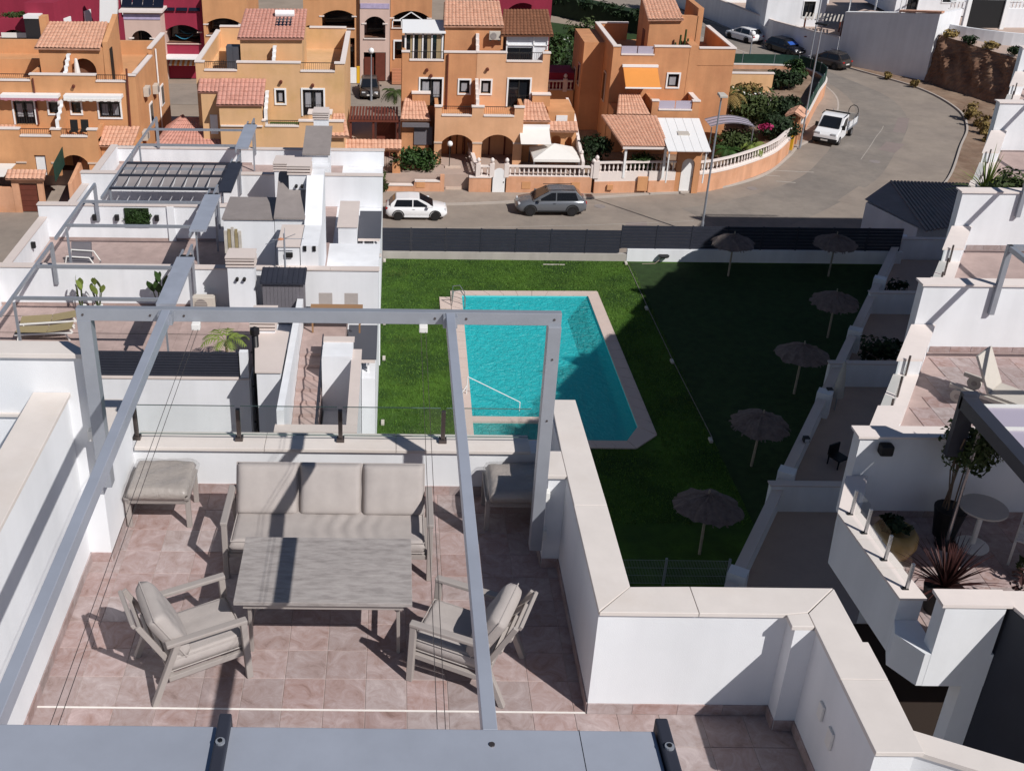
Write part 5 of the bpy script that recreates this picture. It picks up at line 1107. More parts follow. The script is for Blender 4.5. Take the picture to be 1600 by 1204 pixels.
# side wings with small tiled roofs
for x0, x1, mm in ((.45, 2.6, 'orange_deep'), (8.95, 11.0, OW)):
    wpart(h, B().box(x0 + .12, x1 - .1, 77.3, 78.97, ZG, -15.25), 'side_wing', mm); tile_roof('tile_roof', 'roof_tile', h, (x0, 77.05, -15.25), (x1, 77.05, -15.25), (x1 - .45, 78.8, -14.2), (x0 + .3, 78.8, -14.2)).location = -h.location
    wpart(h, B().box(x0 + .85, x0 + 2.1, 78.5, 78.97, -14.6, -13.8), 'chimney_wall', mm); cap(h, x0 + .85, x0 + 2.1, 78.5, 78.97, -13.8)
wpart(h, B().box(1.45, 2.75, 77.22, 77.28, -17.1, -15.8), 'wing_window', 'shed_grey'); wpart(h, B().box(.6, 2.5, 76.9, 77.28, -15.75, -15.5), 'awning_case', 'shed_grey')
# roof rooms
wpart(h, B().box(3.55, 7.55, 80.5, 84.0, -12.3, -9.45), 'roof_room', 'orange_deep'); tile_roof('tile_roof', 'roof_tile', h, (3.45, 80.3, -9.46), (7.68, 80.3, -9.44), (7.6, 84.1, -8.40), (3.62, 84.1, -8.42)).location = -h.location
wpart(h, B().prismx([(80.5, -9.46), (84.0, -9.46), (84.0, -8.5)], 3.56, 7.54), 'gable', OW)
r_ = wpart(h, B().box(7.95, 10.85, 80.3, 83.2, -12.3, -10.0), 'roof_room', 'white_wall_far'); tile_roof('tile_roof', 'roof_tile_brown', h, (7.45, 79.9, -9.97), (11.15, 79.9, -9.94), (11.1, 83.4, -8.85), (7.85, 83.4, -8.88)).location = -h.location
o = wpart(h, B().box(8.0, 9.75, 80.26, 80.298, -11.85, -10.9), 'window', 'iron'); B().box(8.06, 8.84, 80.245, 80.258, -11.8, -10.95).box(8.92, 9.7, 80.245, 80.258, -11.8, -10.95).o('pane', 'glass_dark', o)
wpart(h, B().box(7.9, 7.99, 80.2, 80.29, -12, -9.98).box(9.8, 9.88, 80.2, 80.29, -12, -9.98).box(10.78, 10.86, 80.2, 80.29, -12, -9.98).box(7.9, 10.86, 80.2, 80.29, -10.75, -10.68), 'room_frame', 'pure_white')
cs = wpart(h, B().box(.72, .84, 80.4, 80.5, -12.2, -9.95).box(1.3, 1.4, 80.4, 80.5, -12.2, -9.95).box(1.95, 2.05, 80.4, 80.5, -12.2, -9.95).box(2.6, 2.7, 80.4, 80.5, -12.2, -9.95).box(3.34, 3.46, 80.4, 80.5, -12.2, -9.95).box(.72, 3.46, 80.4, 80.5, -10.1, -9.9), 'conservatory_frame', 'pure_white')
for k in range(4):
    a = (.84, 1.4, 2.05, 2.7)[k]; b_ = (1.3, 1.95, 2.6, 3.34)[k]; pa = B().box(a, b_, 80.46, 80.48, -12.2, -10.1).o('pane', 'glass_dark', cs); B().box(a + .28, b_ - .02, 80.448, 80.458, -12.1, -10.15).o('curtain', 'curtain_beige', cs)
wpart(h, B().box(.72, 3.46, 80.51, 83.5, -12.3, -9.95), 'conservatory_body', 'glass_dark'); wpart(h, B().prism([(.55, 80.1), (3.6, 80.1), (3.6, 83.6), (.55, 83.6)], [-9.95, -9.95, -9.75, -9.75], [-9.88, -9.88, -9.68, -9.68]), 'conservatory_roof', 'pure_white')
ac_unit('air conditioner under the tiled roof edge of the middle orange house', 7.05, 80.2, -10.4, .95)
aw = thing('awning', 'white sloping awning above the patio of the middle orange house', 'awning', (9.9, 76.4, -16.4))
b = B().grid(10, 6, lambda u, v: (-1.05 + 2.1 * u, .75 - 1.75 * v, .70 - .72 * v - .08 * math.sin(PI * v))); b.o('awning_cloth', 'awning_white', aw, solid=.02); B().box(-1.1, 1.1, .7, .9, .6, .85).o('awning_case', 'pure_white', aw)
gz = thing('garden_gazebo', 'beige square patio gazebo behind the white balustrade', 'gazebo', (10.7, 72.9, ZG))
gz.location = (11.25, 75.75, -19.25)
b = B(); pk = (0, .2, 2.75); cr_ = [(-1.6, -1.4, 2.1), (1.6, -1.4, 2.1), (1.6, 1.5, 2.1), (-1.6, 1.5, 2.1)]; b.add(cr_ + [pk], [(0, 1, 4), (1, 2, 4), (2, 3, 4), (3, 0, 4)]); b.add(cr_ + [(x, y, z - .18) for x, y, z in cr_], [(0, 1, 5, 4), (1, 2, 6, 5), (2, 3, 7, 6), (3, 0, 4, 7)]); b.o('canopy', 'awning_white', gz)
for x_, y_, z_ in cr_: B().tube((x_ * .97, y_ * .97, 0), (x_ * .97, y_ * .97, 2.1), .04, 6).o('post', 'shed_grey', gz)
struct(B().prism([(-40, 74.2), (13.2, 74.4), (13.2, 88), (-40, 88)], ZR - .05, ZG).o('garden_ground', 'patio'))
struct(B().prism([(13.21, 74.4), (21, 74.9), (24.4, 77.0), (27.6, 80.0), (30.7, 84.8), (39.1, 102.4), (37.5, 106), (13.21, 106)], ZR - .05, ZG).o('garden_ground', 'earth'))
st = thing('garden_steps', 'stone steps leading up to the left porch of the middle orange house', 'steps', (4.2, 75.2, ZR))
for k in range(6): B().box(-.55, .55, -.9 + .28 * k, -.62 + .28 * k, 0, .3 + .2 * k).o('step', 'stone_trim', st)
gl = thing('globe_lamp', 'white globe lamp beside the left porch arch of the middle orange house', 'lamp', (3.95, 75.9, ZG)); B().tube((0, 0, 0), (0, 0, 1.5), .03).o('post', 'iron', gl); B().lathe([(.02, 1.5), (.16, 1.58), (.2, 1.7), (.14, 1.85), (.02, 1.9)], n=14).o('globe', 'pure_white', gl, smooth=True)
# ---------- H1: orange house at left
h = thing('semi_detached_house', 'orange semi-detached house with tiled roof room at far left', 'house', (-22, 74, -17.9))
OD = 'orange_deep'; g1 = -17.9
fo = [(-25.57, -24.2, -15.05, -13.45), (-23.2, -22.56, -14.28, -13.5), (-21.68, -21.05, -14.26, -13.48), (-19.83, -18.4, -14.5, -13.42)]
wpart(h, wall_y(B(), -30, -17.2, g1, -12.11, 74.2, 74.45, fo), 'front_wall', OW); wpart(h, B().box(-30, -17.2, 74.452, 85, g1, -12.7).box(-17.45, -17.2, 74.46, 80, -12.7, -11.7).box(-17.45, -17.2, 80, 85, -12.7, -11.2).box(-24.3, -24.1, 74.46, 85, -12.7, -11.7).box(-30, -17.46, 84.7, 85, -12.7, -11.7), 'house_body', OW)
for a, b_ in ((80, 85),): cap(h, -17.45, -17.2, a, b_, -11.2)
cap(h, -17.45, -17.2, 74.5, 79.9, -11.7)
parapet_front(h, OW, -30, -17.2, 74.2, -12.109, -11.7, [(-26.4, -24.2), (-19.85, -17.75)])
for k, (a, b_, c, d) in enumerate(fo): win(h, a, b_, c, d, 74.2, door=(k == 0), grille=(k in (0, 3)), mull=1 if k in (0, 3) else 0, curtain=k in (0, 3))
for a, b_, m_ in ((-26.15, -22.3, 'awning_pink'), (-21.95, -18.1, 'awning_white')):
    w_ = thing('awning', 'rolled ' + ('pink' if m_ == 'awning_pink' else 'white') + ' scalloped awning on the far-left orange house', 'awning', (a, 74.0, -13.1)); B().box(0, b_ - a, -.45, .18, .02, .22).o('awning_case', 'pure_white', w_)
    bb = B()
    for k in range(16): bb.box((b_ - a) * k / 16, (b_ - a) * (k + .96) / 16, -.47, -.44, -.12 - .04 * (k % 2), .02)
    bb.o('valance', m_, w_)
jagged(h, -22.15, 72.2, 74.1, -15.3, -13.2, 4, OW, 'pure_white'); jagged(h, -21.9, 74.5, 76.0, -12.7, -10.6, 4, OW, 'pure_white'); lanternC(h, -21.35, 74.2, -12.4)
wpart(h, B().tube((-17.9, 74.1, g1), (-17.7, 74.1, -11.2), .07, 8), 'drainpipe', 'wood_brown'); wpart(h, B().tube((-24.0, 74.1, -15.0), (-24.0, 74.1, -11.9), .06, 8), 'drainpipe', 'wood_brown')
wpart(h, wall_y(B(), -30, -19.6, g1, -15.22, 72.0, 72.25, [(-23.95, -23.2, g1, -16.5), (-22.25, -20.35, g1, -16.45, .6)]), 'porch_wall', OW); wpart(h, B().box(-30, -19.6, 72.26, 74.19, -15.65, -15.45).box(-19.85, -19.6, 72.26, 74.19, g1, -14.9), 'porch_sides', OW)
parapet_front(h, OW, -30, -19.6, 72.0, -15.219, -14.75, [(-24.7, -22.6), (-22.0, -20.2)]); wpart(h, B().box(-23.9, -23.25, 72.12, 72.2, g1, -16.6), 'front_door', 'pure_white')
for a, b_ in ((-22.85, -22.2), (-20.4, -19.55), (-25.2, -24.5)): wpart(h, B().box(a, b_, 71.94, 72.28, -17.05, -16.94), 'impost', 'stone_trim')
wpart(h, B().box(-22.0, -21.2, 74.05, 74.18, g1, -16.2).box(-20.95, -20.4, 74.05, 74.18, g1, -16.2), 'porch_door', 'wood_brown')
tile_roof('tile_roof', 'roof_tile', h, (-19.75, 72.3, -15.9), (-17.4, 72.3, -15.9), (-17.2, 74.15, -15.1), (-19.6, 74.15, -15.1)).location = -h.location; wpart(h, B().box(-19.58, -17.3, 72.6, 74.19, g1, -15.95), 'side_wing', OW)
tile_roof('tile_roof', 'roof_tile', h, (-28.5, 72.3, -15.9), (-25.6, 72.3, -15.9), (-25.6, 74.15, -15.1), (-28.5, 74.15, -15.1)).location = -h.location
wpart(h, wall_y(B(), -23.95, -19.62, -12.7, -10.3, 76, 76.25, [(-21.85, -20.2, -12.7, -11.0, .75)]), 'roof_room', OW); wpart(h, B().box(-23.95, -19.62, 76.6, 79.3, -12.7, -10.3).box(-23.95, -23.7, 76.251, 76.599, -12.7, -10.3).box(-19.87, -19.62, 76.251, 76.599, -12.7, -10.3), 'roof_room_body', 'interior')
wpart(h, B().prismx([(76.0, -10.31), (79.3, -10.31), (79.3, -9.3)], -23.94, -19.63), 'gable', OW)
tile_roof('tile_roof', 'roof_tile', h, (-24.15, 75.75, -10.28), (-19.72, 75.75, -10.3), (-19.9, 79.2, -9.22), (-23.95, 79.2, -9.25)).location = -h.location
wpart(h, B().prismx([(75.9, -12.7), (79.6, -12.7), (79.6, -8.75), (76.0, -9.9)], -19.6, -19.25), 'end_wall', OW); wpart(h, B().box(-24.45, -24.0, 78.6, 79.4, -12.7, -8.8), 'end_wall', OW)
wpart(h, B().box(-19.24, -19.2, 76.3, 77.0, -12.6, -10.4), 'roof_room_grille', 'iron'); wpart(h, B().box(-30, -24.0, 78.2, 78.5, -12.7, -11.6), 'party_wall', OW)
for (y_, z_, lb) in ((76.5, -13.6, 'upper one'), (79.5, -14.2, 'farther one'), (74.9, -16.2, 'lower one')):
    a = thing('air_conditioner', 'wall air conditioner on the side of the far-left orange house, ' + lb, 'air conditioner', (-17.0, y_, z_), PI / 2, 'wall air conditioners'); B().box(-.42, .42, -.18, .18, 0, .62).o('casing', 'ac_beige', a, bevel=.02); B().tube((-.1, -.185, .31), (-.1, -.2, .31), .22, 14).o('fan_grille', 'roof_felt', a)
for y_, z_ in ((78.0, -15.4), (82.2, -15.2)): wpart(h, B().box(-17.19, -17.12, y_ - .5, y_ + .5, z_ - .6, z_ + .9), 'side_window', 'pure_white'); wpart(h, B().box(-17.12, -17.10, y_ - .38, y_ + .38, z_ - .48, z_ + .78), 'side_pane', 'glass_dark')
wpart(h, B().tube((-17.1, 80.9, g1), (-17.1, 80.9, -11.4), .06, 6), 'drainpipe', 'pure_white')
for (x_, y_, lb) in ((-21.3, 72.7, 'left'), (-20.6, 72.75, 'right')):
    c = thing('balcony_chair', 'dark folded chair on the balcony of the far-left orange house, ' + lb, 'chair', (x_, y_, -15.45), 0, 'dark balcony chairs'); B().box(-.25, .25, -.22, .22, .4, .45).o('seat', 'trim_black', c); B().prismx([(.2, .42), (.25, .42), (.34, 1.1), (.29, 1.1)], -.25, .25).o('backrest', 'trim_black', c)
    for a in (-1, 1): B().bar((a * .23, -.2, 0), (a * .23, .2, .42), .03, .03).bar((a * .23, .2, 0), (a * .23, -.2, .42), .03, .03).o('leg', 'trim_black', c)
cp = thing('closed_parasol', 'white closed parasol on the roof of the far-left orange house', 'parasol', (-21.4, 75.6, -12.7)); B().tube((0, 0, 0), (0, 0, 1.7), .03).o('pole', 'alu', cp); B().lathe([(.22, .75), (.16, 1.3), (.1, 1.75), (.02, 1.8)], n=9).o('folded_canopy', 'awning_white', cp)
# ---------- H2: yellow house
h = thing('semi_detached_house', 'yellow ochre house with red tiled roofs and solar heater behind the white row', 'house', (-8, 75, ZG)); YW = 'yellow_wall'
fo = [(-7.86, -7.28, -13.36, -12.46), (-6.08, -4.70, -14.2, -12.42)]
wpart(h, wall_y(B(), -13.1, -3.28, ZG, -11.25, 74, 74.25, fo), 'front_wall', YW); wpart(h, B().box(-13.1, -3.28, 74.252, 84, ZG, -11.9).box(-13.1, -12.85, 74.26, 84, -11.9, -10.7).box(-3.53, -3.28, 74.26, 84, -11.9, -10.7).box(-12.84, -3.54, 83.75, 84, -11.9, -10.4), 'house_body', YW)
parapet_front(h, YW, -13.1, -3.28, 74, -11.249, -10.7, [(-12.55, -10.35), (-6.2, -3.9)]); cap(h, -3.53, -3.28, 74.4, 83.9, -10.7); cap(h, -13.1, -12.85, 74.4, 83.9, -10.7); cap(h, -12.8, -9, 83.75, 84, -10.4); cap(h, -6.2, -3.6, 83.75, 84, -10.4)
for k, (a, b_, c, d) in enumerate(fo): win(h, a, b_, c, d, 74, door=(k == 1), grille=(k == 1), mull=k)
lanternC(h, -7.5, 74, -11.9); lanternC(h, -5.4, 74, -12.1)
wpart(h, B().box(-11.4, -8.62, 72, 73.99, ZG, -12.95).box(-12.7, -11.41, 73.0, 73.99, ZG, -12.4), 'side_wing', YW); tile_roof('tile_roof', 'roof_tile_red', h, (-11.55, 71.8, -12.92), (-8.5, 71.8, -12.9), (-8.5, 73.98, -11.75), (-11.55, 73.98, -11.75)).location = -h.location; tile_roof('tile_roof', 'roof_tile_red', h, (-12.9, 72.9, -12.38), (-11.56, 72.9, -12.38), (-11.56, 73.98, -11.78), (-12.9, 73.98, -11.78)).location = -h.location
wpart(h, B().box(-12.2, -11.7, 72.95, 72.99, -15.2, -13.9), 'wing_window', 'pure_white')
wpart(h, B().box(-11.3, -3.3, 72.02, 72.25, ZG, -14.38).box(-11.3, -3.3, 72.251, 73.98, ZG, -14.7), 'balcony_body', YW); parapet_front(h, YW, -8.61, -3.3, 72.02, -14.379, -14.02, [(-8.45, -6.2)]); cap(h, -11.3, -8.65, 71.95, 72.0, -14.38)
wpart(h, B().box(-8.4, -6.3, 72.4, 73.9, -14.69, -14.6), 'turf_mat', 'leaf'); wpart(h, B().box(-6.1, -3.9, 74.5, 77, -11.89, -11.82), 'turf_mat', 'leaf')
wpart(h, B().box(-5.6, -4.1, 72.3, 73.2, -14.37, -13.6), 'chimney_wall', YW); cap(h, -5.6, -4.1, 72.3, 73.2, -13.6); jagged(h, -8.4, 72.3, 73.9, -14.4, -12.4, 4, YW, 'pure_white'); jagged(h, -8.0, 74.4, 75.9, -11.9, -9.9, 4, YW, 'pure_white')
tile_roof('tile_roof', 'roof_tile', h, (-4.2, 71.7, -14.9), (-2.9, 71.7, -14.9), (-3.3, 73.9, -14.0), (-4.1, 73.9, -14.0)).location = -h.location
wpart(h, B().box(-10.35, -6.2, 76, 79.8, -11.9, -9.5), 'roof_room', YW); wpart(h, B().prismx([(76.0, -9.51), (79.8, -9.51), (79.8, -8.5)], -10.34, -6.21), 'gable', YW); tile_roof('tile_roof', 'roof_tile_red', h, (-10.5, 75.75, -9.5), (-6.05, 75.75, -9.46), (-6.1, 79.9, -8.35), (-10.4, 79.9, -8.38)).location = -h.location
sh_ = thing('solar_heater', 'white solar water heater on the red tiled roof of the yellow house', 'solar heater', (-7.55, 78.6, -8.85)); B().prismx([(-1.2, -.2), (0, .12), (0, .2), (-1.2, -.12)], -.55, .55).o('collector', 'solar_panel', sh_); B().tube((-.65, .25, .38), (.65, .25, .38), .26, 14).o('tank', 'pure_white', sh_); B().box(-.5, .5, .1, .4, -.1, .14).o('stand', 'alu', sh_)
bk = thing('drying_rack', 'dark stack of folded racks on the roof of the yellow house', 'rack', (-11.6, 75.3, -11.9)); b = B()
for k in range(7): b.bar((-.6 + .12 * k, 0, 0), (-.5 + .13 * k, .3, .9 + .05 * (k % 3)), .03, .03)
for k in range(4): b.bar((-.6, .1, .2 + .2 * k), (.35, .15, .2 + .2 * k), .025, .025)
b.o('rack_frame', 'iron', bk); rp = thing('garden_locker', 'dark grey roof locker beside the roof room of the yellow house', 'locker', (-10.9, 76.6, -11.9)); B().box(-.45, .45, -.4, .4, 0, 1.75).o('locker_body', 'canopy_grey', rp); B().box(-.43, -.01, -.43, -.405, .05, 1.7).box(.01, .43, -.43, -.405, .05, 1.7).o('locker_door', 'canopy_grey', rp)
# low tiled annex between H1 and H2
ax = thing('tiled_annex', 'low annex with hipped terracotta roof left of the yellow house', 'annex', (-13.7, 71.5, ZG)); wpart(ax, B().box(-15.6, -11.6, 72.8, 76.5, ZG, -15.9), 'walls', YW)
tile_roof('tile_roof', 'roof_tile_red', ax, (-15.9, 72.6, -15.85), (-11.4, 72.6, -15.85), (-12.7, 74.7, -14.6), (-14.4, 74.7, -14.6)).location = -ax.location; tile_roof('tile_roof', 'roof_tile_red', ax, (-15.9, 77.0, -15.85), (-15.9, 72.6, -15.85), (-14.4, 74.7, -14.6), (-14.4, 75.4, -14.6)).location = -ax.location; tile_roof('tile_roof', 'roof_tile_red', ax, (-11.4, 72.6, -15.85), (-11.4, 77.0, -15.85), (-12.7, 75.4, -14.6), (-12.7, 74.7, -14.6)).location = -ax.location
# between H2 and H3: brown carport and two arched gateways
cb = thing('carport', 'brown slatted carport between the yellow and the middle orange house', 'carport', (-1.4, 78, ZG))
for k in range(16): wpart(cb, B().box(-3.15 + k * .22, -3.0 + k * .22, 77.2, 80.5, -15.35, -15.28), 'roof_slat', 'wood_brown')
wpart(cb, B().box(-3.1, -2.95, 77.3, 77.45, ZG, -15.4).box(-1.5, -1.35, 77.3, 77.45, ZG, -15.4).box(.2, .35, 77.3, 77.45, ZG, -15.4).box(-3.2, .45, 77.2, 77.35, -15.5, -15.36), 'frame', 'wood_brown'); wpart(cb, B().box(-1.2, .15, 78.2, 78.3, ZG, -15.6), 'back_panel', 'wood_brown')
for (x0, x1, m_, lb) in ((-3.6, -1.35, YW, 'yellow'), (-1.3, .5, 'orange_deep', 'orange')):
    g = thing('gateway', lb + ' gateway with arched openings and tiled coping beside the bush', 'gateway', ((x0 + x1) / 2, 74.6, ZG)); wpart(g, wall_y(B(), x0, x1, ZR, -16.55, 74.5, 74.8, [(x0 + .55, x0 + 1.25, ZG, -16.75, .35), (x1 - .65, x1 - .2, -17.6, -16.8, .2)]), 'gate_wall', m_)
    tile_roof('tile_coping', 'roof_tile', g, (x0 - .1, 74.2, -16.5), (x1 + .05, 74.2, -16.5), (x1 + .05, 74.9, -16.05), (x0 - .1, 74.9, -16.05)).location = -g.location
    ir = B()
    for k in range(6): ir.tube((x0 + .6 + k * .12, 74.65, ZG), (x0 + .6 + k * .12, 74.65, -16.9), .015, 4)
    wpart(g, ir, 'iron_gate', 'iron')
# ---------- H4: orange corner house
h = thing('detached_house', 'orange corner house with orange awning and white-roofed veranda at the bend', 'house', (20, 82, ZG)); OD = 'orange_deep'
wpart(h, wall_y(B(), 15.85, 21.4, ZG, -11.72, 82, 82.25, [(20.05, 20.85, -14.0, -13.05)]), 'front_wall', OD); wpart(h, B().box(15.85, 21.4, 82.252, 90.5, ZG, -12.4).box(15.85, 16.1, 82.26, 90.5, -12.4, -11.12).box(16.11, 18.4, 90.25, 90.5, -12.4, -11.12).box(14.3, 15.84, 85.5, 90.5, ZG, -11.6), 'house_body', OD)
parapet_front(h, OD, 15.85, 18.9, 82, -11.719, -11.12, []) if False else None
wpart(h, B().box(15.85, 16.4, 82, 82.25, -11.719, -11.12), 'parapet', OD); wpart(h, B().box(18.85, 21.4, 82, 82.25, -11.719, -11.12), 'parapet', OD); cap(h, 18.85, 21.4, 82, 82.25, -11.12); cap(h, 15.85, 16.35, 82, 82.25, -11.12); cap(h, 15.85, 16.1, 82.4, 90.4, -11.12); cap(h, 16.5, 18.8, 82, 82.25, -11.719); cap(h, 16.2, 18.4, 90.25, 90.5, -11.12)
for k in range(2): wpart(h, B().box(16.45 + k * 1.2, 17.58 + k * 1.2, 82.08, 82.12, -11.62, -11.10), 'frosted_panel', 'polycarb')
win(h, 20.05, 20.85, -14.0, -13.05, 82, mull=0)
wpart(h, B().box(21.4, 22.02, 81.98, 90, ZG, -11.0).box(22.02, 24.7, 82.02, 90, ZG, -12.4).box(22.02, 24.7, 81.99, 82.25, -12.4, -11.2).box(24.45, 24.7, 82.26, 90, -12.4, -11.2), 'right_wing', OD); cap(h, 22.1, 24.7, 81.99, 82.25, -11.2); cap(h, 24.45, 24.7, 82.4, 89.9, -11.2)
wpart(h, B().box(21.0, 22.2, 84.0, 84.4, -12.4, -9.3).box(22.15, 22.55, 84.0, 88, -12.4, -8.75), 'chimney_wall', OD)
wpart(h, B().box(18.7, 21.0, 84, 88.0, -12.4, -9.6), 'roof_room', OD); tile_roof('tile_roof', 'roof_tile', h, (18.5, 83.75, -9.55), (21.1, 83.75, -9.5), (21.0, 88.2, -8.3), (18.6, 88.2, -8.3)).location = -h.location; wpart(h, B().prismx([(84, -9.61), (88, -9.61), (88, -8.45)], 18.71, 20.99), 'gable', OD)
wpart(h, B().box(18.66, 18.699, 85.2, 86.0, -12.4, -10.6), 'roof_door', 'wood_brown')
wpart(h, B().box(18.55, 21.95, 79.5, 79.75, ZG, -15.05).box(18.55, 18.8, 79.76, 81.97, ZG, -14.45).box(21.7, 21.95, 79.76, 81.97, ZG, -14.45).box(18.81, 21.69, 79.76, 81.97, -15.5, -15.3).box(18.55, 19.0, 79.5, 79.75, -15.049, -14.4).box(21.45, 21.95, 79.5, 79.75, -15.049, -14.4), 'balcony', OD); cap(h, 19.1, 21.4, 79.5, 79.75, -15.049); cap(h, 18.55, 19.0, 79.5, 79.75, -14.4); cap(h, 21.45, 21.95, 79.5, 79.75, -14.4); cap(h, 21.7, 21.95, 79.9, 81.9, -14.45)
for k in range(2): wpart(h, B().box(19.06 + k * 1.2, 20.2 + k * 1.2, 79.58, 79.62, -14.95, -14.38), 'frosted_panel', 'polycarb')
wpart(h, B().box(15.9, 18.5, 79.9, 81.97, ZG, -15.2), 'lower_wing', OD)
for y_, z_ in ((86.6, -14.2), (88.6, -15.0)): wpart(h, B().box(14.22, 14.29, y_ - .45, y_ + .45, z_ - .9, z_ + .8), 'side_window', 'stone_trim'); wpart(h, B().box(14.20, 14.22, y_ - .35, y_ + .35, z_ - .8, z_ + .7), 'side_pane', 'glass_dark')
wpart(h, B().box(15.78, 15.84, 83.6, 84.5, -15.6, -13.4), 'side_window', 'stone_trim'); wpart(h, B().box(15.76, 15.78, 83.7, 84.4, -15.5, -13.5), 'side_pane', 'glass_dark')
tile_roof('tile_roof', 'roof_tile', h, (15.6, 73.9, -16.05), (18.75, 73.9, -16.05), (18.75, 78.6, -15.2), (14.8, 78.6, -15.2)).location = -h.location; tile_roof('tile_roof', 'roof_tile', h, (15.9, 78.6, -15.15), (18.3, 78.6, -15.15), (17.8, 80.6, -14.2), (16.3, 80.6, -14.2)).location = -h.location
wpart(h, B().box(15.6, 18.75, 73.82, 73.9, -16.2, -16.06), 'gutter', 'trim_white')
for x_ in (15.8, 18.5): wpart(h, B().box(x_, x_ + .15, 74.0, 74.15, ZG, -16.1), 'veranda_post', 'pure_white')
for k in range(5):
    u0_, u1_ = k / 5 + .004, (k + 1) / 5 - .004
    A_ = Vector((18.45, 72.9, -16.05)).lerp(Vector((21.35, 72.9, -16.05)), u0_); B2 = Vector((18.45, 72.9, -16.05)).lerp(Vector((21.35, 72.9, -16.05)), u1_); C2 = Vector((18.85, 78.9, -15.5)).lerp(Vector((21.9, 78.9, -15.5)), u1_); D2 = Vector((18.85, 78.9, -15.5)).lerp(Vector((21.9, 78.9, -15.5)), u0_); up_ = Vector((0, 0, .06))
    wpart(h, B().add([A_, B2, C2, D2, A_ + up_, B2 + up_, C2 + up_, D2 + up_], [(3, 2, 1, 0), (4, 5, 6, 7), (0, 1, 5, 4), (1, 2, 6, 5), (2, 3, 7, 6), (3, 0, 4, 7)]), 'veranda_panel', 'pure_white')
wpart(h, B().prism([(19.7, 75.6), (20.5, 75.6), (20.55, 76.4), (19.75, 76.4)], -15.75, -15.66), 'roof_hatch', 'sling_grey')
for x_ in (18.6, 21.1): wpart(h, B().tube((x_, 73.1, ZG), (x_, 73.1, -16.06), .05, 6), 'veranda_post', 'pure_white')
aw = thing('awning', 'bright orange sloping awning on the corner house', 'awning', (17.9, 81.9, -13.6)); B().grid(6, 4, lambda u, v: (-1.25 + 2.5 * u, 0 - 1.8 * v, 1.1 - 1.1 * v)).o('awning_cloth', 'awning_orange', aw, solid=.02); B().box(-1.3, 1.3, -.15, .08, 1.06, 1.22).o('awning_case', 'pure_white', aw); B().box(-1.3, 1.3, -1.86, -1.78, -.06, .03).o('front_bar', 'pure_white', aw)
cc = thing('column_cactus', 'tall branched column cactus on the roof of the corner house', 'cactus', (20.9, 83.2, -12.4))
for k, (x_, h_) in enumerate(((0, 2.0), (.35, 2.4), (-.3, 1.4), (.6, 1.7), (-.55, 1.1), (.15, 1.5))): B().path([(x_ * .3, 0, 0), (x_, .05 * k, .4), (x_, .05 * k, h_ * .95)], .1, 7, [.09, .10, .07]).o('cactus_arm', 'leaf_olive', cc)
# ---------- back row behind: arcaded houses
def arc_house(name, label, x0, x1, y, zt, m, arches, depth=9, capm='trim_white'):
    t = thing(name, label, 'house', ((x0 + x1) / 2, y, ZR)); wpart(t, wall_y(B(), x0, x1, ZR, zt, y, y + .3, arches), 'front_wall', m)
    wpart(t, B().box(x0, x1, y + 2.2, y + depth, ZR, zt - .3).box(x0, x0 + .3, y + .301, y + 2.199, ZR, zt).box(x1 - .3, x1, y + .301, y + 2.199, ZR, zt).box(x0 + .301, x1 - .301, y + .301, y + 2.199, zt - .5, zt - .3), 'house_body', m)
    for a in arches: 
        if len(a) > 4 and a[4]: wpart(t, B().box(x0 + .31, x1 - .31, y + .302, y + 2.19, a[2] - .25, a[2] - .05), 'balcony_floor', 'interior'); cap(t, a[0], a[1], y - .05, y + .2, a[2] - .09, capm)
        wpart(t, B().box(a[0] + .2, a[1] - .2, y + 2.05, y + 2.19, a[2], a[3] - .1), 'glazing', 'glass_dark')
        for e_ in (a[0], a[1]):
            if len(a) > 4 and a[4]: wpart(t, B().box(e_ - .25, e_ + .2, y - .06, y + .2, a[3] - a[4] - .1, a[3] - a[4]), 'impost', capm)
    return t
t = arc_house('arcaded_house', 'pale pink house front with brown ground-floor gate and lilac band', -3.2, -.45, 105, -10.4, 'pink_wall', [(-2.8, -.85, -15.6, -13.65, .6), (-2.85, -.8, ZR, -16.9)]); wpart(t, B().box(-3.15, -.5, 104.95, 104.998, -12.95, -12.5), 'frieze', 'lilac'); wpart(t, B().box(-2.8, -1.9, 104.9, 105.3, ZR, -17.4).box(-1.75, -.85, 104.9, 105.3, ZR, -16.95), 'brown_gate', 'wood_brown')
t = arc_house('arcaded_house', 'ochre house front with arched loggia and yellow balcony panel', -8.4, -3.25, 105.4, -9.6, 'orange_wall', [(-6.7, -3.7, -14.8, -13.2, .5), (-8.3, -7.5, -16.3, -14.6, .3), (-6.7, -3.7, ZR, -15.7)]); wpart(t, B().box(-7.1, -5.1, 105.0, 105.39, -15.75, -14.85), 'balcony_panel', 'yellow_paint'); wpart(t, B().box(-8.2, -6.9, 105.3, 105.39, -12.2, -11.4), 'window', 'pure_white')
wpart(t, B().box(-4.6, -3.5, 103.9, 104.1, ZR, -18.1), 'white_gate', 'pure_white'); wpart(t, B().box(-4.95, -4.62, 103.9, 104.2, ZR, -18).box(-3.48, -3.2, 103.9, 104.2, ZR, -18), 'gate_pier', 'yellow_paint')
t = arc_house('arcaded_house', 'orange house front with white-framed arched window above the pink steps', -.4, 3.4, 105.4, -9.6, 'orange_deep', [(-.25, 3.2, -14.7, -13.2, .6), (.0, 1.4, -17.6, -15.95)]); fr = B().box(-.25, 3.2, 105.3, 105.38, -14.1, -13.98)
for k in range(5): fr.box(-.25 + k * .84, -.17 + k * .84, 105.3, 105.38, -14.75, -13.98)
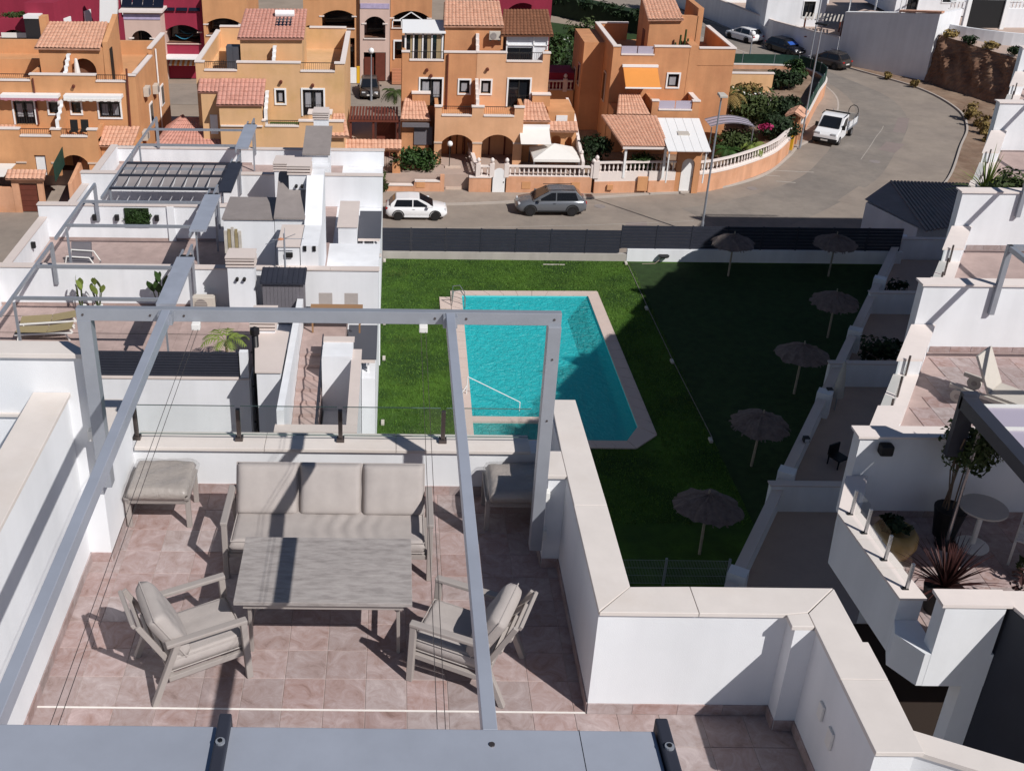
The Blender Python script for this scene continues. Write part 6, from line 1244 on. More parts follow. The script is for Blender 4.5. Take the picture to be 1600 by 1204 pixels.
fr.bar((.4, 105.34, -14.0), (1.5, 105.34, -13.3), .06, .08).bar((2.6, 105.34, -14.0), (1.5, 105.34, -13.3), .06, .08); wpart(t, fr, 'window_frame', 'pure_white'); wpart(t, B().box(-.1, 1.5, 105.3, 105.39, -15.95, -15.8).box(-.1, .02, 105.3, 105.39, -17.6, -15.95), 'door_frame', 'pure_white')
for k in range(5): wpart(t, B().box(-.2, 1.2, 103.6 + .3 * k, 103.9 + .3 * k, ZR, ZR + .25 + .22 * k), 'step', 'terracotta')
t = arc_house('arcaded_house', 'maroon house front with wide arch and teal hammock', -21.5, -17.5, 105, -9.6, 'maroon_wall', [(-21.2, -17.95, -16.25, -14.6, .6)], capm='pink_wall'); hm = thing('hammock', 'teal hammock hung in the maroon arched loggia', 'hammock', (-19.6, 106.0, -16.2)); B().grid(8, 3, lambda u, v: (-.8 + 1.6 * u, -.15 + .3 * v, .45 - .35 * math.sin(PI * u) + .1 * abs(v - .5))).o('hammock_cloth', 'pool_blue', hm, solid=.02)
for k in range(3):
    s_ = thing('photovoltaic_array', ('left', 'middle', 'right')[k] + ' solar panel of three above the maroon arch', 'solar panel', (-20.6 + k * 1.15, 105.2, -12.9), 0, 'panels on maroon roof'); B().prismx([(-.35, -.45), (.3, .35), (.25, .4), (-.4, -.4)], -.5, .5).o('panel', 'solar_panel', s_); B().box(-.45, .45, .0, .3, -.6, -.3).o('stand', 'alu', s_)
wpart(t, B().prism([(-21.4, 103.2), (-17.6, 103.2), (-17.6, 105), (-21.4, 105)], -17.35, -17.25), 'terrace_edge', 'pure_white'); aws = thing('awning', 'red and white striped awning below the maroon arch', 'awning', (-19.4, 104.9, -17.9))
for k in range(12): B().prismx([(-1.2, -.1), (0, .35), (0, .4), (-1.2, -.05)], -1.4 + k * .233, -1.4 + (k + 1) * .233 - .002).o('stripe', 'awning_orange' if k % 2 else 'awning_white', aws)
t = arc_house('arcaded_house', 'ochre house front with dark loggia behind the yellow house', -17.45, -13.4, 104.2, -11.9, 'orange_wall', [(-17.2, -14.0, -15.3, -13.8, .5)]); wpart(t, B().box(-17.4, -13.5, 106.4, 113, -12, -9.5), 'upper_storey', 'orange_wall')
t = arc_house('arcaded_house', 'white arched loggia house with lilac band and solar panels on top', -24.4, -21.1, 103, -13.1, 'pink_wall', [(-23.85, -21.95, -16.65, -14.72, .65)], depth=6); wpart(t, B().box(-24.4, -21.1, 102.94, 102.998, -13.75, -13.3), 'frieze', 'lilac'); wpart(t, B().box(-24.7, -20.8, 102.6, 106.5, -13.1, -12.9), 'cornice', 'trim_white')
for k in range(4):
    s_ = thing('photovoltaic_array', ('first', 'second', 'third', 'fourth')[k] + ' from left of four solar panels on the white loggia house', 'solar panel', (-24.2 + k * .95, 104.2, -12.5), 0, 'panels on white loggia'); B().prismx([(-.5, -.35), (.4, .45), (.35, .5), (-.55, -.3)], -.45, .45).o('panel', 'solar_panel', s_); B().box(-.35, .35, .1, .3, -.4, .2).o('stand', 'alu', s_)
t = arc_house('arcaded_house', 'maroon house front with striped awning arch at far left', -37, -33.3, 105, -14.2, 'maroon_wall', [(-36.3, -34, -16.7, -15.2, .6)], capm='pink_wall'); wpart(t, B().box(-36.3, -34.0, 104.9, 104.95, -15.9, -15.45), 'striped_valance', 'awning_white'); wpart(t, B().box(-37, -33.3, 107.3, 116, -14.4, -9.5), 'upper_storey', 'maroon_wall'); foliage('roof_plants', 'leaf_olive', t, (0.2, .8, 5.6), (1.7, .5, .4), 260, .16, 3)
mh = thing('maroon_house', 'long maroon house receding behind the far-left tiled roof', 'house', (-29, 108, ZR)); wpart(mh, B().prism([(-33.2, 103), (-30.6, 103), (-26.4, 118), (-30, 118)], ZR, -12.4), 'house_body', 'maroon_wall'); wpart(mh, B().prism([(-33.1, 102), (-31.8, 102), (-30.3, 112), (-31.6, 112)], -13.6, -13.3), 'glass_veranda_roof', 'pure_white')
wpart(mh, B().prism([(-33.1, 102.1), (-31.8, 102.1), (-30.9, 108), (-32.2, 108)], -16, -13.61), 'glass_veranda', 'glass_dark')
for k in range(4):
    x_, y_ = -30.2 + k * 1.0, 104.3 + k * 3.4; wpart(mh, B().prism([(x_ + .0, y_), (x_ + .1, y_), (x_ + .4, y_ + 1.1), (x_ + .3, y_ + 1.1)], -15.6, -14.0), 'side_window', 'pure_white')
t = thing('maroon_house', 'maroon house peeping out behind the brown tiled roof', 'house', (11, 101, ZR)); wpart(t, wall_y(B(), 8.5, 13.6, ZR, -8.5, 100, 100.3, [(9.8, 12.4, -14, -11.4, .6)]), 'front_wall', 'maroon_wall'); wpart(t, B().box(8.5, 13.6, 102, 108, ZR, -8.5), 'house_body', 'maroon_wall')
t = thing('white_sail_wall', 'white sloping gable wall among the maroon houses', 'wall', (-25.6, 108, ZR)); wpart(t, B().prismy([(-27.2, -16), (-25.4, -15.5), (-25.0, -9.5), (-26.4, -9.5)], 104.5, 105.0), 'wall_body', 'pure_white')
struct(B().prism([(-45, 96), (7, 96), (7, 103), (-45, 103)], ZR - .05, ZR + .001).o('back_street', 'asphalt_old')); struct(B().prism([(-3.5, 90), (3.5, 90), (3.5, 95.9), (-3.5, 95.9)], ZR - .04, ZR + .004).o('back_street', 'asphalt_old'))
# ================================================================== street walls and balustrades
bal_me = mesh_of(B().lathe([(.055, 0), (.055, .05), (.035, .09), (.075, .22), (.06, .34), (.03, .46), (.045, .52), (.045, .6)], n=7), 'baluster', 'trim_white')
def balustrade(t, pts, z, gap=.30, m='trim_white'):
    for (xa, ya), (xb, yb) in zip(pts, pts[1:]):
        d = Vector((xb - xa, yb - ya, 0)); n = max(1, int(d.length / gap))
        for k in range(n): P = Vector((xa, ya, 0)) + d * ((k + .5) / n); shared(bal_me, 'baluster', t, Vector((P.x, P.y, z + .06)) - t.location)
        s = Vector((-d.y, d.x, 0)).normalized()
        for z0, z1, w_ in ((z, z + .06, .11), (z + .66, z + .76, .13)):
            q = [Vector((xa, ya, 0)) + s * w_, Vector((xb, yb, 0)) + s * w_, Vector((xb, yb, 0)) - s * w_, Vector((xa, ya, 0)) - s * w_]; wpart(t, B().prism([(v.x, v.y) for v in q], z0, z1), 'rail', m)
def pier(t, x, y, z0, z1, w=.16, ball=True):
    wpart(t, B().box(x - w, x + w, y - w, y + w, z0, z1), 'pier', 'trim_white')
    if ball: wpart(t, B().lathe([(.05, 0), (.05, .06), (.13, .14), (.15, .24), (.1, .34), (.02, .4)], (x, y, z1), 10), 'ball_finial', 'trim_white', smooth=True)
t = thing('street_wall', 'orange garden wall with white balustrade behind the parked grey car', 'wall', (8, 74, ZR))
def sw(x0, x1, zt, y0=73.85, y1=74.15): wpart(t, B().box(x0, x1, y0, y1, ZR, zt), 'wall_body', 'orange_street')
sw(-4, 1.45, -18.98); sw(1.46, 3.25, -18.68); sw(5.25, 6.78, -18.35); sw(7.82, 13.7, -18.25); sw(3.26, 3.55, -18.2)
for a, b_, z_ in ((-4, 1.4, -18.98), (1.5, 3.25, -18.68), (5.25, 6.78, -18.35)): wpart(t, B().box(a, b_, 73.8, 74.2, z_ + .001, z_ + .07), 'coping', 'trim_white')
balustrade(t, [(7.9, 74), (13.6, 74)], -18.24); balustrade(t, [(5.9, 74), (6.7, 74)], -18.27)
for x_ in (7.8, 13.75, 5.85, 6.8): pier(t, x_, 74, -18.3, -17.35)
balustrade(t, [(5.5, 79), (5.7, 74.3)], -18.2)
g = thing('garden_gate', 'white round-topped garden gate in the orange street wall', 'gate', (7.3, 73.9, ZR)); a_ = [(-.42, 0)] + [(x, z) for x, z in arc_pts(-.42, .42, 1.45, .38, 10)] + [(.42, 0)]; B().prismy(a_, -.03, .03).o('gate_leaf', 'pure_white', g); B().box(.3, .36, -.06, -.03, .8, .9).o('handle', 'steel', g)
for x_ in (1.9, 9.2, 12.6): wpart(t, B().box(x_ - .3, x_ + .3, 73.82, 73.848, -19.1, -18.6), 'meter_box', 'orange_wall')
t = thing('street_wall', 'orange and white garden wall with balustrade in front of the corner house', 'wall', (17, 74.3, ZR))
wpart(t, B().prism([(13.9, 73.85), (19.55, 74.35), (19.55, 74.65), (13.9, 74.15)], ZR, -18.55), 'wall_body', 'orange_street'); wpart(t, B().prism([(13.9, 73.87), (19.55, 74.37), (19.55, 74.63), (13.9, 74.13)], -18.549, -17.95), 'white_band', 'trim_white'); balustrade(t, [(14.1, 74.02), (19.5, 74.48)], -17.94); pier(t, 13.95, 74.0, -18.3, -17.1, .2)
wpart(t, B().box(16.9, 17.6, 73.95, 74.08, -19.2, -18.2), 'meter_box', 'orange_wall'); wpart(t, B().box(14.8, 15.2, 73.78, 73.9, -19.1, -18.75), 'meter_box', 'orange_wall')
g = thing('gateway', 'brick-red gateway with arched white door and tiled top at the corner house', 'gateway', (20.4, 74.7, ZR)); wpart(g, wall_y(B(), 19.56, 21.2, ZR, -16.4, 74.4, 74.8, [(19.92, 20.8, ZR, -17.0, .42)]), 'gate_wall', 'orange_deep')
a_ = [(19.93, ZR + .1)] + [(x, z) for x, z in arc_pts(19.93, 20.79, -17.43, .42, 10)] + [(20.79, ZR + .1)]; wpart(g, B().prismy(a_, 74.58, 74.64), 'arched_door', 'pure_white'); tile_roof('tile_coping', 'roof_tile', g, (19.45, 74.1, -16.4), (21.3, 74.1, -16.4), (21.3, 74.9, -15.95), (19.45, 74.9, -15.95)).location = -g.location; wpart(g, B().box(20.7, 20.74, 74.54, 74.58, -18.5, -18.3), 'handle', 'steel')
cl = smooth_line([(21.22, 74.75), (22.4, 75.2), (24.6, 76.7), (27.8, 79.7), (30.2, 83.4)], 5); t = thing('curved_wall', 'curved orange wall with white balustrade following the bend of the street', 'wall', (26, 78, ZR))
def ribbon(t, line, w, z0, z1, nm, m):
    a, c = offs(line, w / 2), offs(line, -w / 2); n = len(line); b = B().add([(x, y, z0) for x, y in a] + [(x, y, z0) for x, y in c] + [(x, y, z1) for x, y in a] + [(x, y, z1) for x, y in c], [(i, i + 1, 2 * n + i + 1, 2 * n + i) for i in range(n - 1)] + [(n + i + 1, n + i, 3 * n + i, 3 * n + i + 1) for i in range(n - 1)] + [(2 * n + i, 2 * n + i + 1, 3 * n + i + 1, 3 * n + i) for i in range(n - 1)] + [(0, 2 * n, 3 * n, n), (n - 1, 2 * n - 1, 4 * n - 1, 3 * n - 1)]); return wpart(t, b, nm, m)
ribbon(t, cl, .3, ZR, -18.2, 'wall_body', 'orange_street'); ribbon(t, cl, .36, -18.199, -18.05, 'wall_coping', 'trim_white'); balustrade(t, cl[::2] + ([] if len(cl) % 2 else [cl[-1]]), -18.05, .32)
g = thing('gateway', 'small orange gateway with tiled roof beside the white pickup', 'gateway', (31.3, 85.5, ZR), RAD(62)); wpart_ = B().box(-.9, -.45, -.2, .2, 0, 2.5).o('gate_pier', 'orange_deep', g); B().box(.45, .9, -.2, .2, 0, 2.5).o('gate_pier', 'orange_deep', g); B().box(-.44, .44, -.05, .05, .1, 2.2).o('gate_leaf', 'wood_brown', g); B().box(-.9, .9, -.2, .2, 2.501, 2.7).o('lintel', 'orange_deep', g)
tile_roof('tile_coping', 'roof_tile', g, (-1.05, -.65, 2.65), (1.05, -.65, 2.65), (1.05, .1, 3.05), (-1.05, .1, 3.05)); tile_roof('tile_coping', 'roof_tile', g, (1.05, .75, 2.65), (-1.05, .75, 2.65), (-1.05, .1, 3.05), (1.05, .1, 3.05)); B().box(-1.35, -1.1, -.22, .2, 0, 1.5).o('meter_box', 'yellow_paint', g)
cl2 = smooth_line([(32.2, 87.0), (34.4, 91.6), (37.0, 97.2), (39.1, 101.6), (39.0, 104.6), (37.6, 106.6), (33, 107), (28.5, 107), (25, 106.6)], 5); t = thing('mesh_wall', 'orange wall topped with dark green mesh fence round the corner garden', 'fence', (36, 98, ZR)); ribbon(t, cl2, .3, ZR, -18.1, 'wall_body', 'orange_street'); ribbon(t, cl2, .36, -18.099, -17.98, 'wall_coping', 'trim_white'); ribbon(t, cl2, .05, -17.97, -17.1, 'mesh_screen', 'green_mesh')
for k in range(0, len(cl2), 3): wpart(t, B().tube((cl2[k][0], cl2[k][1], -18), (cl2[k][0], cl2[k][1], -17.0), .035, 6), 'fence_post', 'alu')
t = thing('patio_wall', 'low ochre patio wall with white coping inside the corner garden', 'wall', (29, 99, ZG)); wpart(t, B().box(25, 28.4, 97.5, 97.8, ZG, -16.9).box(28.41, 33, 97.5, 97.8, ZG, -16.7), 'wall_body', 'yellow_wall'); wpart(t, B().box(25, 28.4, 97.45, 97.85, -16.899, -16.8).box(28.41, 33.05, 97.45, 97.85, -16.699, -16.6), 'coping', 'trim_white')
t = thing('side_balustrade', 'white balustrade terrace between the middle and the corner house', 'balustrade', (12.6, 86, ZG)); wpart(t, B().box(10.95, 14.2, 88.0, 88.3, ZG - 1, -15.9), 'wall_body', 'yellow_wall'); balustrade(t, [(11.0, 88.15), (14.1, 88.15)], -15.89, .26); pier(t, 13.5, 88.15, -16, -15.0); wpart(t, B().prism([(11.2, 88.4), (14.2, 88.4), (14.2, 91), (11.2, 91)], -16.5, -14.6), 'maroon_panel', 'maroon_wall')
t = thing('side_wall_stepped', 'dark stepped white-topped wall between the gazebo and the veranda', 'wall', (13.2, 77, ZG)); wpart(t, B().prismx([(74.4, ZG), (84, ZG), (84, -15.4), (80, -15.6), (77, -16.6), (74.4, -17.3)], 13.0, 13.2), 'wall_body', 'trim_white')
for k in range(4): wpart(t, B().lathe([(.05, 0), (.12, .1), (.1, .22), (.02, .3)], (13.1, 75.3 + 2.2 * k, -17.05 + .42 * k), 9), 'finial', 'trim_white')
t = thing('side_annex', 'small orange annex with tiled ridge right of the white awning', 'annex', (12, 79.5, ZG)); wpart(t, B().box(11.02, 12.9, 78.6, 82, ZG, -15.0), 'walls', OW); wpart(t, B().box(11.6, 12.4, 78.54, 78.598, -16.0, -15.25), 'white_window', 'pure_white'); tile_roof('tile_coping', 'roof_tile', t, (11.0, 77.0, -15.95), (13.0, 77.0, -15.95), (13.0, 77.9, -15.5), (11.0, 77.9, -15.5)).location = -t.location; wpart(t, wall_y(B(), 11.02, 12.95, ZG, -16.0, 77.5, 77.75, [(11.2, 11.9, ZG, -16.4, .3), (12.2, 12.7, -17.3, -16.5, .25)]), 'arch_screen', OW)
# far-left corner: street, red door and wall
t = thing('street_wall', 'orange street wall with red-brown garage door and tiled top at far left', 'wall', (-27.5, 71, ZR)); wpart(t, B().box(-34, -24.75, 69.2, 69.5, ZR, -17.8).box(-24.76, -24.3, 69.2, 69.5, ZR, -17.1).box(-23.1, -22.75, 69.2, 69.5, ZR, -17.1).box(-24.29, -23.11, 69.2, 69.5, -17.5, -17.1), 'wall_body', 'orange_street'); tile_roof('tile_coping', 'roof_tile', t, (-25, 68.9, -17.1), (-22.5, 68.9, -17.1), (-22.5, 69.6, -16.7), (-25, 69.6, -16.7)).location = -t.location
for k in range(5):
    wpart(t, B().box(-24.28, -23.12, 69.3, 69.36, ZR + .06 + k * .37, ZR + .41 + k * .37), 'door_panel', 'wood_brown')
wpart(t, B().prismx([(69.6, ZR), (74, ZR), (74, -16.8), (69.6, -17.6)], -21.2, -20.95), 'side_wall', 'orange_street'); wpart(t, B().prismx([(69.6, -17.5), (72.0, -17.1), (72.0, -15.9), (69.6, -16.3)], -22.0, -21.96), 'green_screen', 'green_mesh'); wpart(t, B().box(-34, -25.1, 69.0, 71.6, -17.0, -16.95), 'white_canopy', 'awning_white')
# ================================================================== lamps
def street_lamp(label, x, y, z, hgt, az, head='box'):
    t = thing('street_lamp', label, 'street lamp', (x, y, z), az, 'street lamps'); B().tube((0, 0, 0), (0, 0, hgt), .075, 8, .05).o('pole', 'alu', t); B().tube((0, 0, 0), (0, 0, .9), .1, 8).o('pole_base', 'alu', t)
    if head == 'box': B().prism([(-.2, -.3), (.2, -.3), (.24, .5), (-.24, .5)], hgt, hgt + .16).o('lamp_head', 'sling_grey', t, bevel=.03)
    elif head == 'flood': B().box(-.45, .45, -.15, .35, hgt, hgt + .12).o('lamp_head', 'trim_black', t)
    else: B().lathe([(.03, 0), (.2, .08), (.26, .26), (.18, .44), (.02, .52)], (0, 0, hgt), 14).o('globe', 'pure_white', t, smooth=True)
street_lamp('tall grey street lamp standing behind the dark slatted fence', 19.6, 66.5, ZR, 8.9, PI, 'box'); street_lamp('tall grey street lamp beside the white pickup', 31.7, 84.9, ZR + .12, 9.4, 2.5, 'flood'); street_lamp('tall thin lamp pole beyond the bend near the dark cars', 40.4, 109.8, ZR, 10.5, 0, 'box'); street_lamp('white globe lamp post behind the orange corner house', 33.8, 107.6, ZR, 3.9, 0, 'globe'); street_lamp('white globe lamp post in the back street by the pale pink house', -2.0, 97.8, ZR, 4.1, 0, 'globe'); street_lamp('white globe lamp at the left end of the upper white wall', 37.8, 141.5, ZR, 5, 0, 'globe')
# ================================================================== vehicles
def car(name, label, loc, rz, body, L_=4.1, W=1.76, H=1.47, suv=0.0, rim='rim', grp='parked cars', shade=None, hood=.28, tail=.07):
    t = thing(name, label, 'car', loc, rz, grp); hw = W / 2; zb = .22 + .06 * suv; belt = H * .62
    # lower body loft: x from tail (-L/2) to nose (+L/2)
    X = [-.5, -.485, -.44, -.3, -.1, .1, .25, .36, .44, .485, .5]; top = [.52, .60, .635, .645, .64, .63, .60, .565, .52, .44, .36]; wd = [.80, .90, .96, 1, 1, 1, 1, .98, .93, .84, .74]
    b = B(); rows = []
    for xx, tt, ww in zip(X, top, wd):
        zt = H * tt; w_ = hw * ww; bot = zb + (.14 if abs(xx) > .46 else 0); x_ = xx * L_
        rows.append([(x_, -w_ * .92, bot), (x_, -w_, bot + .12), (x_, -w_ * 1.0, (bot + zt) * .55), (x_, -w_ * .94, zt - .06), (x_, -w_ * .82, zt), (x_, 0, zt + .03), (x_, w_ * .82, zt), (x_, w_ * .94, zt - .06), (x_, w_, (bot + zt) * .55), (x_, w_, bot + .12), (x_, w_ * .92, bot)])
    n = 11; vs = [v for r in rows for v in r]; fs = [(i * n + j, i * n + j + 1, (i + 1) * n + j + 1, (i + 1) * n + j) for i in range(len(X) - 1) for j in range(n - 1)] + [tuple(range(n)), tuple(range(len(vs) - 1, len(vs) - n - 1, -1))] + [(i * n, (i + 1) * n, (i + 1) * n + n - 1, i * n + n - 1) for i in range(len(X) - 1)]
    b.add(vs, fs); b.o('body', body, t, smooth=True, bevel=.0)
    # cabin
    zt0 = H * .62; x_r0, x_r1 = -.5 + tail, -.5 + tail + .10; x_f1, x_f0 = .5 - hood - .18, .5 - hood + .02
    def sec(xx, z, ww): return [(xx * L_, -hw * ww, z), (xx * L_, hw * ww, z)]
    pts = [(x_r0, zt0, .86), (x_r0 + .015, H * .75, .84), (x_r1, H * .965, .72), (-.12, H, .72), (x_f1 - .02, H * .985, .72), (x_f0 - .06, H * .78, .84), (x_f0 + .03, zt0 - .02, .88)]
    cab = B(); vv = []
    for p_ in pts: vv += sec(*p_)
    base = [sec(p_[0], zt0 - .03, .9) for p_ in pts]
    k = len(pts); o_ = len(vv); vs = vv + [v for s_ in base for v in s_]
    fs = [(2 * i, 2 * i + 2, 2 * i + 3, 2 * i + 1) for i in range(k - 1)] + [(2 * i, o_ + 2 * i, o_ + 2 * i + 2, 2 * i + 2) for i in range(k - 1)] + [(2 * i + 1, 2 * i + 3, o_ + 2 * i + 3, o_ + 2 * i + 1) for i in range(k - 1)]
    cab.add(vs, fs); cab.o('cabin', body, t, smooth=False, bevel=.03)
    # glass
    def quadp(name, pts_, off=(0, 0, 0), m='glass_dark'): return B().add([Vector(p_) + Vector(off) for p_ in pts_], [tuple(range(len(pts_)))]).o(name, m, t, solid=.012)
    for s_ in (-1, 1):
        y_ = lambda z: s_ * (hw * (.90 - .18 * (z - zt0) / (H - zt0)) + .012)
        xm = -.06
        for xa, xb, xc, xd in ((xm + .01, x_f0 - .03, x_f1 - .03, xm + .01), (x_r1 - .035, xm - .01, xm - .01, x_r1 + .01)):
            z0, z1 = zt0 + .02, H * .925; quadp('side_window', [(xa * L_, y_(z0), z0), (xb * L_, y_(z0), z0), (xc * L_, y_(z1), z1), (xd * L_, y_(z1), z1)])
        B().box(.5 * 0 + (x_f0 - .05) * L_ - .09, (x_f0 - .05) * L_ + .09, s_ * (hw + .1) - .09, s_ * (hw + .1) + .07, zt0 + .02, zt0 + .17).o('mirror', body, t, bevel=.03)
        B().box(L_ * .43, L_ * .482, s_ * hw * .62 - .16, s_ * hw * .62 + .16, H * .43, H * .5).o('headlight', 'lamp_clear', t, bevel=.03); B().box(-L_ * .5 - .005, -L_ * .46, s_ * hw * .72 - .14, s_ * hw * .72 + .12, H * .48, H * .58).o('tail_light', 'lamp_red', t, bevel=.03)
        for x_ in (-.295, .305):
            w_ = B().tube((x_ * L_, s_ * (hw - .22), .32 + .04 * suv), (x_ * L_, s_ * (hw + .012), .32 + .04 * suv), .32 + .04 * suv, 20).o('wheel', 'tyre', t, bevel=.03)
            B().tube((x_ * L_, s_ * (hw + .0), .32 + .04 * suv), (x_ * L_, s_ * (hw + .022), .32 + .04 * suv), .205, 16).o('rim', rim, w_); B().tube((x_ * L_, s_ * (hw - .23), .33 + .04 * suv), (x_ * L_, s_ * (hw + .006), .33 + .04 * suv), .375 + .04 * suv, 20).o('wheel_arch', 'trim_black', w_) if False else None
            ar = B(); N_ = 12
            for q in range(N_):
                a0, a1 = PI * q / N_, PI * (q + 1) / N_; r1, r2 = .335 + .04 * suv, .40 + .05 * suv; cz = .33 + .04 * suv; ys = s_ * (hw + .008)
                ar.add([(x_ * L_ + r1 * math.cos(a0), ys, cz + r1 * math.sin(a0)), (x_ * L_ + r2 * math.cos(a0), ys, cz + r2 * math.sin(a0)), (x_ * L_ + r2 * math.cos(a1), ys, cz + r2 * math.sin(a1)), (x_ * L_ + r1 * math.cos(a1), ys, cz + r1 * math.sin(a1))], [(0, 1, 2, 3)])
            ar.o('wheel_arch', 'trim_black', t, solid=.01)
        B().box(-L_ * .2, L_ * .2, s_ * (hw + .004) - .01, s_ * (hw + .004) + .01, zb + .02, zb + .12).o('sill', 'trim_black' if suv else body, t)
        B().box(-.02 * L_ - .16, -.02 * L_, s_ * (hw + .01) - .012, s_ * (hw + .01) + .012, H * .53, H * .55).o('door_handle', body, t)
    quadp('windscreen', [((x_f0 + .02) * L_, -hw * .80, zt0 + .02), ((x_f0 + .02) * L_, hw * .80, zt0 + .02), ((x_f1 + .005) * L_, hw * .66, H * .955), ((x_f1 + .005) * L_, -hw * .66, H * .955)], (.03, 0, .03), 'glass_dark')
    if shade: quadp('sunshade', [((x_f0 + .0) * L_, -hw * .6, zt0 + .06), ((x_f0 + .0) * L_, hw * .6, zt0 + .06), ((x_f1 + .01) * L_, hw * .5, H * .9), ((x_f1 + .01) * L_, -hw * .5, H * .9)], (.06, 0, .06), shade)
    quadp('rear_window', [((x_r0 + .0) * L_, -hw * .76, H * .68), ((x_r0 + .0) * L_, hw * .76, H * .68), ((x_r1 - .01) * L_, hw * .66, H * .93), ((x_r1 - .01) * L_, -hw * .66, H * .93)], (-.03, 0, .02))
    B().box(L_ * .485, L_ * .502, -.26, .26, .42, .53).o('number_plate', 'plastic_white', t); B().box(-L_ * .504, -L_ * .49, -.26, .26, .55, .66).o('number_plate', 'plastic_white', t)
    B().box(L_ * .47, L_ * .498, -hw * .6, hw * .6, zb + .1, zb + .22).o('grille', 'trim_black', t); B().box(-L_ * .5, -L_ * .47, -hw * .7, hw * .7, zb + .02, zb + .18).o('bumper', 'trim_black', t)
    if suv:
        for s_ in (-1, 1): B().bar((-L_ * .32, s_ * hw * .66, H + .04), (L_ * .1, s_ * hw * .66, H + .03), .04, .03).o('roof_rail', 'trim_black', t)
    return t
car('hatchback', 'white three-door hatchback parked beside the white row house', (1.55, 69.35, ZR), 0.0, 'car_white', 4.0, 1.70, 1.46, 0, 'tyre')
car('suv', 'grey SUV parked in front of the white balustrade', (10.45, 70.5, ZR), PI + .02, 'car_grey', 4.6, 1.88, 1.68, 1, 'rim', tail=.06)
car('hatchback', 'white hatchback parked uphill against the grey-white wall', (38.1, 124.3, ZR), RAD(117), 'car_white', 4.4, 1.8, 1.5, 0, 'tyre'); car('saloon', 'black car with blue windscreen shade parked behind the white hatchback', (40.9, 118.7, ZR), RAD(-64), 'car_black', 4.6, 1.82, 1.45, 0, 'rim', shade='sunshade_blue'); car('estate_car', 'dark taupe hatchback parked below the tall white wall', (43.4, 112.6, ZR), RAD(125), 'car_taupe', 4.2, 1.8, 1.55, .5, 'rim')
car('saloon', 'grey car facing us in the back street by the globe lamp', (-2.2, 100.0, ZR), RAD(-88), 'car_taupe', 4.3, 1.78, 1.45, 0, 'rim')
# white pickup with cage bed
pk = thing('pickup_truck', 'white flatbed pickup with side boards parked by the orange wall', 'truck', (35.4, 88.0, ZR), RAD(-126), 'parked cars')
prof = [(2.45, .35), (2.55, .55), (2.5, .85), (2.30, 1.05), (1.75, 1.25), (1.05, 2.05), (.75, 2.12), (.1, 2.12), (.05, .45), (.4, .35)]
B().prismy(prof, -.93, .93).o('cab', 'car_white', pk, bevel=.06)
B().add([(1.78, -.78, 1.30), (1.78, .78, 1.30), (1.14, .70, 2.02), (1.14, -.70, 2.02)], [(0, 1, 2, 3)]).o('windscreen', 'glass_dark', pk, solid=.03)
for s_ in (-1, 1):
    B().add([(.35, s_ * .945, 1.25), (1.55, s_ * .945, 1.25), (1.05, s_ * .945, 1.92), (.35, s_ * .945, 1.95)], [(0, 1, 2, 3)]).o('side_window', 'glass_dark', pk, solid=.012); B().box(1.5, 1.62, s_ * 1.05 - .12, s_ * 1.05 + .12, 1.2, 1.55).o('mirror', 'trim_black', pk, bevel=.02); B().box(2.36, 2.5, s_ * .62 - .2, s_ * .62 + .2, .86, 1.02).o('headlight', 'lamp_clear', pk, bevel=.02)
    for x_ in (1.65, -1.55): w_ = B().tube((x_, s_ * .72, .34), (x_, s_ * .95, .34), .34, 18).o('wheel', 'tyre', pk); B().tube((x_, s_ * .93, .34), (x_, s_ * .965, .34), .2, 14).o('rim', 'rim_light', w_)
    for k in range(3): B().box(-2.5, -.05, s_ * .98 - .02, s_ * .98 + .02, .95 + k * .17, 1.08 + k * .17).o('side_board', 'car_white', pk)
    for x_ in (-2.45, -1.25, -.1): B().box(x_ - .03, x_ + .03, s_ * 1.01 - .02, s_ * 1.01 + .02, .85, 1.7).o('stake', 'alu', pk)
B().box(2.4, 2.6, -.95, .95, .32, .62).o('bumper', 'trim_black', pk, bevel=.04); B().box(2.585, 2.61, -.27, .27, .42, .53).o('number_plate', 'plastic_white', pk); B().box(-2.55, .0, -.98, .98, .78, .88).o('flatbed', 'alu', pk); B().box(-2.55, 1.3, -.4, .4, .42, .6).o('chassis', 'trim_black', pk); B().box(.02, .1, -.95, .95, 2.13, 2.22).bar((.5, -.9, 2.18), (1.1, -.9, 2.14), .05, .05).bar((.5, .9, 2.18), (1.1, .9, 2.14), .05, .05).o('ladder_rack', 'trim_black', pk)
B().path([(-2.5, .55 + .38 * math.sin(a), 1.75 + .5 * math.cos(a)) for a in [i * 2 * PI / 14 for i in range(15)]], .03).o('spare_hoop', 'iron', pk); B().box(-2.53, -2.47, -.9, .9, 1.1, 1.6).o('tail_board', 'sling_grey', pk)
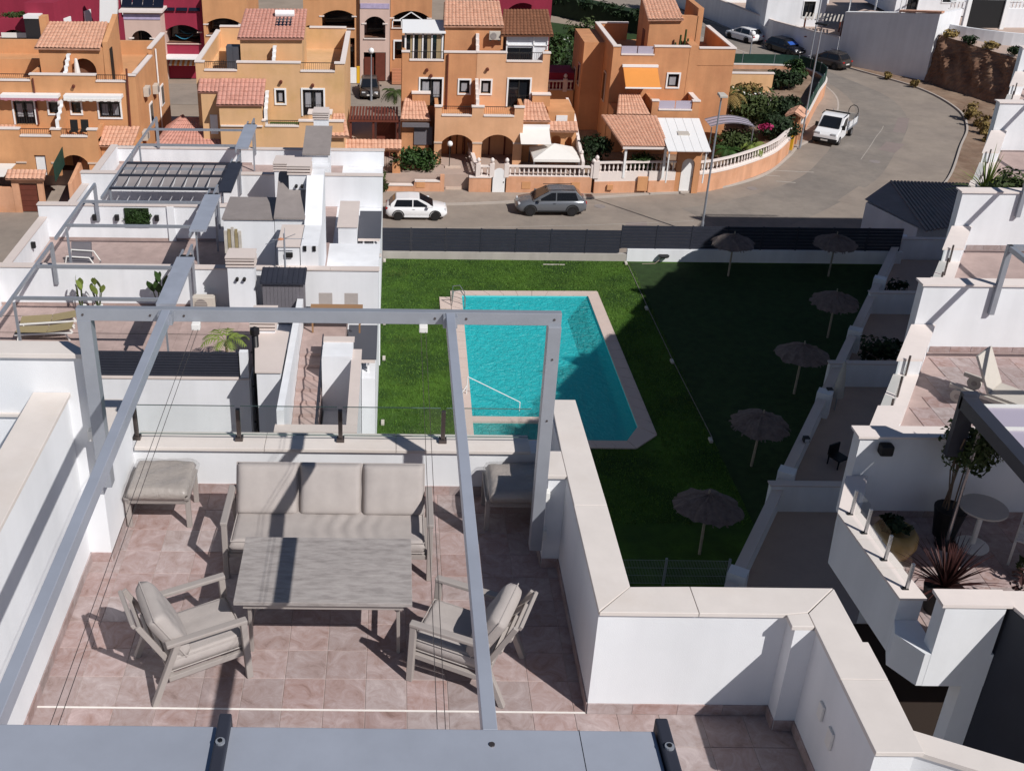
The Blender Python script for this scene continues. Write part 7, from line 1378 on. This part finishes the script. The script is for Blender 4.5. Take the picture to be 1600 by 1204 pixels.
# ================================================================== planting across the street
plant_blob('bush', 'round green bush in the front garden of the middle orange house', 'bush', (1.55, 75.0, ZG), (1.75, 1.0, .95), 2200, .13, 'leaf', 51, clumps=22); plant_blob('bush', 'slim green shrub beside the orange gateway', 'bush', (-.75, 73.6, ZR), (.45, .4, .85), 420, .12, 'leaf_olive', 52)
plant_blob('bush', 'dark tree bush left of the tiled veranda of the corner house', 'bush', (14.3, 76.6, ZG), (1.2, 1.2, 1.2), 1300, .14, 'leaf_dark', 53, clumps=16); plant_blob('bush', 'green hedge bush under the tiled veranda edge', 'bush', (17.0, 74.9, ZG), (1.5, .7, .8), 1300, .11, 'leaf', 54, clumps=14)
plant_blob('bush', 'big white-flowered oleander in the corner garden', 'bush', (27.6, 86.6, ZG), (2.3, 1.8, 1.7), 3600, .15, 'leaf_olive', 55, clumps=26); fw_ = thing('blossom', 'white blossoms on top of the oleander in the corner garden', 'flowers', (27.6, 86.6, ZG)); foliage('petals', 'flower_white', fw_, (.1, .2, 2.3), (2.0, 1.5, 1.1), 90, .14, 9, 14)
plant_blob('bush', 'dark shrub mass along the inside of the curved balustrade', 'bush', (29.2, 83.7, ZG), (2.0, 2.0, 1.1), 2300, .15, 'leaf_dark', 56, clumps=22); plant_blob('bush', 'olive shrub inside the curved wall near the small gateway', 'bush', (30.9, 88.2, ZG), (1.7, 2.2, 1.1), 1900, .15, 'leaf_dark', 57, clumps=18); plant_blob('bush', 'green shrubs behind the balustrade below the curved canopy', 'bush', (25.0, 79.6, ZG), (1.8, 1.2, .9), 1700, .15, 'leaf_olive', 58, clumps=18); fw_ = thing('blossom', 'pink blossoms above the curved balustrade', 'flowers', (27.6, 81.6, ZG)); foliage('petals', 'flower_pink', fw_, (0, 0, 1.5), (.7, .5, .4), 130, .12, 8, 6)
plant_blob('bush', 'reddish low shrubs below the inner patio wall of the corner garden', 'bush', (30.0, 95.6, ZG), (2.5, 1.0, .7), 1200, .14, 'leaf_dry', 59, clumps=14); plant_blob('bush', 'dark ivy mass at the far corner of the corner garden', 'bush', (34.2, 98.6, ZG), (2.0, 2.0, .75), 1500, .17, 'leaf_dark', 60, clumps=18)
def palm(label, loc, h, n, L_, m='leaf_palm', seed=1, lw=.5, tr=.14):
    t = thing('palm_tree', label, 'palm', loc); r = random.Random(seed); b = B()
    for k in range(n): frond(b, (0, 0, h), k * 2.4 + r.uniform(-.2, .2), L_ * r.uniform(.8, 1.15), r.uniform(.75, 1.25), lw, 11, r.uniform(.5, 1.0), .07)
    b.o('crown', m, t, recalc=False); B().path([(0, 0, -.2), (.05, 0, h * .5), (0, 0, h)], tr, 8, [tr * 1.2, tr, tr * .9]).o('trunk', 'bark', t)
for x_, y_, lb in ((36.6, 103.2, 'rounded upper'), (36.2, 100.8, 'lower')):
    t = thing('topiary_tree', lb + ' green ball-crowned tree at the corner of the garden', 'tree', (x_, y_, ZG)); B().tube((0, 0, -.1), (0, 0, .7), .08, 7).o('trunk', 'trim_white', t); foliage('crown', 'leaf', t, (0, 0, 1.0), (.85, .85, .8), 800, .14, int(x_ * 10), 12)
palm('small palm below the curved balustrade canopy', (26.0, 78.9, ZG), .8, 12, 1.3, 'leaf_palm', 3); palm('dark fan of palm leaves against the orange corner house wall', (25.9, 86.0, ZG), 2.6, 14, 1.9, 'leaf_dry', 4); palm('blue-green palm clump beside the curved canopy', (24.2, 78.6, ZG), .6, 14, 1.4, 'leaf', 5); palm('feathery palm in the back street garden', (.1, 93.4, ZG), .6, 18, 1.5, 'leaf_olive', 6)
ca = thing('curved_canopy', 'arched translucent canopy in the corner garden', 'canopy', (24.4, 79.8, ZG)); B().grid(10, 4, lambda u, v: (-1.6 + 3.2 * u, -.9 + 1.8 * v, 2.0 + .55 * math.sin(PI * (.15 + .7 * u)))).o('canopy_sheet', 'polycarb', ca, solid=.03)
for v in (-.9, -.3, .3, .9): B().path([(-1.6 + .32 * k, v, 2.05 + .55 * math.sin(PI * (.15 + .07 * k))) for k in range(11)], .03, 5).o('canopy_rib', 'shed_grey', ca)
for x_ in (-1.5, 1.5): B().tube((x_, -.85, 0), (x_, -.85, 2.2), .04, 6).o('post', 'shed_grey', ca)
struct(B().prism([(28, 89.5), (33, 90.5), (32.5, 94), (27.5, 93.5)], ZG, ZG + .06).o('garden_path', 'concrete'))
# communal garden behind the houses
hd = thing('hedge', 'long clipped dark hedge behind the middle orange house', 'hedge', (23, 132, ZR)); wpart(hd, B().prism([(17.5, 139), (28.2, 125.5), (29.4, 126.6), (18.8, 140.5)], ZR, ZR + 2.2), 'hedge_body', 'leaf_dark')
for k in range(16): foliage('hedge_leaves', 'leaf_dark', hd, (-4.9 + k * .66, 7.2 - k * .87, 1.9), (1.1, 1.1, .75), 150, .2, 70 + k, 5)
struct(B().add([(8, 96, ZR + .01), (28, 96, ZR + .01), (28, 126, ZR + .01), (8, 140, ZR + .01)], [(0, 1, 2, 3)]).o('communal_lawn', 'turf_dark'))
plant_blob('bush', 'dense dark hedge bush right of the middle orange house', 'bush', (15.6, 108, ZR), (2.2, 2.5, 1.9), 1700, .2, 'leaf', 81, clumps=16); plant_blob('bush', 'green tree bush beside the far small pool', 'bush', (18.3, 113.5, ZR), (1.8, 1.8, 2.4), 1500, .2, 'leaf_olive', 82, clumps=14); plant_blob('tree', 'green tree beyond the brown tiled roof', 'tree', (15.6, 132, ZR), (2.4, 2.4, 2.6), 1500, .22, 'leaf_olive', 83, clumps=14); plant_blob('bush', 'lower hedge beside the dark alley of the middle house', 'bush', (16.3, 101.5, ZR), (2.0, 1.6, 2.0), 1400, .18, 'leaf_dark', 84, clumps=14)
fpz = thing('garden_pool', 'small bright blue pool with pale rim behind the corner house', 'pool', (19.2, 117.6, ZR)); B().prism([(-1.5, -.8), (1.6, -.6), (1.4, .8), (-1.2, .9)], .02, .25).o('pool_rim', 'pure_white', fpz); B().prism([(-1.2, -.5), (1.3, -.4), (1.1, .5), (-1, .6)], .251, .27).o('pool_water', 'pool_blue', fpz)
struct(strip('garden_path', 'concrete', [(21.5, 142), (30.0, 129.0)], [(25.5, 146), (33.0, 131.5)], ZR + .02))
for k, (x_, y_) in enumerate(((18.0, 122.5), (20.3, 121.5))): lg_ = thing('sun_lounger', ('left' if k == 0 else 'right') + ' pale lounger on the lawn behind the houses', 'sun lounger', (x_, y_, ZR), .5, 'lawn loungers'); B().box(-.9, .9, -.3, .3, .25, .33).o('bed', 'plastic_white', lg_); B().box(-.85, -.8, -.3, .3, 0, .25).box(.8, .85, -.3, .3, 0, .25).o('leg', 'plastic_white', lg_)
# ================================================================== upper right: walls, bank, white houses
t = thing('retaining_wall', 'tall grey-white retaining wall above the dark taupe car', 'wall', (47.5, 110, ZR)); wpart(t, B().prism([(44.5, 113.7), (50.6, 106.8), (50.95, 107.1), (44.85, 114.0)], ZR, [ -14.5, -13.2, -13.2, -14.5]), 'wall_body', 'white_wall_far'); wpart(t, B().prism([(50.6, 106.8), (53.8, 109.3), (53.6, 109.6), (50.5, 107.1)], ZR, -13.2), 'wall_return', 'white_wall_far'); wpart(t, B().prism([(48.0, 109.7), (50.65, 106.7), (51.1, 107.1), (48.4, 110.1)], [-13.62, -13.16, -13.16, -13.62], [-13.45, -12.98, -12.98, -13.45]), 'tile_coping', 'roof_tile'); wpart(t, B().prism([(44.45, 113.65), (48.0, 109.65), (48.4, 110.1), (44.9, 114.1)], [-14.49, -13.75, -13.75, -14.49], [-14.4, -13.66, -13.66, -14.4]), 'coping', 'pure_white')
t = thing('boundary_wall', 'long grey-white boundary wall behind the parked black car', 'wall', (40, 122, ZR)); lnw = [(44.5, 113.75), (42.3, 117.4), (40.3, 121.6), (39.0, 127), (37.4, 134), (35.2, 142), (32, 152)]; ribbon(t, lnw, .25, ZR, -16.9, 'wall_body', 'white_wall_far'); ribbon(t, lnw, .32, -16.899, -16.82, 'coping', 'coping_far')
struct(B().prism([(44.9, 114.2), (50.9, 107.3), (54, 110), (60, 112), (75, 140), (40, 165), (37.6, 142), (39.4, 134)], ZR, -17.6).o('hillside', 'patio'))
struct(B().prism([(50.9, 107.4), (53.7, 109.7), (75, 100), (75, 130), (50, 125), (46, 114.2)], -17.6, -15.6).o('hillside', 'patio'))
# earth bank
bkk = B(); random.seed(3)
def bank(u, v):
    a = Vector((50.4, 106.6, ZR)).lerp(Vector((54.2, 96.2, ZR)), u); c = Vector((51.2, 107.3, -15.2)).lerp(Vector((56.0, 96.6, -15.7)), u); P = a.lerp(c, v ** .75)
    k = .55 * math.sin(u * 17 + v * 5) * math.sin(v * 3.1) + .35 * math.sin(u * 41 + v * 11) * math.sin(v * 3.1) + rnd.uniform(-.16, .16); return P + Vector((.8, .5, 0)) * k * .5
bkk.grid(60, 26, bank); struct(bkk.o('earth_bank', 'earth_bank', recalc=False))
struct(B().add([(51.2, 107.3, -15.2), (56.0, 96.6, -15.7), (90, 96, -15.4), (90, 125, -15.2), (54, 125, -15.2)], [(0, 1, 2, 3, 4)]).o('hill_terrace', 'patio'))
struct(B().prism([(54.2, 96.2), (60, 97.5), (80, 97), (80, 60), (48, 84)], ZR - .05, ZR + .15).o('waste_ground', 'earth'))
for k, (x_, y_, s_) in enumerate(((48.9, 93.6, 1.0), (48.7, 91.4, .9), (48.2, 89.3, .8), (47.4, 87.2, .6), (51.5, 93.5, .9), (50.6, 90.2, .7), (48.6, 104.4, .5), (47.2, 107.4, .5))): plant_blob('dry_shrub', ('topmost dry yellow shrub on the outer kerb', 'second dry yellow shrub on the outer kerb', 'third dry yellow shrub on the outer kerb', 'lowest dry yellow shrub on the outer kerb', 'reddish dry brush at the foot of the earth bank', 'dry brush beside the white terrace corner', 'small weed at the shaded kerb under the tall wall', 'second small weed under the tall wall')[k], 'bush', (x_, y_, ZR + .05), (.75 * s_, .75 * s_, .75 * s_), 480, .13, 'leaf_dry', 90 + k)
for k in range(5): plant_blob('dry_shrub', ('leftmost', 'second', 'third', 'fourth', 'rightmost')[k] + ' dark scrub on the brow of the earth bank', 'bush', (51.8 + k * 1.0, 106.6 - k * 2.2, -15.4), (.9, .8, .4), 260, .16, 'leaf_dark' if k % 2 else 'leaf_dry', 110 + k)
t = thing('driveway_wall', 'curved low grey wall along the driveway above the earth bank', 'wall', (55, 106, -15.4)); ribbon(t, smooth_line([(52.2, 108.8), (53.5, 106.9), (56, 104.9), (58.6, 103.9)], 4), .25, -16.6, -14.4, 'wall_body', 'white_wall_far')
t = thing('driveway_gate', 'dark metal driveway gate between white balustrades', 'gate', (56.5, 110.2, -15.2)); B().box(-1.6, 1.6, -.05, .05, .1, 2.7).o('gate_leaf', 'trim_black', t); B().box(-2.0, -1.62, -.2, .2, 0, 2.8).o('gate_pier', 'pure_white', t); B().box(1.62, 2.0, -.2, .2, 0, 2.8).o('gate_pier', 'pure_white', t)
t = thing('arched_wall', 'grey-white wall with arched opening at the right edge', 'wall', (60.5, 101.4, -15.6)); wpart(t, wall_y(B(), 58.2, 66, -16.2, -13.2, 101.3, 101.6, [(60.2, 61.3, -14.8, -13.55, .5)]), 'wall_body', 'white_wall_far')
def white_house(label, x0, x1, y0, y1, z0, z1, wins=()):
    t = thing('white_villa', label, 'house', ((x0 + x1) / 2, y0, z0)); wpart(t, wall_y(B(), x0, x1, z0, z1, y0, y0 + .25, [(a, b_, c, d) for a, b_, c, d in wins]), 'front_wall', 'white_wall_far'); wpart(t, B().box(x0, x1, y0 + .251, y1, z0, z1 - .2), 'house_body', 'white_wall_far')
    for a, b_, c, d in wins: win(t, a, b_, c, d, y0, frame='pure_white', fw=.08, curtain=False, mull=2 if b_ - a > 1.6 else 1)
    cap(t, x0, x1, y0, y0 + .25, z1, 'trim_white'); return t
white_house('white villa with arched windows at the top right corner', 59.5, 80, 116, 128, -15.2, -6, [(61.2, 62.6, -13.6, -11.6), (64.0, 66.4, -13.6, -11.4), (67.6, 69, -13.4, -11.6)])
v = white_house('white villa behind the tall retaining wall with blue-framed window', 50.5, 58, 116.5, 126, -15.2, -6, [(55.1, 56.5, -13.9, -12.1), (51.6, 52.7, -15.0, -12.6)]); wpart(v, B().box(58.01, 59.4, 118, 126, -15.2, -6), 'recess', 'white_wall_far')
white_house('grey-white villa wall left of the white patio frame', 39.5, 45.8, 122.5, 130, -17.6, -14.2, [(43.4, 44.6, -16.6, -15.0)])
b_ = thing('balustrade', 'white balustrade in front of the arched villa windows', 'balustrade', (62, 112, -15.2)); wpart(b_, B().box(58.6, 75, 111.9, 112.2, -15.5, -13.6), 'wall_body', 'white_wall_far'); balustrade(b_, [(58.7, 112.05), (66, 112.05)], -13.6, .34, 'pure_white'); balustrade(b_, [(53.0, 110.4), (54.4, 110.4)], -13.4, .3, 'pure_white')
pf = thing('pergola', 'white patio roof frame above the tall retaining wall', 'pergola', (46.5, 114, -14.5))
for p_, q_ in (((45.0, 114.2, -14.4), (45.0, 114.2, -12.6)), ((48.4, 110.4, -13.7), (48.4, 110.4, -12.0)), ((46.8, 112.4, -14.0), (46.8, 112.4, -12.3)), ((44.4, 114.8, -12.55), (48.6, 110.3, -11.95)), ((45.0, 114.2, -12.5), (52.0, 119, -11.2)), ((46.8, 112.4, -12.2), (54, 117.2, -11)), ((48.4, 110.4, -11.95), (56, 115.6, -10.7)), ((44.4, 113.9, -12.4), (47.2, 116.5, -12.3))): wpart(pf, B().bar(p_, q_, .12, .12), 'frame_bar', 'pure_white')
wpart(pf, B().prism([(45.2, 115.0), (50, 110.2), (53, 113), (48, 118)], -15.0, -14.9), 'patio_floor', 'patio')
cw = thing('courtyard_wall', 'bright white courtyard wall with gateways beyond the boundary wall', 'wall', (41, 137, ZR)); wpart(cw, B().box(38.4, 39.0, 135.8, 136.1, -17.6, -14.9).box(39.01, 46.4, 135.9, 136.1, -17.6, -15.4).box(47.3, 51, 135.9, 136.1, -17.6, -15.2), 'wall_body', 'pure_white'); wpart(cw, B().box(46.41, 47.29, 136.0, 136.08, -17.6, -15.6), 'gate_leaf', 'wood_brown')
ar = thing('garden_arch', 'white masonry barbecue arch in the courtyard', 'arch', (43.2, 128.5, -17.6)); B().path([(-2.2 + .44 * k, 0, .3 + 1.0 * math.sin(PI * k / 10)) for k in range(11)], .16, 8).o('arch_band', 'pure_white', ar); B().box(-2.0, 2.0, .3, .6, 0, .8).o('counter', 'pure_white', ar)
pr = thing('slatted_pergola', 'low pergola with pale slatted roof behind the boundary wall', 'pergola', (44.2, 119.5, -17.6))
for k in range(12): B().bar((-2.0 + .34 * k, -1.2 - .1 * k, 1.55), (-.9 + .34 * k, 1.4 - .1 * k, 1.75), .14, .05).o('roof_slat', 'sling_grey', pr)
for x_, y_ in ((-1.8, -1.0), (1.7, -2.1), (2.4, .4), (-1, 1.3)): B().bar((x_, y_, 0), (x_, y_, 1.6), .12, .12).o('post', 'wood_brown', pr)
B().box(-2.1, 2.0, -2.4, -2.3, 0, .1).o('base_beam', 'wood_brown', pr)
for k, (x_, y_, m_) in enumerate(((35.6, 146, 'leaf_dark'), (38.5, 147, 'leaf'), (42.5, 146, 'leaf_palm'), (45.5, 148, 'leaf_olive'), (50, 147, 'leaf_dark'), (33.2, 139.5, 'leaf_olive'), (38.0, 140, 'leaf_dark'))): plant_blob('tree', ('dark tree at the left end of the upper gardens', 'green tree beyond the white courtyard wall', 'yellowish palm-like tree beyond the white courtyard wall', 'olive tree right of the yellowish one', 'dark tree behind the courtyard gate', 'shrub above the boundary wall at upper left', 'dark shrub above the boundary wall gate')[k], 'tree', (x_, y_, -17.6), (1.8, 1.6, 1.9), 1000, .2, m_, 130 + k, clumps=14)
